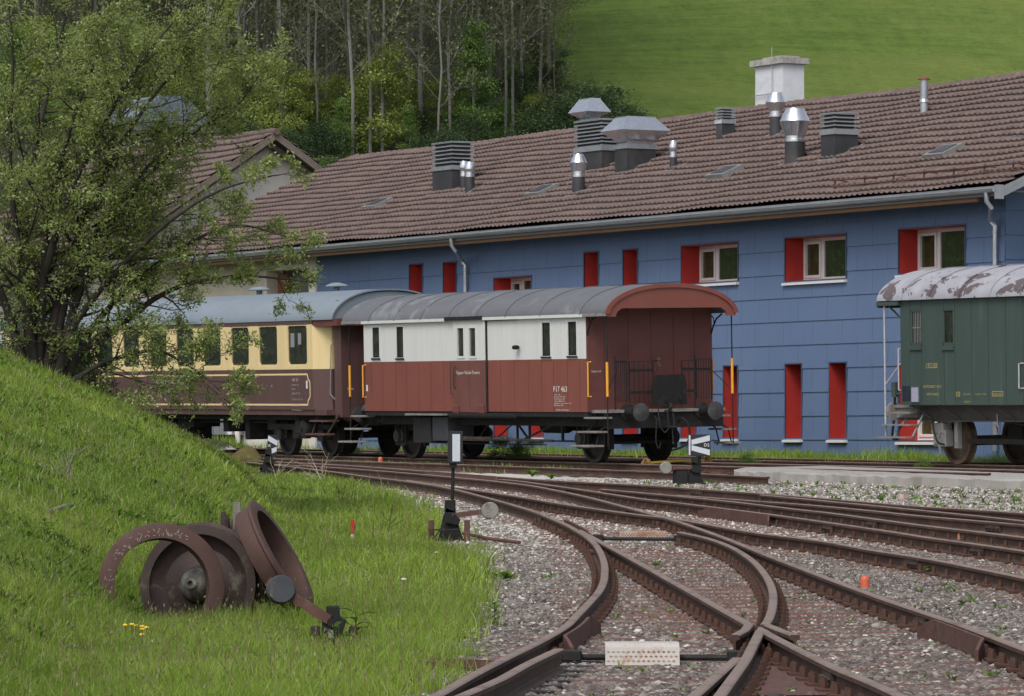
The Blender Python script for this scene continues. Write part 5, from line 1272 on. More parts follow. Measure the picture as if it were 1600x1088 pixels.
box_vent(902, 921, 940, 250, 190, 187, 154, hood=(174.6, 154.5, .19, .02))
box_vent(960.6, 979.5, 1024.7, 272, 232, 225, 183, hood=(203.5, 183, .28, .0))
box_vent(1119, 1128, 1148, 220, 193, 187, 168.5)
box_vent(1284, 1304, 1341.6, 249, 209.7, 202, 176)
round_vent(734, 7.5, 300, 277, 264, 9, 253.5, 5.5); round_vent(725, 6, 297, 276, 262, 8, 252, 5)
round_vent(904, 10, 302, 277, 254.6, 13.7, 240.8, 7); round_vent(1052, 5.8, 265, 246, 229, 7, 220, 4)
round_vent(1212, 9.8, 211, 183, 160.5, 16, 145.4, 9.5); round_vent(1242, 16, 253, 222, 190, 24, 170, 14.5)
p = roof_hit(1444, 178); s = pxscale(p); mb = MB(); mb.cyl((p.x, p.y, p.z - .1), (p.x, p.y, p.z + 54 / s), 6.3 / s, n=16); mb.cyl((p.x, p.y, p.z + 18 / s), (p.x, p.y, p.z + 23 / s), 8 / s, 6.4 / s, n=16); v = mb.build('flue_pipe', M['zinc'], BLD, smooth=True)
mb = MB(); mb.lathe([(9.5 / s, 53.5 / s), (9.5 / s, 54.5 / s), (0, 60 / s)], (p.x, p.y, p.z), (0, 0, 1), 16); mb.build('rain_cap', M['rust_orange'], v)
for a, b, py0, py1 in ((566, 602, 331, 322), (820, 862, 311, 299), (1104, 1146, 283, 269), (1443, 1487, 252, 237)):
    p = roof_hit(a, py0); q = roof_hit(b, py1); x0, x1, y0, y1 = p.x, p.x + .8, p.y, p.y + .6
    nn = nrm * .14; P0 = [Vector((x0, y0, zroof_at(y0))), Vector((x1, y0, zroof_at(y0))), Vector((x1, y1, zroof_at(y1))), Vector((x0, y1, zroof_at(y1)))]
    mb = MB(); mb.add(P0 + [v + nn for v in P0], [(4, 5, 6, 7), (0, 1, 5, 4), (1, 2, 6, 5), (2, 3, 7, 6), (3, 0, 4, 7)]); w = mb.build('skylight', M['grey_metal'], BLD)
    c = sum(P0, Vector()) / 4; mb = MB(); mb.add([c + (v - c) * .72 + nn * 1.1 for v in P0], [(0, 1, 2, 3)]); mb.build('pane', M['dark_sheet'], w)
mb = MB(); sg = [roof_hit(x, y) for x, y in ((1304, 298), (1350, 294), (1396, 289.5), (1444, 285), (1492, 280), (1540, 275.5), (1585, 271.5))]
yg = sum(p.y for p in sg) / len(sg)
for p in sg: z = zroof_at(yg); mb.bar((p.x, yg - .02, z), (p.x, yg + .0, z + .26), .02, .05); mb.bar((p.x, yg, z + .24), (p.x, yg + .35, z + .2), .02, .03)
for dz in (.08, .22): mb.cyl((sg[0].x - .1, yg - .03, zroof_at(yg) + dz), (xr_ - .1, yg - .03, zroof_at(yg) + dz), .016, n=6)
mb.build('snow_guard', M['rust'], BLD)
# white chimney behind the ridge
yc = YE + W + 1.0; p = hit(MBD, 1, yc, 1223, 170); s = pxscale(p); Lx = 41 / (s * .4819 * 1.05); Ly = 34 / (s * .86); zt = p.z + (170 - 99) / s
mb = MB(); mb.box((p.x - Lx, yc, zwt), (p.x, yc + Ly, zt)); ch = mb.build('chimney', pm('chimney_white_render', (.60, .62, .66), .06, 2, .85, 0, .1, 40, (.48, .49, .52), 1.2), BLD)
mb = MB(); mb.box((p.x - Lx - .13, yc - .1, zt), (p.x + .1, yc + Ly + .1, zt + .16)); mb.box((p.x - Lx + .3, yc + .05, zt + .16), (p.x - .15, yc + Ly - .05, zt + .22)); mb.build('chimney_cap', pm('lichened_concrete', (.36, .35, .33), .25, 6, .9, 0, .3, 40, (.2, .2, .18), 5), ch)
mb = MB(); q = hit(MBD, 1, yc - .06, 1206, 140); mb.cyl((q.x, yc - .06, p.z - .3), (q.x, yc - .06, zt + .45), .012, n=6); mb.cyl((q.x - 1.0, yc - .06, p.z + 25 / s), (q.x + .5, yc - .06, p.z + 25 / s), .012, n=6); mb.build('lightning_rod', M['zinc'], ch)

# ------------------------------------------------------------------ cream house at the left, gable towards the yard
HX = xl - 1.2; ap = hit(MBD, 0, HX, 431, 207); HZ, HYr = ap.z, ap.y; T2 = .66
HOUSE = empty('cream_house', MBD @ Matrix.Translation((HX, HYr, 0)), 'cream rendered house with a brown tiled gable roof behind the leafy tree at the left', 'house')
hw = 7.2; zev = HZ - T2 * hw; inset = .85
mb = MB(); mb.prism([(-hw + .7, ZG), (hw - .7, ZG), (hw - .7, zev + .3), (0, HZ - .32), (-hw + .7, zev + .3)], lambda u, v, w: (w, u, v), -14, -inset); mb.build('house_wall', M['offwhite'], HOUSE)
tile_sheet(-15, 0, -hw, hw, zev, T2, False, M['tiles'], HOUSE, 'roof_slope')
tile_sheet(-15, 0, hw, hw, zev, T2, True, M['tiles'], HOUSE, 'roof_slope')
mb = MB()
for s_ in (-1, 1):
    mb.bar((-.03, 0, HZ - .09), (-.03, s_ * hw, zev - .09), .05, .2); mb.bar((-.5, 0, HZ - .30), (-.5, s_ * hw, zev - .3), .12, .16)
    mb.add([(-15, 0, HZ - .04), (0, 0, HZ - .04), (0, s_ * hw, zev - .04), (-15, s_ * hw, zev - .04)], [(0, 1, 2, 3)])
mb.build('barge_board', pm('weathered_brown_board', (.16, .13, .11), .2, 5, .8), HOUSE)
xx = -15; mb = MB()
while xx < -.1: mb.tube([(xx, 0, HZ + .035), (xx + .38, 0, HZ + .02)], [.12, .10], 10); xx += .35
mb.build('ridge_tiles', M['tiles'], HOUSE)
mb = MB(); mb.box((-6, -hw + .66, ZG + 3.2), (-4.8, -hw + .72, ZG + 4.6)); mb.box((-10, -hw + .66, ZG + 3.2), (-8.8, -hw + .72, ZG + 4.6)); mb.build('window', M['glass'], HOUSE)
# slate roofed house further back, glimpsed through the crown
p = ray_at(235, 180, 158); G2 = Matrix.Translation((p.x, p.y, 0)) @ Matrix.Rotation(YAW, 4, 'Z')
H2 = empty('slate_roofed_house', G2, 'pale house with blue grey slate roof glimpsed through the crown behind the cream house', 'house')
mb = MB(); mb.box((-1.6, -1.6, 1), (1.6, 1.6, p.z - .6)); mb.build('house_wall', M['offwhite'], H2)
mb = MB(); mb.prism([(-1.9, p.z - .7), (-.5, p.z + .55), (.5, p.z + .55), (1.9, p.z - .7)], lambda u, v, w: (w, u, v), -1.9, 1.9); mb.build('roof', pm('slate_blue_grey', (.13, .16, .20), .15, 4, .6), H2)
# ------------------------------------------------------------------ vegetation
def leafmat(name, dark, light, scale=1.2, trans=.35, tip=None):
    t = NT(name); t.t.nodes.remove(t.bsdf); out = t.t.nodes['Material Output']
    a = t.n('ShaderNodeAttribute', attribute_name='tone'); v = t.coord('Object')
    f = t.math('ADD', t.math('MULTIPLY', a.outputs['Fac'], .75), t.math('MULTIPLY', t.noise(v, scale, 5), .5))
    c = t.mix(t.ramp(f, .18, .95), dark, light)
    if tip is not None: c = t.mix(t.ramp(a.outputs['Fac'], .9, .94), c, tip)
    d = t.n('ShaderNodeBsdfDiffuse'); tr = t.n('ShaderNodeBsdfTranslucent'); g = t.n('ShaderNodeBsdfGlossy'); g.inputs['Roughness'].default_value = .45
    t.l(c, d.inputs['Color']); t.l(t.mix(.5, c, light), tr.inputs['Color']); g.inputs['Color'].default_value = (.5, .5, .5, 1)
    m = t.n('ShaderNodeMixShader'); m.inputs[0].default_value = trans; t.l(d.outputs[0], m.inputs[1]); t.l(tr.outputs[0], m.inputs[2])
    m2 = t.n('ShaderNodeMixShader'); m2.inputs[0].default_value = .05; t.l(m.outputs[0], m2.inputs[1]); t.l(g.outputs[0], m2.inputs[2])
    t.l(m2.outputs[0], out.inputs['Surface']); return t.mat
M['grass'] = leafmat('grass_blades', (.070, .145, .013), (.30, .42, .055), .55, .4, (.20, .17, .08))
M['leaf_near'] = leafmat('young_willow_leaves', (.13, .19, .045), (.40, .48, .15), .8, .5, (.22, .17, .13))
M['leaf_dark'] = leafmat('dark_bush_leaves', (.018, .045, .008), (.06, .12, .018), .8)
M['leaf_bright'] = leafmat('bright_spring_leaves', (.06, .12, .025), (.17, .27, .06), .4)
M['leaf_yellow'] = leafmat('yellow_green_spring_leaves', (.115, .17, .03), (.31, .37, .08), .4)
M['leaf_olive'] = leafmat('sparse_olive_leaves', (.07, .085, .03), (.20, .22, .09), .4)
M['leaf_deep'] = leafmat('deep_green_leaves', (.020, .042, .015), (.06, .10, .035), .4)
M['weed'] = leafmat('weed_leaves', (.04, .09, .012), (.14, .24, .035), 2, .3, (.22, .09, .04))
M['bark'] = pm('willow_bark', (.034, .028, .023), .3, 3, .9, 0, .7, 30, (.065, .058, .046), 2.5, .5, .7, streak=(2, 2, .4))
M['bark_pale'] = pm('pale_grey_bark', (.17, .165, .15), .25, 2, .9, 0, .4, 20, (.10, .10, .075), .8, .5, .7, streak=(3, 3, .35))
M['bark_dark'] = pm('dark_grey_bark', (.085, .078, .066), .25, 2, .9, 0, .4, 20)
M['straw'] = pm('dry_straw_stems', (.42, .36, .27), .2, 8, .85, 0, .1)

def unit(a): return a / np.maximum(1e-9, np.linalg.norm(a, axis=-1, keepdims=True))
def leaf_arrays(P, Dr, L, Wd, droop=.25, tone=None):
    """one bent diamond per leaf: positions P, directions Dr, lengths L, widths Wd"""
    n = len(P); Dr = unit(Dr); up = unit(rng.normal(size=(n, 3)) * .8 + np.array([0, 0, 1.0])); S = unit(np.cross(Dr, up)); N = np.cross(S, Dr)
    L = np.broadcast_to(L, (n,))[:, None]; Wd = np.broadcast_to(Wd, (n,))[:, None]
    V = np.stack([P, P + Dr * L * .45 + S * Wd * .5 + N * L * .08, P + Dr * L - N * L * droop * .4, P + Dr * L * .45 - S * Wd * .5 + N * L * .08], 1).reshape(-1, 3)
    FL = np.arange(4 * n).reshape(n, 4); T = np.repeat(rng.random(n) if tone is None else tone, 4)
    return V, FL, T
def leaf_obj(name, V, FL, T, mat, parent=None):
    me = np_mesh(name, V, FL, False, {'tone': ('POINT', 'FLOAT', T)}, [mat]); return link(bpy.data.objects.new(name, me), parent)
def blades(X, Y, Z, h, w, tone, lean=.35):
    n = len(X); B = np.stack([X, Y, Z], 1); az = rng.random(n) * 2 * np.pi; S = np.stack([np.cos(az), np.sin(az), np.zeros(n)], 1)
    az2 = rng.random(n) * 2 * np.pi; l = rng.random(n) * lean; Ld = np.stack([np.cos(az2) * l, np.sin(az2) * l, np.zeros(n)], 1); U = np.array([0, 0, 1.0])
    h = h[:, None]; w = w[:, None]
    V = np.stack([B - S * w / 2, B + S * w / 2, B + (U * .55 + Ld * .35) * h + S * w * .42, B + (U * .55 + Ld * .35) * h - S * w * .42, B + (U * (1 - .25 * l[:, None]) + Ld * 1.1) * h + S * w * .06, B + (U * (1 - .25 * l[:, None]) + Ld * 1.1) * h - S * w * .06], 1).reshape(-1, 3)
    k = np.arange(n)[:, None] * 6; FL = np.concatenate([k + np.array([[0, 1, 2, 3]]), k + np.array([[3, 2, 4, 5]])], 0)
    return V, FL, np.repeat(tone, 6)
def vnoise(X, Y, s, seed=0):
    return .5 + .5 * (np.sin(X * s + seed) * np.cos(Y * s * .7 + seed * 2.1) * .5 + np.sin(X * s * 2.3 + Y * s * 1.7 + seed) * .3 + np.sin(X * s * .6 - Y * s * 1.1 + 3 * seed) * .35)
# grass of the embankment and verge
def sample(n, d0, d1, xmin, xmax, p=1.0):
    D = d0 + (d1 - d0) * rng.random(n) ** p; x0 = xmin(D); x1 = xmax(D); return x0 + (x1 - x0) * rng.random(n), D
_c = lambda px, py, rx, rd, k=0: (at(px, py, -.155)[0], at(px, py, -.155)[1] - k, rx, rd)
CLEAR = [_c(521, 1004, .5, 1.8, 1.0), _c(521, 1030, .4, 1.0, .3), _c(704, 846, .5, 2.5, 1.2), _c(551, 846, .12, 1.5, .6), _c(420, 741, .6, 3, 1), _c(222, 985, .15, .5, .1)]
def grass_patch(n, d0, d1, hmul, wid, p=1.0, keep=None, xa=None, xb=None):
    X, D = sample(n, d0, d1, xa or (lambda D: -.1143 * D - .9), xb or (lambda D: edge_x(D) + .55), p)
    e = edge_x(D); pr = smooth(-.12, .55, e - X + (vnoise(X, D, 4, 3) - .5) * .8); k = rng.random(n) < pr
    if keep is not None: k &= keep(X, D)
    X, D = X[k], D[k]; n = len(X); pt = vnoise(X, D, .9, 1.3); pt2 = vnoise(X, D, 3.1, 4.0)
    clr = np.ones(n)
    for cx_0, cd_0, rx_, rd_ in CLEAR: clr = np.minimum(clr, 1 - .82 * np.exp(-((X - cx_0) / rx_) ** 2 - ((D - cd_0) / rd_) ** 2))
    h = clr * hmul * (.45 + .9 * rng.random(n)) * (.6 + .7 * pt2) * (.75 + .35 * smooth(-3.5, -1.5, X))
    pt3 = vnoise(X, D, .37, 6.5); tone = np.clip(.05 + .45 * pt + .35 * pt3 + .3 * (rng.random(n) - .4) + .15 * smooth(-2.8, -1.4, X) - .15 * smooth(30, 26, D) * smooth(-1.5, -3, X), 0, .88); br = rng.random(n) < (.03 + .10 * pt2 * pt); tone = np.where(br, .97, tone); h = np.where(br, h * 1.35, h)
    w = wid * (.6 + .8 * rng.random(n)); 
    V, FL, T = blades(X, D, zg(X, D) - .01, h, w, tone, .75)
    k = np.nonzero(br & (rng.random(n) < .6))[0]     # seed heads on the taller brown stalks
    tip = V.reshape(-1, 6, 3)[k, 4]; V2, F2, T2 = leaf_arrays(tip, np.tile([0, 0, 1.0], (len(k), 1)) + rng.normal(0, .3, (len(k), 3)), .022 + .02 * rng.random(len(k)), .009 + wid * .5, .1, np.full(len(k), .99))
    return np.concatenate([V, V2]), np.concatenate([FL, F2 + len(V)]), np.concatenate([T, T2])
parts_ = [grass_patch(200000, 23.5, 40, .17, .0052), grass_patch(110000, 40, 60, .17, .011), grass_patch(60000, 60, 95, .17, .016)]
off = 0; VV, FF, TT = [], [], []
for V, FL, T in parts_: VV.append(V); FF.append(FL + off); TT.append(T); off += len(V)
# verge in front of the blue wall and thin rows between the tracks
n = 34000; s_ = 7.1 + 2.2 * rng.random(n) ** .8; t_ = -36 + 40 * rng.random(n); X = A0.x + NX.x * s_ + DX.x * t_; D = A0.y + NX.y * s_ + DX.y * t_
kp = (t_ > -23) | (rng.random(n) < .15); X, D, s_, t_ = X[kp], D[kp], s_[kp], t_[kp]; n = len(X); kk = vnoise(X, D, 1.1, 2); V, FL, T = blades(X, D, zg(X, D), (.10 + .28 * kk) * (.4 + .9 * rng.random(n)), .016 * (.5 + rng.random(n)), np.clip(.3 + .4 * kk + .3 * (rng.random(n) - .5), 0, .88), .5); VV.append(V); FF.append(FL + off); TT.append(T); off += len(V)
n = 9000; s_ = -3.2 + 2.3 * rng.random(n); t_ = -22 + 24 * rng.random(n); X = A0.x + NX.x * s_ + DX.x * t_; D = A0.y + NX.y * s_ + DX.y * t_; kk = vnoise(X, D, 2.1, 5); k = (rng.random(n) < kk * .8) & (X < 3.2); X, D, kk = X[k], D[k], kk[k]; n = len(X)
V, FL, T = blades(X, D, zg(X, D), .05 + .16 * rng.random(n) * kk, .013 * (.5 + rng.random(n)), np.clip(.4 + .4 * rng.random(n), 0, .88), .6); VV.append(V); FF.append(FL + off); TT.append(T); off += len(V)
tag(leaf_obj('grass', np.concatenate(VV), np.concatenate(FF), np.concatenate(TT), M['grass']), kind='stuff')
# low broad leaved ground cover in the grass and small weeds in the gravel
def rosettes(X, D, rad, nl, mat, name, up=.6, tonebase=None, zoff=0):
    P, Dr, L, T = [], [], [], []
    n = len(X); k = nl; az = rng.random((n, k)) * 2 * np.pi; el = up * (.3 + rng.random((n, k)))
    dr = np.stack([np.cos(az), np.sin(az), el], 2); c = np.stack([X, D, zg(X, D) + zoff], 1)[:, None, :] + dr * np.array([1, 1, 1]) * (rad[:, None, None] * .25 * rng.random((n, k, 1)))
    V, FL, T = leaf_arrays(c.reshape(-1, 3), dr.reshape(-1, 3), np.repeat(rad, k) * (.5 + .7 * rng.random(n * k)), np.repeat(rad, k) * (.22 + .2 * rng.random(n * k)), .5, np.clip((rng.random(n * k) * .8 if tonebase is None else np.repeat(tonebase, k) + .3 * (rng.random(n * k) - .5)), 0, .89))
    return tag(leaf_obj(name, V, FL, T, mat), kind='stuff')
X, D = sample(9000, 28, 75, lambda D: -.1143 * D - .6, lambda D: edge_x(D) - .9); k = vnoise(X, D, 1.4, 7) * (.35 + .9 * smooth(-2.2, -3.4, X)) > .58; X, D = X[k], D[k]
rosettes(X, D, .04 + .045 * rng.random(len(X)), 10, M['weed'], 'ground_cover', 1.3, .15 + .35 * vnoise(X, D, 2, 1), .03)
X, D = sample(2400, 55, 82, lambda D: 1.6 + 0 * D, lambda D: .1143 * D + .5); s_ = sdist(X, D); p8 = np.interp(D, [59, 60, 62, 66, 71, 78, 82], [7, 6.8, 6.0, 4.8, 3.3, .6, -1]); k = (X > p8 + .35) & (s_ < -1.1) & (vnoise(X, D, 1.9, 8) > .52); X, D = X[k], D[k]
rosettes(X, D, .03 + .07 * rng.random(len(X)) ** 2.5, 8, M['weed'], 'weeds', 1.6, .3 + .5 * rng.random(len(X)))
X, D = sample(700, 26, 56, lambda D: edge_x(D) + .2, lambda D: .1143 * D + .3); k = (vnoise(X, D, 2.3, 2) > .62); X, D = X[k], D[k]
rosettes(X, D, .03 + .05 * rng.random(len(X)) ** 2, 7, M['weed'], 'weeds', 1.4, .3 + .6 * rng.random(len(X)))

# gravel stones
def stone_mat():
    t = NT('track_ballast_stones'); a = t.n('ShaderNodeAttribute', attribute_name='tone'); v = t.coord('Object')
    r = t.n('ShaderNodeValToRGB'); e = r.color_ramp.elements; e[0].position = 0; e[0].color = (.045, .04, .038, 1); e[1].position = 1; e[1].color = (.52, .49, .45, 1)
    for p, c in ((.3, (.115, .098, .088)), (.55, (.18, .158, .142)), (.75, (.25, .222, .195)), (.9, (.34, .31, .28))): x = e.new(p); x.color = (*c, 1)
    t.l(a.outputs['Fac'], r.inputs['Fac']); c = t.mix(t.math('MULTIPLY', t.ramp(t.noise(v, 1.3, 6), .45, .7), .3), r.outputs['Color'], (.15, .13, .115))
    return t.done(c, .9, 0, .25)
M['stone'] = stone_mat()
ico = bmesh.new(); bmesh.ops.create_icosphere(ico, subdivisions=1, radius=1); ico.verts.index_update()
ICV = np.array([v.co[:] for v in ico.verts]); ICF = np.array([[v.index for v in f.verts] for f in ico.faces]); ico.free()
OCV = np.array([(1, 0, 0), (-1, 0, 0), (0, 1, 0), (0, -1, 0), (0, 0, 1), (0, 0, -1)], float); OCF = np.array([(0, 2, 4), (2, 1, 4), (1, 3, 4), (3, 0, 4), (2, 0, 5), (1, 2, 5), (3, 1, 5), (0, 3, 5)])
def stones(X, D, size, tone, BV, BF):
    n, m = len(X), len(BV); B = BV[None] * (1 + .35 * (rng.random((n, m, 1)) - .5)); sq = np.stack([.7 + .6 * rng.random(n), .6 + .5 * rng.random(n), .35 + .4 * rng.random(n)], 1)[:, None, :]
    B = B * sq * size[:, None, None]; az = rng.random(n) * 2 * np.pi; c, s = np.cos(az)[:, None], np.sin(az)[:, None]; ti = (rng.random(n) - .5)[:, None] * 1.0
    x = B[..., 0] * c - B[..., 1] * s; y = B[..., 0] * s + B[..., 1] * c; z = B[..., 2] + x * ti * .7
    V = np.stack([x + X[:, None], y + D[:, None], z + (zg(X, D) + size * .12)[:, None]], 2).reshape(-1, 3)
    FL = (BF[None] + (np.arange(n) * m)[:, None, None]).reshape(-1, 3); return V, FL, np.repeat(tone, m)
SL = np.array([[a[0], a[1], b[0], b[1]] for a, b in spos])
def on_sleeper(X, D):
    o = np.zeros(len(X), bool)
    for ax, ay, bx, by in SL:
        if ay > 54: continue
        f = (X - ax) / (bx - ax); yy = ay + (by - ay) * f; o |= (np.abs(D - yy) < .085) & (X > min(ax, bx) - .5) & (X < max(ax, bx) + .5)
    return o
VV, FF, TT = [], [], []; off = 0
for n, d0, d1, s0, s1, BV, BF in ((120000, 23.5, 36, .015, .038, ICV, ICF), (75000, 36, 50, .022, .036, OCV, OCF), (60000, 50, 84, .028, .045, OCV, OCF)):
    X, D = sample(n, d0, d1, lambda D: np.maximum(edge_x(D) - .6, -.1143 * D - .5), lambda D: .1143 * D + 1.7)
    gm = grass_mask(X, D); k = (gm < .15 + .6 * rng.random(n)) & (sdist(X, D) < -.9)
    k &= ~(on_sleeper(X, D) & (rng.random(n) < .85)); X, D = X[k], D[k]; n = len(X)
    size = s0 + (s1 - s0) * rng.random(n) ** 2.2; size = np.where(rng.random(n) < .02, size * 1.5, size)
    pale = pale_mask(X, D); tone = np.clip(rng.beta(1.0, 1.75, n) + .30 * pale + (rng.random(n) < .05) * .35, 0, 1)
    V, FL, T = stones(X, D, size, tone, BV, BF); VV.append(V); FF.append(FL + off); TT.append(T); off += len(V)
tag(leaf_obj('gravel', np.concatenate(VV), np.concatenate(FF), np.concatenate(TT), M['stone']), kind='stuff')

# ---------------------------------------------------------------- trees
def grow(mb, p, d, L, r, depth, tips, bend=.25, up=.15, seg=5, split=(3, 5), ratio=.62, spread=.75, minr=.004, tipsp=None):
    pts = [Vector(p)]; rr = [r]; d = Vector(d).normalized()
    for i in range(seg):
        d = (d + Vector((rnd.gauss(0, bend), rnd.gauss(0, bend), rnd.gauss(0, bend) + up)) * (1 / seg)).normalized()
        pts.append(pts[-1] + d * L / seg); rr.append(max(minr, r * (1 - .75 * (i + 1) / seg)))
        if depth == 0: tips.append((pts[-1].copy(), d.copy()))
    mb.tube(pts, rr, 5 if r > .012 else 3, False)
    if depth > 0:
        k = rnd.randint(*split)
        for j in range(k):
            f = .25 + .75 * (j + rnd.random()) / k; i = min(seg - 1, int(f * seg)); q = pts[i].lerp(pts[i + 1], f * seg - i)
            ax = Vector((rnd.gauss(0, 1), rnd.gauss(0, 1), rnd.gauss(0, .7))); ax = (ax - d * ax.dot(d)).normalized()
            grow(mb, q, (pts[i + 1] - pts[i]).normalized() + ax * spread, L * ratio * rnd.uniform(.7, 1.15), rr[i] * .55, depth - 1, tips, bend, up, max(3, seg - 1), split, ratio, spread, minr)
def limb(mb, pxs, D0, D1, r0, r1, wob=.0):
    P = []; n = len(pxs)
    for i, (a, b) in enumerate(pxs): f = i / (n - 1); P.append(ray_at(a, b, D0 + (D1 - D0) * f + rnd.gauss(0, wob)))
    P = [Vector(tuple(p)) for p in crom([tuple(p) for p in P], 5)]; m = len(P); mb.tube(P, [.8 * (r0 + (r1 - r0) * (i / (m - 1)) ** .55) for i in range(m)], 9, False); return P
TD = 61.0
wt = empty('leafy_tree', Vector(ray_at(75, 585, TD)), 'many stemmed willow like tree with young leaves on the grassy bank at the left', 'tree')
TI = wt.matrix_world.inverted()
LIMBS = [([(95, 600), (130, 545), (190, 508), (240, 468), (300, 442), (380, 432), (445, 436)], TD, TD + .8, .12, .015),
 ([(72, 590), (85, 500), (110, 430), (150, 370), (200, 300), (255, 235), (320, 180), (385, 150)], TD, TD + 1.0, .13, .012),
 ([(62, 590), (62, 480), (78, 400), (110, 300), (160, 200), (215, 105), (270, 35)], TD + .2, TD - 1.2, .13, .015),
 ([(52, 590), (40, 450), (42, 330), (62, 200), (90, 80), (120, -60)], TD, TD + 1.5, .13, .02),
 ([(42, 590), (10, 480), (-30, 380), (-60, 250), (-70, 100)], TD, TD + .3, .12, .02),
 ([(88, 598), (110, 520), (150, 462), (210, 395), (280, 335), (350, 295), (425, 275)], TD, TD - .9, .10, .012),
 ([(105, 600), (165, 566), (240, 548), (285, 566), (320, 590), (345, 612)], TD, TD - .5, .06, .008),
 ([(98, 596), (150, 505), (230, 425), (300, 378), (370, 352), (455, 372)], TD + .2, TD + .4, .09, .010),
 ([(68, 592), (100, 460), (130, 340), (170, 240), (190, 150), (190, 40), (200, -60)], TD, TD + .9, .10, .015),
 ([(58, 592), (30, 400), (15, 250), (20, 100), (10, -50)], TD, TD - 1.2, .10, .015),
 ([(100, 600), (140, 580), (200, 590), (245, 612)], TD, TD - .3, .035, .006),
 ([(80, 592), (140, 420), (220, 290), (300, 210), (370, 165), (410, 110)], TD, TD + .4, .09, .008), ([(75, 592), (120, 400), (170, 260), (240, 150), (310, 70), (350, 0)], TD + .1, TD - .4, .09, .010), ([(60, 592), (75, 350), (110, 200), (150, 90), (170, -20)], TD, TD - .9, .09, .012)]
mb = MB(); bt = MB(); tips = []
for pxs, a, b, r0, r1 in LIMBS:
    P = limb(mb, pxs, a, b, r0, r1, .06); m = len(P)
    nb = int(m * (.42 if pxs[-1][0] > 400 or pxs[-1][1] > 560 else .9))
    for j in range(nb):
        f = .16 + .84 * (j + rnd.random()) / nb; i = min(m - 2, int(f * (m - 1))); t = (P[i + 1] - P[i]).normalized()
        ax = Vector((rnd.gauss(0.25, 1), rnd.gauss(0, 1.0), rnd.gauss(.1, .8))); ax = (ax - t * ax.dot(t)).normalized()
        grow(bt, P[i], t * .7 + ax, rnd.uniform(.55, 1.25) * (1.15 - .55 * f) * (1 if P[i].x < -4.1 else .62), max(.007, (r0 + (r1 - r0) * f) * .28), 2, tips, .45, .12, 5, (3, 5), .58, .8)
    grow(bt, P[-1], P[-1] - P[-2], .35, r1 * .8, 2, tips, .4, .1, 4, (3, 4), .6, .8)
for k in range(46):     # low side shoots hiding the fork
    px, py = rnd.uniform(-20, 150), rnd.uniform(380, 575); q = ray_at(px, py, TD + rnd.uniform(-1.1, 1.2)); grow(bt, q, Vector((rnd.gauss(.1, 1), rnd.gauss(0, .8), rnd.gauss(.3, .5))), rnd.uniform(.4, .8), .009, 1, tips, .5, .1, 5, (3, 5), .6, .8)
mb.v = [TI @ Vector(v) for v in mb.v]; tr = mb.build('trunk', M['bark'], wt, smooth=True, ang=60)
bt.v = [TI @ Vector(v) for v in bt.v]; bt.build('branches', M['bark'], wt)
TP = np.array([tuple(TI @ p) for p, d in tips]); TDr = np.array([tuple(d) for p, d in tips])
print('tips', len(TP))
per = max(1, int(115000 / len(TP))); P = np.repeat(TP, per, 0) + rng.normal(0, .035, (len(TP) * per, 3)); Dr = np.repeat(TDr, per, 0) + rng.normal(0, .7, P.shape)
n = len(P); tn = np.clip(.1 + .55 * rng.random(n) + .2 * vnoise(P[:, 0], P[:, 2], 2.2, 1), 0, .88); tn = np.where(rng.random(n) < .10, .97, tn)
V, FL, T = leaf_arrays(P, Dr, .030 + .040 * rng.random(n), .016 + .020 * rng.random(n), .3, tn); leaf_obj('crown', V, FL, T, M['leaf_near'], wt)

def cloud_tree(name, mat, n, hgt, rad, leaf, seed, trunk_r=.08, bare=.25, clusters=26, kind='round', pale=False):
    """template young tree: tapered trunk, limbs, leaf clumps with gaps"""
    rnd.seed(seed); mb = MB(); tips = []
    top = Vector((rnd.uniform(-.3, .3), rnd.uniform(-.3, .3), hgt * .95)); pts = [Vector((0, 0, -.3)), Vector((rnd.uniform(-.1, .1), 0, hgt * .3)), Vector((top.x * .5, top.y * .5, hgt * .65)), top]
    mb.tube(pts, [trunk_r, trunk_r * .8, trunk_r * .5, trunk_r * .12], 7, False)
    C = []
    for i in range(clusters):
        f = bare + (1 - bare) * (i + rnd.random()) / clusters; z = hgt * f
        w = rad * (math.sin(math.pi * min(1, (f - bare) / (1 - bare) * .85 + .12)) ** .6 if kind == 'round' else (1.15 - f)); g = rnd.random() * 6.283; q = rnd.uniform(.35, 1) * w
        c = Vector((math.cos(g) * q, math.sin(g) * q, z + rnd.uniform(-.2, .3))); b = Vector((top.x * f * .6, top.y * f * .6, max(.3, z - q * .55)))
        mb.tube([b, b.lerp(c, .55) + Vector((0, 0, .08 * q)), c], [trunk_r * .35 * (1.1 - f) + .012, .012, .006], 4, False); C.append((c, .22 + .3 * rnd.random() * rad / 1.5 + .12 * rad)); 
    o = np.array([tuple(c) for c, r in C]); rr = np.array([r for c, r in C]); k = rng.integers(0, len(C), n)
    P = o[k] + rng.normal(0, 1, (n, 3)) * (rr[k] * .55)[:, None] * np.array([1.15, 1.15, .6]); ct = rng.random(len(C))
    Dr = rng.normal(0, 1, (n, 3)) * np.array([1, 1, .6]); V, FL, T = leaf_arrays(P, Dr, leaf * (.6 + .8 * rng.random(n)), leaf * (.4 + .4 * rng.random(n)), .3, np.clip(.55 * ct[k] + .45 * rng.random(n), 0, .89))
    e = bpy.data.objects.new(name, None); COL.objects.link(e)
    mb.build('trunk', M['bark_pale'] if pale else M['bark_dark'], e); leaf_obj('crown', V, FL, T, mat, e); return e
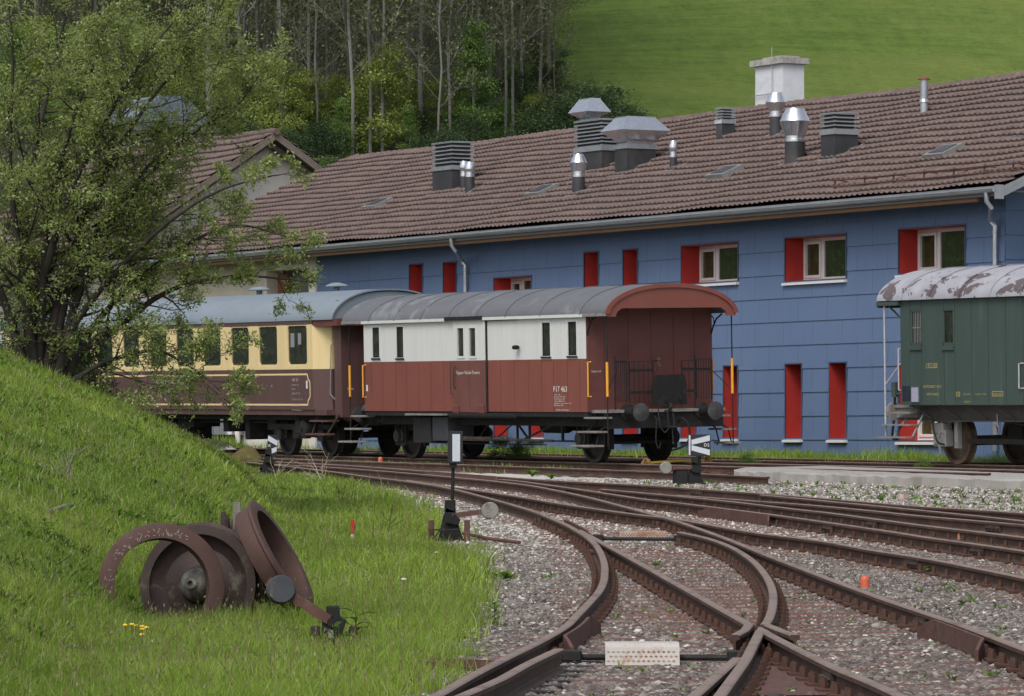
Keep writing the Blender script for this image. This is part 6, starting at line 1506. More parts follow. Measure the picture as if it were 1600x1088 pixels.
def bare_tree(name, seed, hgt, r, mtr, nl, leafm, low=.25):
    rnd.seed(seed); mb = MB(); tips = []; pts = [Vector((0, 0, -.5))]; n = 9
    for i in range(n): pts.append(Vector((rnd.gauss(0, .10) * (i + 1) * .5, rnd.gauss(0, .1) * (i + 1) * .5, hgt * (i + 1) / n)))
    mb.tube(pts, [r * (1 - .75 * i / n) for i in range(n + 1)], 7, False); br = MB()
    for j in range(26):
        f = low + (1 - low) * (j + rnd.random()) / 26; i = min(n - 1, int(f * n)); q = pts[i].lerp(pts[i + 1], f * n - i); g = rnd.random() * 6.283
        grow(br, q, Vector((math.cos(g), math.sin(g), .8)), rnd.uniform(1.2, 3.2) * (1.2 - f * .6), r * .22, 2, tips, .35, .35, 4, (2, 4), .6, .8, .011)
    e = bpy.data.objects.new(name, None); COL.objects.link(e); t_ = mb.build('trunk', mtr, e); br.build('branches', M['bark_dark'] if mtr is not M['bark_pale'] else M['bark_pale'], e)
    TP = np.array([tuple(p) for p, d in tips]); k = rng.integers(0, len(TP), nl); P = TP[k] + rng.normal(0, .25, (nl, 3))
    V, FL, T = leaf_arrays(P, rng.normal(0, 1, (nl, 3)), .10 + .1 * rng.random(nl), .06 + .05 * rng.random(nl)); leaf_obj('crown', V, FL, T, leafm, e); return e
def hill_at(px, D): X = (px - CX) / F * D; return Vector((X, D, float(hill_z(X, D))))
def hill_D(px, py):
    lo, hi = 135.0, 420.0
    for _ in range(50):
        m = (lo + hi) / 2; p = hill_at(px, m)
        if EYE + (HY - py) / F * m > p.z: lo = m
        else: hi = m
    return lo
protos = {
 'slim_pale': [bare_tree('woodland_tree', 31 + i, 22 + 2 * i, .068 + .012 * i, M['bark_pale'], 3600, M['leaf_olive'], .10) for i in range(3)],
 'slim_dark': [bare_tree('woodland_tree', 51 + i, 20 + 2 * i, .06 + .012 * i, M['bark_dark'], 4200, M['leaf_olive'], .06) for i in range(3)],
 'yellow': [cloud_tree('young_tree', M['leaf_yellow'], 8500, 6.0, 1.9, .15, 71 + i, .07, .12, 34, pale=True) for i in range(2)],
 'bright': [cloud_tree('young_tree', M['leaf_bright'], 8500, 7.5, 1.5, .15, 81 + i, .07, .10, 36, 'cone', pale=True) for i in range(2)],
 'deep': [cloud_tree('shrub', M['leaf_deep'], 5200, 3.6, 1.9, .14, 91 + i, .05, .05, 30) for i in range(2)],
 'shrub': [cloud_tree('shrub', M['leaf_bright'], 4200, 2.4, 1.6, .12, 95 + i, .04, .04, 26) for i in range(2)],
}
used = set()
def plant(kind, pos, sc_=1.0, rot=None, label=None, cat='tree', group=None, i=None, zs=1.0):
    src = protos[kind][(rnd.randrange(len(protos[kind])) if i is None else i)]
    Mx = Matrix.Translation(pos) @ Matrix.Rotation(rnd.random() * 6.28 if rot is None else rot, 4, 'Z') @ Matrix.Diagonal((sc_, sc_, sc_ * zs, 1))
    if src.name not in used: used.add(src.name); src.matrix_basis = Mx; o = src
    else: o = dup_tree(src, Mx)
    tag(o, label, cat, group); return o
rnd.seed(5)
LPALE = 'tall slender tree with pale grey trunk and sparse twigs in the steep wood'; LDARK = 'tall thin dark trunked tree with sparse spring twigs in the steep wood'
for px in (402, 412, 436, 444, 461, 495, 499, 512, 521, 545, 550, 575, 577, 641, 685, 701, 743, 788, 804, 352, 372, 330, 385, 598, 660, 722, 620, 478, 590, 762):
    plant('slim_pale', hill_at(px + rnd.uniform(-3, 3), rnd.uniform(177, 192)), rnd.uniform(.75, 1.1), label=LPALE, group='pale trunked trees of the steep wood')
for k in range(95):
    px = rnd.uniform(-20, 815); plant('slim_dark', hill_at(px, rnd.uniform(188, 262)), rnd.uniform(.8, 1.3), label=LDARK, group='dark trunked trees of the steep wood')
for k in range(34):
    px = rnd.uniform(-20, 800); plant('slim_pale', hill_at(px, rnd.uniform(205, 258)), rnd.uniform(.8, 1.2), label=LPALE, group='pale trunked trees of the steep wood')
YL = [(600, 178, .72), (440, 178, .58), (400, 179, .6), (655, 182, .44), (562, 181, .46), (480, 180, .50), (350, 180, .6), (300, 182, .6), (525, 186, .36), (420, 184, .4), (690, 186, .34), (380, 190, .45), (838, 183, .34), (240, 184, .7), (150, 186, .7), (60, 185, .7)]
for i, (px, D, s_) in enumerate(YL):
    plant('yellow', hill_at(px, D), s_, label='yellow green young tree among the pale trunks' if i else 'largest yellow green young tree, in the middle of the wood edge', group='yellow green young trees in the wood' if i else None)
for i, (px, D, s_) in enumerate([(740, 179, .70), (535, 176, .34), (640, 177, .30), (720, 182, .36), (200, 180, .6), (100, 180, .6), (20, 180, .6)]):
    plant('bright', hill_at(px, D), s_, label='fresh green young tree at the edge of the wood' if i else 'tall fresh green tree in the wood above the louvred roof vents', group='fresh green young trees at the wood edge' if i else None)
for i, (px, D, s_) in enumerate([(878, 178, .70), (925, 179, .82), (958, 181, .74), (985, 182, .5), (1003, 182, .32), (850, 180, .6), (822, 178, .5), (905, 184, .62)]):
    plant('deep', hill_at(px, D), s_, label='dense dark green shrub where the wood meets the meadow', cat='shrub', group='dark shrubs between wood and meadow')
for k in range(46):
    px = rnd.uniform(300, 860); plant('deep' if rnd.random() < .6 else 'shrub', hill_at(px, rnd.uniform(170, 182)), rnd.uniform(.26, .55), label='low leafy shrub on the floor of the wood above the tiled roof', cat='shrub', group='shrubs on the woodland floor')
for i, (px, D, s_) in enumerate([(1403, 190, .50), (1418, 191, .42), (1390, 190, .36), (1376, 191, .25), (1430, 191, .28)]):
    plant('shrub', hill_at(px, D), s_, label='pale green shrub standing in the meadow behind the roof ridge', cat='shrub', group='shrubs in the meadow behind the ridge')
for k in range(26): plant('slim_dark' if k % 3 else 'slim_pale', hill_at(rnd.uniform(770, 866), rnd.uniform(184, 236)), rnd.uniform(.55, .95), label=LDARK if k % 3 else LPALE, group='dark trunked trees of the steep wood' if k % 3 else 'pale trunked trees of the steep wood')
for k in range(9): plant('deep' if k % 2 else 'shrub', hill_at(rnd.uniform(790, 862), rnd.uniform(184, 205)), rnd.uniform(.35, .7), label='low leafy shrub on the floor of the wood above the tiled roof', cat='shrub', group='shrubs on the woodland floor')
dt = plant('slim_dark', hill_at(868, 183), .42, label='small bare crooked tree at the meadow edge beside the dark shrubs', i=1)
# shrubs below the near tree
for i, (px, py, D, s_) in enumerate([(140, 618, 63, .34), (110, 596, 64, .45), (60, 580, 66, .5)]):
    X = (px - CX) / F * D; plant('deep' if i % 2 == 0 else 'shrub', Vector((X, D, float(zg(X, D)) - .1)), s_ * .75, label='low leafy shrub under the tree on the grassy bank', cat='shrub', group='shrubs under the bank tree')
cnt = 0
for i, (px, D, s_) in enumerate([(788, 98.5, .26), (815, 98.2, .22), (600, 107, .13), (560, 108.5, .12), (640, 105.5, .1), (382, 121, .10), (1170, 94.5, .14), (1445, 90.5, .12)]):
    X = (px - CX) / F * D; plant('shrub', Vector((X, D, float(zg(X, D)) - .05)), s_, label='small bushy weed growing at the foot of the building', cat='shrub', group='weeds along the building')
for k, L_ in protos.items():
    for o in L_:
        if o.name not in used:
            for c in list(o.children): bpy.data.objects.remove(c)
            bpy.data.objects.remove(o)
# ------------------------------------------------------------------ things in the yard
def gp(px, py, dz=-.155): return at(px, py, dz)
def gz_at(X, D): return float(zg(X, D))
M['sign_black'] = pm('sign_black_enamel', (.018, .02, .024), .2, 5, .4, 0, .03)
M['sign_white'] = pm('sign_white_enamel', (.50, .53, .58), .08, 5, .45, 0, .03)
M['disc_grey'] = pm('weight_disc_worn_paint', (.23, .225, .205), .2, 6, .75, .1, .3, 60, (.14, .07, .04), 4, .55, .64)
M['disc_dark'] = pm('weight_disc_dark_paint', (.055, .06, .068), .3, 8, .7, .2, .3, 60, (.13, .11, .08), 9, .56, .64)
M['cover'] = pm('white_cover_paint', (.44, .41, .38), .1, 3, .8, .1, .2, 60, (.34, .22, .15), 14, .55, .66)
M['cover_rusty'] = pm('rusty_pale_cover_paint', (.33, .26, .21), .15, 3, .8, .1, .3, 60, (.22, .12, .08), 6, .45, .6)
M['orange'] = pm('orange_marker_plastic', (.50, .11, .05), .12, 6, .55, 0, .08, 50, (.42, .15, .09), 4, .55, .7)
M['concrete'] = pm('worn_concrete', (.30, .285, .265), .12, 1.3, .92, 0, .4, 35, (.20, .185, .165), .9, .5, .7)
M['wood_post'] = pm('grey_weathered_wood', (.20, .18, .155), .3, 5, .9, 0, .5, 50, (.10, .085, .07), 3, streak=(3, 3, .3))

def lever_base(e, s=1.0, posts=True):
    """cast stand with two stub posts; local frame: x right, y away, z up"""
    mb = MB(); mb.box((-.20, -.12, -.06), (.20, .12, .03), bev=.01)
    mb.prism([(-.15, .02), (.15, .02), (.09, .22), (.06, .36), (-.05, .40), (-.09, .30)], lambda u, v, w: (u, w, v), -.07, .07)
    mb.prism([(-.06, .22), (.10, .2), (.12, .26), (.05, .34)], lambda u, v, w: (u, w, v), -.12, .12); mb.cyl((-.02, -.13, .27), (-.02, .13, .27), .05, n=12); mb.box((-.07, -.07, .34), (.06, .07, .50), bev=.012)
    mb.build('lever_stand', M['black'], e)
    if posts:
        for x in (-.23, .20):
            m2 = MB(); m2.box((x - .035, -.16, -.1), (x + .035, -.09, .26), bev=.008); m2.build('stub_post', M['rust'], e)
def lever_arm(e, p, q, r, mat, th=.09):
    p = Vector(p); q = Vector(q); mb = MB(); mb.bar(p, q, .02, .06, up=(0, 0, 1)); mb.build('lever_arm', M['rust'] if mat is not M['disc_dark'] else M['rust_dark'], e)
    mb = MB(); mb.lathe([(0, -th / 2), (r - .012, -th / 2), (r, -th / 2 + .012), (r, th / 2 - .012), (r - .012, th / 2), (0, th / 2)], q, (.10, -1, .03), 30); mb.build('counterweight', mat, e, smooth=True)
# middle signal with the blank white field
g = gp(704, 846); S1 = empty('switch_signal', Matrix.Translation(g), 'tall switch signal box with blank white field on a post at the grass edge', 'switch signal')
s = F / g.y
def loc(px, py): return Vector(((px - CX) / F * g.y - g.x, 0, EYE + (HY - py) / F * g.y - g.z))
lever_base(S1)
mb = MB(); a, b = loc(706.5, 795), loc(708, 728); mb.cyl(a, b, .022, n=10); mb.cyl(b, loc(708, 722), .04, n=10); mb.box((b.x - .045, -.045, b.z - .02), (b.x + .045, .045, loc(708, 723).z)); mb.build('post', M['black'], S1)
a, b = loc(702, 724.5), loc(723, 674); mb = MB(); mb.box((a.x, -.07, a.z), (b.x, .09, b.z), bev=.006); mb.box((a.x - .02, -.06, a.z + .02), (a.x, .09, b.z - .01)); bx = mb.build('signal_box', M['sign_black'], S1)
for q in (((a.x, a.z), (a.x + .02, b.z)), ((b.x - .02, a.z), (b.x, b.z)), ((a.x, a.z), (b.x, a.z + .02)), ((a.x, b.z - .02), (b.x, b.z))): pass
a, b = loc(707, 721), loc(719, 678.5); mb = MB(); mb.box((a.x, -.076, a.z), (b.x, -.071, b.z)); mb.build('white_field', M['sign_white'], bx)
lever_arm(S1, (.02, -.10, loc(712, 806).z), tuple(loc(765.5, 798) + Vector((0, -.14, 0))), 13.5 / s, M['disc_grey'])
mb = MB(); mb.bar((-.26, -.2, .14), (.12, -.18, .15), .02, .015); mb.bar((-.20, -.2, .03), (-.06, -.18, .24), .014); mb.build('locking_bar', M['black_soft'], S1)
pr = gp(724, 834, -.10), gp(765, 842, -.11), gp(812, 848, -.13)
mb = MB(); mb.tube([p - g for p in pr], .022, 8); mb.build('point_rod', M['rust'], S1)
# D2 signal
g = gp(1086, 757); S2 = empty('switch_signal', Matrix.Translation(g), 'low black switch signal with a white arrow and D2, left of the concrete slab', 'switch signal'); s = F / g.y
lever_base(S2, posts=False)
m2 = MB(); m2.box((-.35, -.1, -.05), (-.12, .1, .30), bev=.02); m2.box((-.40, -.06, -.06), (-.34, .06, .26)); m2.build('housing', M['black'], S2)
mb = MB(); mb.cyl(loc(1092, 740), loc(1093, 714), .035, n=10); mb.box((loc(1087, 714).x, -.06, loc(1087, 714).z), (loc(1100, 712).x, .06, loc(1100, 712).z)); mb.build('post', M['black'], S2)
a, b = loc(1075, 712.7), loc(1110, 679); mb = MB(); mb.box((a.x, -.05, a.z), (b.x, .10, b.z), bev=.005); bx = mb.build('signal_box', M['sign_black'], S2)
def plq(par, pts, y, mat, name='arrow'):
    mb = MB(); mb.prism([(loc(*p).x, loc(*p).z) for p in pts], lambda u, v, w: (u, w, v), y - .003, y); return mb.build(name, mat, par)
plq(bx, [(1076, 711.5), (1078.7, 711.5), (1078.7, 680.5), (1076, 680.5)], -.051, M['sign_white'], 'white_edge')
plq(bx, [(1080.3, 687.5), (1109, 680), (1109, 688.8), (1080.3, 695.3)], -.051, M['sign_white']); plq(bx, [(1080.3, 695.8), (1109, 703), (1109, 711.8), (1080.3, 704)], -.051, M['sign_white'])
mb = MB(); a = loc(1100, 697.8); add_text(mb, 'D2', a.x, a.z, 5.0 / s, 8.2 / s, fn=lambda u, v: (u, -.056, v)); V0 = list(mb.v); mb.build('lettering', M['letter_white'], bx)
lever_arm(S2, (-.05, -.1, .30), tuple(loc(1040, 731) + Vector((0, -.12, 0))), 9.5 / s, M['disc_grey'])
# far left signal
g = gp(420, 741); S3 = empty('switch_signal', Matrix.Translation(g), 'slightly tilted switch signal with white chevron and 00 at the far grass end', 'switch signal'); s = F / g.y
lever_base(S3, posts=False)
mb = MB(); mb.cyl(loc(418.5, 737), loc(420.5, 716), .05, n=10); mb.bar(loc(406, 733), loc(424, 734), .04); mb.bar(loc(408, 730), loc(408.5, 740), .04); mb.build('post', M['black'], S3)
a_, b_ = (416.3, 713), (434.3, 679.5)
mb = MB(); pts = [(416, 713), (431.5, 714.5), (434.6, 680), (419, 679.5)]; mb.prism([(loc(*p).x, loc(*p).z) for p in pts], lambda u, v, w: (u, w, v), -.05, .12); bx = mb.build('signal_box', M['sign_black'], S3)
plq(bx, [(419.6, 680.5), (434.2, 689.2), (433.2, 697), (418.6, 688.6)], -.053, M['sign_white']); plq(bx, [(432.8, 698.2), (432.0, 706), (416.4, 712.2), (417.6, 704)], -.053, M['sign_white'])
mb = MB(); a = loc(418.3, 698.5); add_text(mb, '00', a.x, a.z, 4.3 / s, 4.6 / s, fn=lambda u, v: (u, -.056, v)); mb.build('lettering', M['letter_white'], bx)
# foreground lever in the grass
g = gp(521, 1004); S4 = empty('point_lever', Matrix.Translation(g), 'rusty hand lever with a round dark weight lying low in the foreground grass', 'point lever'); s = F / g.y
mb = MB(); P = [loc(*p) for p in ((504, 992), (503, 968), (510, 963), (510, 950), (530, 949), (531, 963), (541, 970), (534, 992), (524, 998), (512, 998))]; mb.prism([(p.x, p.z) for p in P], lambda u, v, w: (u, w, v), -.06, .06); mb.box((P[3].x, -.045, P[3].z - .05), (P[4].x, .045, P[4].z + .012), bev=.01); mb.cyl((loc(519, 972).x, -.09, loc(519, 972).z), (loc(519, 972).x, .09, loc(519, 972).z), .035, n=12); mb.box((-.10, -.1, -.1), (.10, .1, .0)); mb.build('lever_stand', M['black'], S4)
mb = MB(); mb.prism([(loc(*p).x, loc(*p).z) for p in ((513, 984), (522, 984), (524, 1000), (514, 1000))], lambda u, v, w: (u, w, v), -.075, -.062); mb.build('bright_cam', M['grey_metal'], S4)
for a, b in ((485.5, 499.5), (545.5, 558.5)):
    mb = MB(); p, q = loc(a, 1012), loc(b, 978); mb.box((p.x, -.04, p.z - .1), (q.x, .03, q.z), bev=.01); mb.build('stub_post', M['rust_dark'], S4)
p, q = loc(515, 968), loc(439.5, 921); mb = MB(); mb.bar(p + Vector((0, -.07, 0)), q + (q - p) * .28 + Vector((0, -.02, 0)), .022, .075); mb.build('lever_arm', M['rust'], S4)
mb = MB(); r = 22.5 / s; mb.lathe([(0, -.07), (r - .01, -.07), (r, -.058), (r, .03), (r - .01, .045), (0, .045)], q + Vector((0, -.05, 0)), (.16, -1, .10), 32); mb.build('counterweight', M['disc_dark'], S4, smooth=True)

# scrapped wheels
def tyre_prof(r, w=.135, t=.075, fl=.028):
    return [(r - t, -w / 2), (r - .006, -w / 2), (r, -w / 2 + .008), (r + .004, w / 2 - .045), (r + fl, w / 2 - .03), (r + fl, w / 2 - .008), (r + fl - .012, w / 2), (r - t, w / 2), (r - t, -w / 2)]
def tyre(name, c, ax, r, t, w, mat, label, cat='wheel tyre'):
    a = Vector(ax).normalized(); mb = MB(); mb.lathe(tyre_prof(r, w, t), (0, 0, 0), a, 56); o = mb.build(name, mat, None, label, smooth=True, M=Matrix.Translation(c)); o['category'] = cat; return o
def sp(px, py, D): return ray_at(px, py, D)
M['tyre_rust'] = pm('flaky_tyre_rust', (.082, .044, .036), .22, 7, .72, .25, .4, 70, (.075, .045, .04), 3, .5, .66)
M['wheel_dark'] = pm('old_wheel_grease_and_rust', (.045, .030, .027), .4, 5, .65, .25, .5, 60, (.11, .10, .075), 5, .57, .64)
DS = gp(260, 985).y
ty = tyre('steel_tyre', sp(251, 917, DS - .12), (.24, -1, .14), .472, .095, .15, M['tyre_rust'], 'bare rusty steel tyre ring with chalk marks leaning upright in front of the scrapped wheels')
mb = MB(); axv = Vector((.24, -1, .14)).normalized(); e1 = axv.cross(Vector((0, 0, 1))).normalized(); e2_ = e1.cross(axv)
for k in range(70):    # chalk strokes on the face
    g0 = math.radians(rnd.choice([rnd.uniform(95, 150), rnd.uniform(160, 205), rnd.uniform(60, 95)])); rr = .425 + rnd.uniform(-.03, .03); p = (e1 * -math.cos(g0) + e2_ * math.sin(g0)) * rr + axv * .0765
    if math.sin(g0) < -.4: continue
    d = (e1 * rnd.uniform(-1, 1) + e2_ * rnd.uniform(-1, 1)).normalized() * rnd.uniform(.004, .016); mb.bar(p - d, p + d, .0035, .002, up=axv)
mb.build('chalk_marks', pm('chalk', (.36, .32, .30), .1), ty, kind='stuff')
cB = sp(313, 915, DS + .35); axB = Vector((-.22, -1, .10)).normalized()
WB = empty('scrap_wheelset', Matrix.Translation(cB), 'heavy dark scrapped wheel with a big domed hub, in the middle of the scrap pile', 'rail wheel')
mb = MB(); r = .48; mb.lathe([(r - .075, -.065), (r + .03, -.065), (r + .03, -.035), (r, -.02), (r - .003, .07), (r - .075, .07), (r - .075, -.065)], (0, 0, 0), axB, 56); mb.build('tyre', M['rust_dark'], WB, smooth=True)
mb = MB(); mb.lathe([(.08, .07), (.13, .06), (.16, .02), (.30, -.02), (r - .1, .02), (r - .08, .045), (r - .074, .045)], (0, 0, 0), axB, 48); mb.lathe([(.08, .0), (r - .08, -.04)], (0, 0, 0), axB, 40)
mb.build('wheel_disc', M['wheel_dark'], WB, smooth=True)
mb = MB(); mb.lathe([(.135, .02), (.135, .08), (.128, .14), (.105, .20), (.07, .235), (.045, .245), (.045, .28), (.02, .285), (.02, .25), (0, .25)], (0, 0, 0), axB, 32); mb.lathe([(.055, .245), (.055, .262), (.047, .262)], (0, 0, 0), axB, 12); mb.build('domed_hub', M['disc_dark'] if False else pm('greasy_hub', (.11, .10, .085), .4, 7, .6, .2, .4, 60, (.24, .23, .20), 4, .45, .56), WB, smooth=True)
mb = MB(); mb.cyl(-axB * .05, -axB * .7, .07, n=14); mb.build('axle_stub', M['wheel_dark'], WB, smooth=True)
tc = tyre('steel_tyre', sp(428, 873, DS + .12), (.87, -.13, .50), .455, .065, .17, M['tyre_rust'], 'rusty tyre ring leaning steeply at the right end of the scrapped wheels')
mb = MB(); a_ = Vector((.87, -.13, .50)).normalized(); mb.lathe([(0, -.05), (.20, -.045), (.335, -.06), (.335, -.075), (0, -.07)], (0, 0, 0), a_, 36); mb.build('wheel_disc', M['wheel_dark'], tc, smooth=True)
tyre('steel_tyre', sp(402, 876, DS + .70), (.84, -.22, .42), .385, .07, .13, M['rust_dark'], 'darker rusty tyre ring wedged behind the leaning one in the scrap pile')
cD = sp(240, 920, DS + 1.15); axD = Vector((-.84, -.30, .48)).normalized()
WD = empty('scrap_wheelset', Matrix.Translation(cD), 'almost black scrapped wheel leaning behind the upright tyre ring', 'rail wheel')
mb = MB(); mb.lathe([(0, .04), (.12, .06), (.16, .03), (.34, .0), (.34, -.03), (0, -.03)], (0, 0, 0), axD, 44); mb.build('wheel_disc', M['wheel_dark'], WD, smooth=True)
mb = MB(); mb.lathe([(.34, .05), (.41, .05), (.41, -.06), (.34, -.06), (.34, .05)], (0, 0, 0), axD, 44); mb.build('tyre', M['wheel_dark'], WD, smooth=True)
b0 = sp(371, 870, DS + .5); mb = MB(); mb.bar((0, 0, -.35), tuple(sp(370, 785, DS + .5) - b0), .075, .06); o = mb.build('wooden_stake', M['wood_post'], None, 'short grey weathered wooden stake sticking up between the scrapped wheels', M=Matrix.Translation(b0)); o['category'] = 'stake'
b0 = sp(356, 860, DS + .45); mb = MB(); mb.tube([(0, 0, -.3), tuple(sp(352, 812, DS + .45) - b0), tuple(sp(348, 800, DS + .45) - b0)], [.04, .035, .015], 8); o = mb.build('iron_bar', M['rust_dark'], None, 'rounded iron bar end standing behind the dark wheel, left of the wooden stake', M=Matrix.Translation(b0)); o['category'] = 'iron bar'

# markers, covers, slab
g = gp(551, 846, -.13); s = F / g.y; mb = MB(); h = 34 / s; mb.box((-.022, -.022, h * .32), (.022, .022, h), bev=.003); o = mb.build('marker_stake', pm('red_stake_paint', (.42, .02, .018), .1, 8, .6, 0, .05), None, 'small red and white marker stake standing in the grass', M=Matrix.Translation(g)); o['category'] = 'marker stake'
m2 = MB(); m2.box((-.022, -.022, -.15), (.022, .022, h * .318), bev=.003); m2.build('white_foot', M['sign_white'], o)
def cap(px, py, r, h, mat, label, dz=-.155):
    g = gp(px, py, dz); s = F / g.y; R = r / s; Hh = h / s; mb = MB(); mb.lathe([(R, -.05), (R, Hh - R), (R * .92, Hh - R * .6), (R * .7, Hh - R * .25), (R * .38, Hh - R * .06), (0, Hh)], (0, 0, 0), (0, 0, 1), 20); o = mb.build('clearance_marker', mat, None, label, smooth=True, M=Matrix.Translation(g)); o['category'] = 'clearance marker'
cap(1351.5, 920, 7.6, 21, M['orange'], 'domed orange clearance marker nearest the camera, left of the leafy green plant'); cap(1502.5, 847.5, 6.4, 17, pm('faded_orange_plastic', (.42, .17, .11), .1, 6, .6), 'faded orange domed clearance marker near the right edge'); cap(594.3, 729, 3.8, 15, M['orange'], 'small orange clearance marker in front of the van wheels'); cap(1409, 781.5, 5.5, 9, pm('very_faded_plastic', (.40, .28, .22), .1, 6, .6), 'very faded low clearance marker in the weedy gravel before the slab')
def cover(p0, p1, depth, h, mat, label, dz=-.15):
    a, b = gp(*p0, dz), gp(*p1, dz); L = b.x - a.x; s = F / a.y; mb = MB(); t = .012
    pr = [(0, 0), (.045, h * .82), (.085, h), (depth - .06, h), (depth, 0)]; q = [(u, v) for u, v in pr] + [(depth - .015, 0), (depth - .07, h - t), (.09, h - t), (.057, h * .8), (.015, 0)]
    mb.prism(q, lambda u, v, w: (w, u, v), 0, L)
    o = mb.build('rod_cover', mat, None, label, M=Matrix.Translation(a)); o['category'] = 'rod cover'
    hb = MB()   # pressed diamond dimples on the sloping face
    n = int(L / .034); fd = Vector((0, .045, h * .82)); nd = Vector((0, -h * .82, .045)).normalized()
    for i in range(n):
        for j in range(3 if h > .07 else 2):
            c = Vector((.02 + i * .034 + (j % 2) * .017, 0, 0)) + fd * (.25 + .25 * j) + nd * .001; hb.prism([(.012, 0), (0, .008), (-.012, 0), (0, -.008)], lambda u, v, w: c + Vector((u, 0, 0)) + fd.normalized() * v + nd * w, 0, .002)
    hb.build('tread_pattern', M['cover_rusty'] if mat is M['cover'] else M['rust'], o)
cover((946, 1040.5), (1062, 1040.5), .40, .15, M['cover'], 'whitish chequer plate cover over the nearest point rod, bottom centre'); cover((968, 841.5), (1042, 841.5), .60, .085, M['cover_rusty'], 'rust stained chequer plate cover over the point rod in the middle of the turnout'); cover((873, 758), (920, 758.5), .7, .07, M['cover_rusty'], 'farthest rusty chequer plate cover, right of the tall signal post')
# long rod the nearest covers bridge is part of the turnout; concrete slab
P = [gp(1147, 747.5, -.13), gp(1250, 751, -.13), gp(1380, 756, -.13), gp(1500, 759.5, -.13), gp(1620, 764, -.13)]
Bk = [p + Vector((.9, 5.6, 0)) for p in P]; Bk[0] = P[0] + Vector((.30, 1.6, 0)); Bk[1] = P[1] + Vector((.85, 4.6, 0))
top = lambda p, k: Vector((p.x, p.y, float(zr(p.x, p.y)) + .02 + k)); mb = MB(); n = len(P); segs = 40
def along(L_, f): i = min(len(L_) - 2, int(f * (len(L_) - 1))); return L_[i].lerp(L_[i + 1], f * (len(L_) - 1) - i)
vs = []
for i in range(segs + 1):
    f = i / segs; a = along(P, f); b = along(Bk, f); j = rnd.uniform(-.10, .12) * (1 if 0 < i < segs else 0); d = rnd.uniform(-.03, .015)
    vs += [Vector((a.x, a.y + j, float(zr(a.x, a.y)) - .3)), Vector((a.x, a.y + j, float(zr(a.x, a.y)) + .0 + d)), Vector((a.x, a.y + .09 + j, float(zr(a.x, a.y)) + .025 + d * .3)), top(b, .02), Vector((b.x, b.y, float(zr(b.x, b.y)) - .3))]
mb.add(vs, [(5 * i + k, 5 * i + k + 1, 5 * i + 6 + k, 5 * i + 5 + k) for i in range(segs) for k in range(4)] + [(0, 1, 2, 3, 4), tuple(5 * segs + k for k in range(5))[::-1]])
o = mb.build('concrete_slab', M['concrete'], None, 'long low worn concrete slab with a crumbling edge beside the track at the right'); o['category'] = 'concrete slab'
# yellow wedge bar behind the D2 signal
a, b = gp(1008, 726.5, -.02), gp(1104, 722.5, -.0); e = empty('chock_bar', Matrix.Translation(a), 'yellow bar with a chock at each end on the rails behind the arrow signal', 'wheel chock'); d = b - a
mb = MB(); mb.tube([(0, 0, .03), tuple(d * .5 + Vector((0, 0, .05))), tuple(d + Vector((0, 0, .03)))], .028, 8); mb.build('bar', pm('old_yellow_paint', (.50, .34, .05), .2, 8, .6, 0, .2, 60, (.2, .12, .05), 5, .56, .66), e)
for c in (Vector((0, 0, 0)), d): mb = MB(); mb.prism([(-.13, -.07), (.13, -.07), (.10, .09), (.0, .12), (-.06, .06)], lambda u, v, w: (c.x + u, c.y + w, c.z + v + .02), -.08, .08); mb.tube([c + Vector((-.08, -.09, -.03)), c + Vector((0, -.10, .13)), c + Vector((.09, -.09, -.02))], .02, 6); mb.build('chock', pm('rusty_yellow_paint', (.33, .20, .05), .3, 12, .7, 0, .3, 60, (.12, .06, .03), 8, .5, .6), e)
# mossy stone
g = gp(386, 728); mb = MB(); bm = bmesh.new(); bmesh.ops.create_icosphere(bm, subdivisions=3, radius=1)
for v in bm.verts: n_ = 1 + .10 * math.sin(v.co.x * 5 + 1) * math.cos(v.co.y * 4) + .05 * math.sin(v.co.z * 9); v.co = Vector((v.co.x * .36 * n_, v.co.y * .3 * n_, v.co.z * .30 * n_ + .1))
bm.verts.index_update(); mb.add([v.co for v in bm.verts], [tuple(v.index for v in f.verts) for f in bm.faces]); bm.free()
o = mb.build('mossy_stone', pm('brown_moss', (.085, .07, .02), .3, 6, .95, 0, .6, 40, (.12, .12, .03), 3), None, 'rounded brown mossy stone at the far end of the grass, left of the chevron signal', smooth=True, M=Matrix.Translation(g)); o['category'] = 'stone'
# dry branches
rnd.seed(3)
def twigs(px, py, n, L, r, label, mat, spread=.8, dz=-.1):
    g = gp(px, py, dz); g = Vector((g.x, g.y, gz_at(g.x, g.y))); mb = MB(); t_ = []
    for k in range(n): grow(mb, (rnd.gauss(0, .08), rnd.gauss(0, .1), -.05), (rnd.gauss(0, spread), rnd.gauss(0, .5), 1), L * rnd.uniform(.6, 1.1), r, 1, t_, .35, .0, 5, (2, 3), .5, .8, .003)
    o = mb.build('dry_branches', mat, None, label, M=Matrix.Translation(g)); o['category'] = 'branches'
twigs(508, 752, 6, .8, .009, 'bunch of pale bare branches standing at the grass edge beside the rails', M['straw']); twigs(425, 742, 5, .5, .008, 'few pale bent twigs around the foot of the chevron signal', M['straw'], 1.4)
twigs(540, 790, 9, .45, .005, 'thin dark dead stems standing in the grass above the red marker stake', M['rust_dark'], .7); twigs(593, 838, 3, .55, .006, 'tall thin dead weed stalks between the marker stake and the tall signal', M['rust_dark'], .15)
twigs(105, 900, 8, .5, .006, 'dry dead stems and twigs on the bank left of the scrapped wheels', M['wood_post'], .9); twigs(60, 1000, 6, .35, .005, 'thin brown stems in the grass of the bottom left corner', M['rust_dark'], .5)
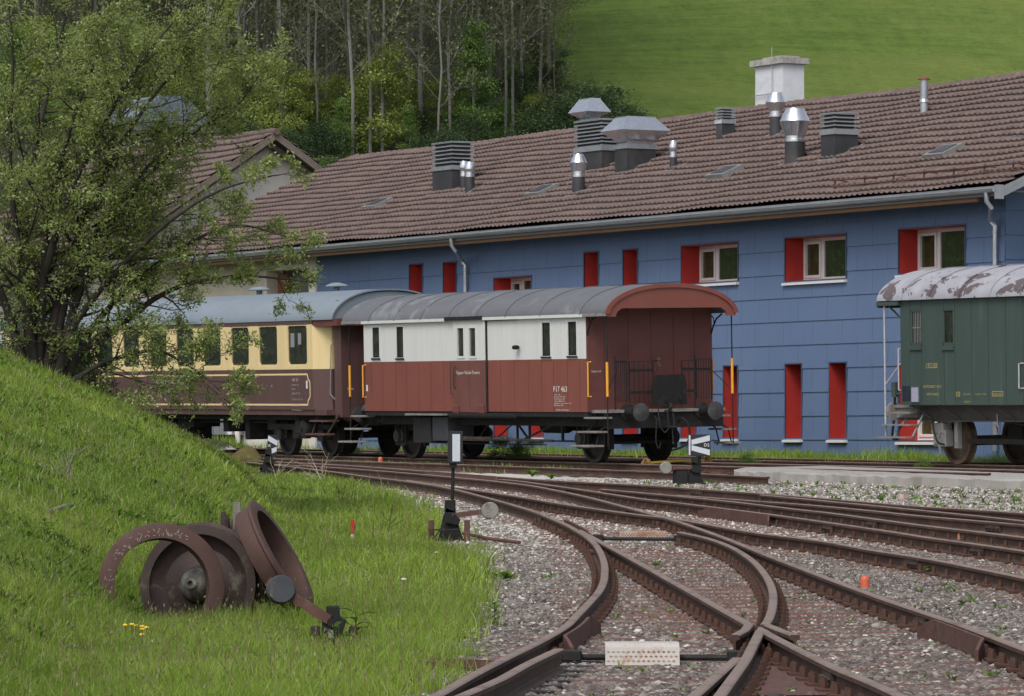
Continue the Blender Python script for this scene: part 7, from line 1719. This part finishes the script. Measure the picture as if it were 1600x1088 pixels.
# fallen branch in the grass
for (a, b, r, lab) in (((70, 945), (130, 925), .022, 'short weathered branch lying in the grass left of the scrapped wheels'), ((285, 1079), (360, 1052), .016, 'long thin pale stick lying in the foreground grass')):
    p, q = gp(*a), gp(*b); p.z = gz_at(p.x, p.y) + .05; q.z = gz_at(q.x, q.y) + .07; mb = MB(); mb.tube([Vector((0, 0, 0)), (q - p) * .5 + Vector((0, .02, .02)), q - p], [r, r * .9, r * .5], 7); o = mb.build('fallen_branch', M['wood_post'], None, lab, M=Matrix.Translation(p)); o['category'] = 'branch'
# leafy plants one can point at
def leafy(px, py, n, L, W_, label, name='leafy_plant', up=.8, mat=None, stem=None, dz=-.155):
    g = gp(px, py, dz); g = Vector((g.x, g.y, gz_at(g.x, g.y))); e = empty(name, Matrix.Translation(g), label, 'plant'); V, FL = [], []
    for k in range(n):
        az = k * 2.4 + rnd.uniform(-.3, .3); el = up * rnd.uniform(.5, 1.3); d = Vector((math.cos(az), math.sin(az), el)).normalized(); l = L * rnd.uniform(.65, 1.1); S = d.cross(Vector((0, 0, 1))).normalized(); base = Vector((0, 0, 0)) if not stem else Vector((0, 0, stem * k / n))
        pr = [(0, .15), (.25, .7), (.5, 1), (.75, .75), (1, .05)]; b = len(V)
        for f, w in pr:
            c = base + d * l * f - Vector((0, 0, 1)) * l * .45 * f * f; fold = Vector((0, 0, .12 * w * W_))
            V += [tuple(c - S * W_ * w * .5 + fold), tuple(c), tuple(c + S * W_ * w * .5 + fold)]
        for i in range(4):
            for j in range(2): FL.append((b + 3 * i + j, b + 3 * i + j + 1, b + 3 * i + 4 + j, b + 3 * i + 3 + j))
    leaf_obj('leaves', V, np.array(FL), np.full(len(V), .5) + .25 * (rng.random(len(V)) - .5), mat or M['weed'], e)
    if stem: mb = MB(); mb.cyl((0, 0, 0), (0, 0, stem), .006, .003, 5); mb.build('stem', mat or M['weed'], e)
leafy(1468, 897, 22, .26, .10, 'bright green dock plant against the rail at the right', up=1.1)
leafy(522, 1040, 12, .22, .045, 'dark green lance leaved plant below the foreground lever', stem=.25, mat=M['leaf_dark']); leafy(556, 1004, 10, .2, .05, 'smaller lance leaved plant behind the right stub post of the lever', stem=.22, mat=M['leaf_dark'])
leafy(705, 1000, 26, .30, .06, 'flat spreading green rosette where the grass meets the ballast at the bottom', up=.6); leafy(773, 978, 18, .16, .04, 'upright leafy weed alone in the ballast left of the curved rail', stem=.2, up=.9)
leafy(790, 905, 16, .30, .05, 'pale green long leaved weed in the gravel beyond the point rod', up=1.2); leafy(765, 900, 9, .22, .05, 'small pale weed next to the long leaved one in the gravel', up=1.0)
leafy(1024, 884, 20, .10, .03, 'low mossy weed tuft between the turnout rails', up=.9); leafy(1100, 868, 16, .09, .03, 'small yellow green weed tuft at the switch blade', up=.9); leafy(1185, 892, 14, .12, .03, 'weed tuft inside the curved rail at the right', up=.8); leafy(1232, 936, 16, .12, .03, 'brownish green weed tuft right of the curved rail', up=.7)
leafy(1360, 925, 8, .08, .03, 'tiny green weed beside the nearest orange marker', up=.9); leafy(832, 744, 26, .32, .06, 'bushy green weed between the rails below the van', up=1.6, dz=-.15); leafy(862, 748, 18, .25, .05, 'lower green weed right of the bushy one below the van', up=1.4, dz=-.15)
leafy(70, 965, 16, .16, .05, 'clump of bramble like leaves in the grass at the left', stem=.18)
# flowers
def flower(px, py, mat, label, group, r=.014, h=.2):
    g = gp(px, py, -.155 + h); g = Vector((g.x, g.y, g.z - h)); e = empty('flower', Matrix.Translation(g), label, 'flower', group)
    mb = MB(); mb.cyl((0, 0, -.05), (0, 0, h), .003, .002, 4); mb.build('stem', M['weed'], e); mb = MB()
    for k in range(6): a = k * math.pi / 3; c = Vector((math.cos(a) * r * .6, math.sin(a) * r * .6, h + .004)); mb.lathe([(0, 0), (r * .5, .004), (r * .45, .012), (0, .014)], c, (math.cos(a) * .5, math.sin(a) * .5 - .6, 1), 6)
    mb.lathe([(0, .0), (r * .55, .006), (r * .4, .02), (0, .024)], (0, 0, h), (0, -.5, 1), 8); mb.build('blossom', mat, e)
M['petal'] = pm('buttercup_petals', (.75, .50, .02), .08, 20, .4, 0, 0); M['fluff'] = pm('dandelion_fluff', (.55, .54, .5), .1, 20, .9, 0, .3, 200)
for px, py in ((196, 979), (206, 978), (212, 980), (222, 981), (222.5, 985.5), (229, 983), (222, 994)): flower(px, py, M['petal'], 'yellow buttercup in the little patch in front of the upright tyre', 'buttercups in front of the tyre')
flower(58, 965, M['petal'], 'single yellow flower in the grass near the left edge', None); flower(631, 907, M['fluff'], 'white dandelion clock in the middle of the grass', None, .022); flower(682, 865, M['fluff'], 'white seed head in the grass below the tall signal', None, .015)
# exhaust of details: paler stones
# ------------------------------------------------------------------ camera, light
cam = bpy.data.cameras.new('Camera'); co = bpy.data.objects.new('Camera', cam); link(co)
co.location = (0, 0, EYE); co.rotation_euler = (math.radians(90), 0, 0)
cam.sensor_fit = 'HORIZONTAL'; cam.sensor_width = 36; cam.lens = 36 * F / 1600; cam.shift_y = (HY - 544) / 1600; cam.clip_start = .5; cam.clip_end = 3000
SC.camera = co
w = bpy.data.worlds.new('World'); SC.world = w; w.use_nodes = True
bg = w.node_tree.nodes['Background']; sky = w.node_tree.nodes.new('ShaderNodeTexSky'); sky.sky_type = 'NISHITA'; sky.sun_disc = False
SUN_EL, SUN_AZ = math.radians(52), math.radians(205)     # azimuth measured clockwise from +Y: behind the camera, a little left
sky.sun_elevation = SUN_EL; sky.sun_rotation = SUN_AZ; sky.air_density = 1.0; sky.dust_density = 3.0; sky.ozone_density = 1.0
hs = w.node_tree.nodes.new('ShaderNodeHueSaturation'); hs.inputs['Saturation'].default_value = .45; w.node_tree.links.new(sky.outputs[0], hs.inputs['Color']); w.node_tree.links.new(hs.outputs[0], bg.inputs['Color']); bg.inputs['Strength'].default_value = .13
s = bpy.data.lights.new('Sun', 'SUN'); s.energy = 1.4; s.angle = math.radians(30); s.color = (1, .965, .92)
so = bpy.data.objects.new('Sun', s); link(so)
dv = Vector((math.sin(SUN_AZ) * math.cos(SUN_EL), math.cos(SUN_AZ) * math.cos(SUN_EL), math.sin(SUN_EL)))
so.rotation_euler = dv.to_track_quat('Z', 'Y').to_euler()
SC.view_settings.view_transform = 'Standard'; SC.view_settings.look = 'None'; SC.view_settings.exposure = 0.5; SC.view_settings.gamma = 1
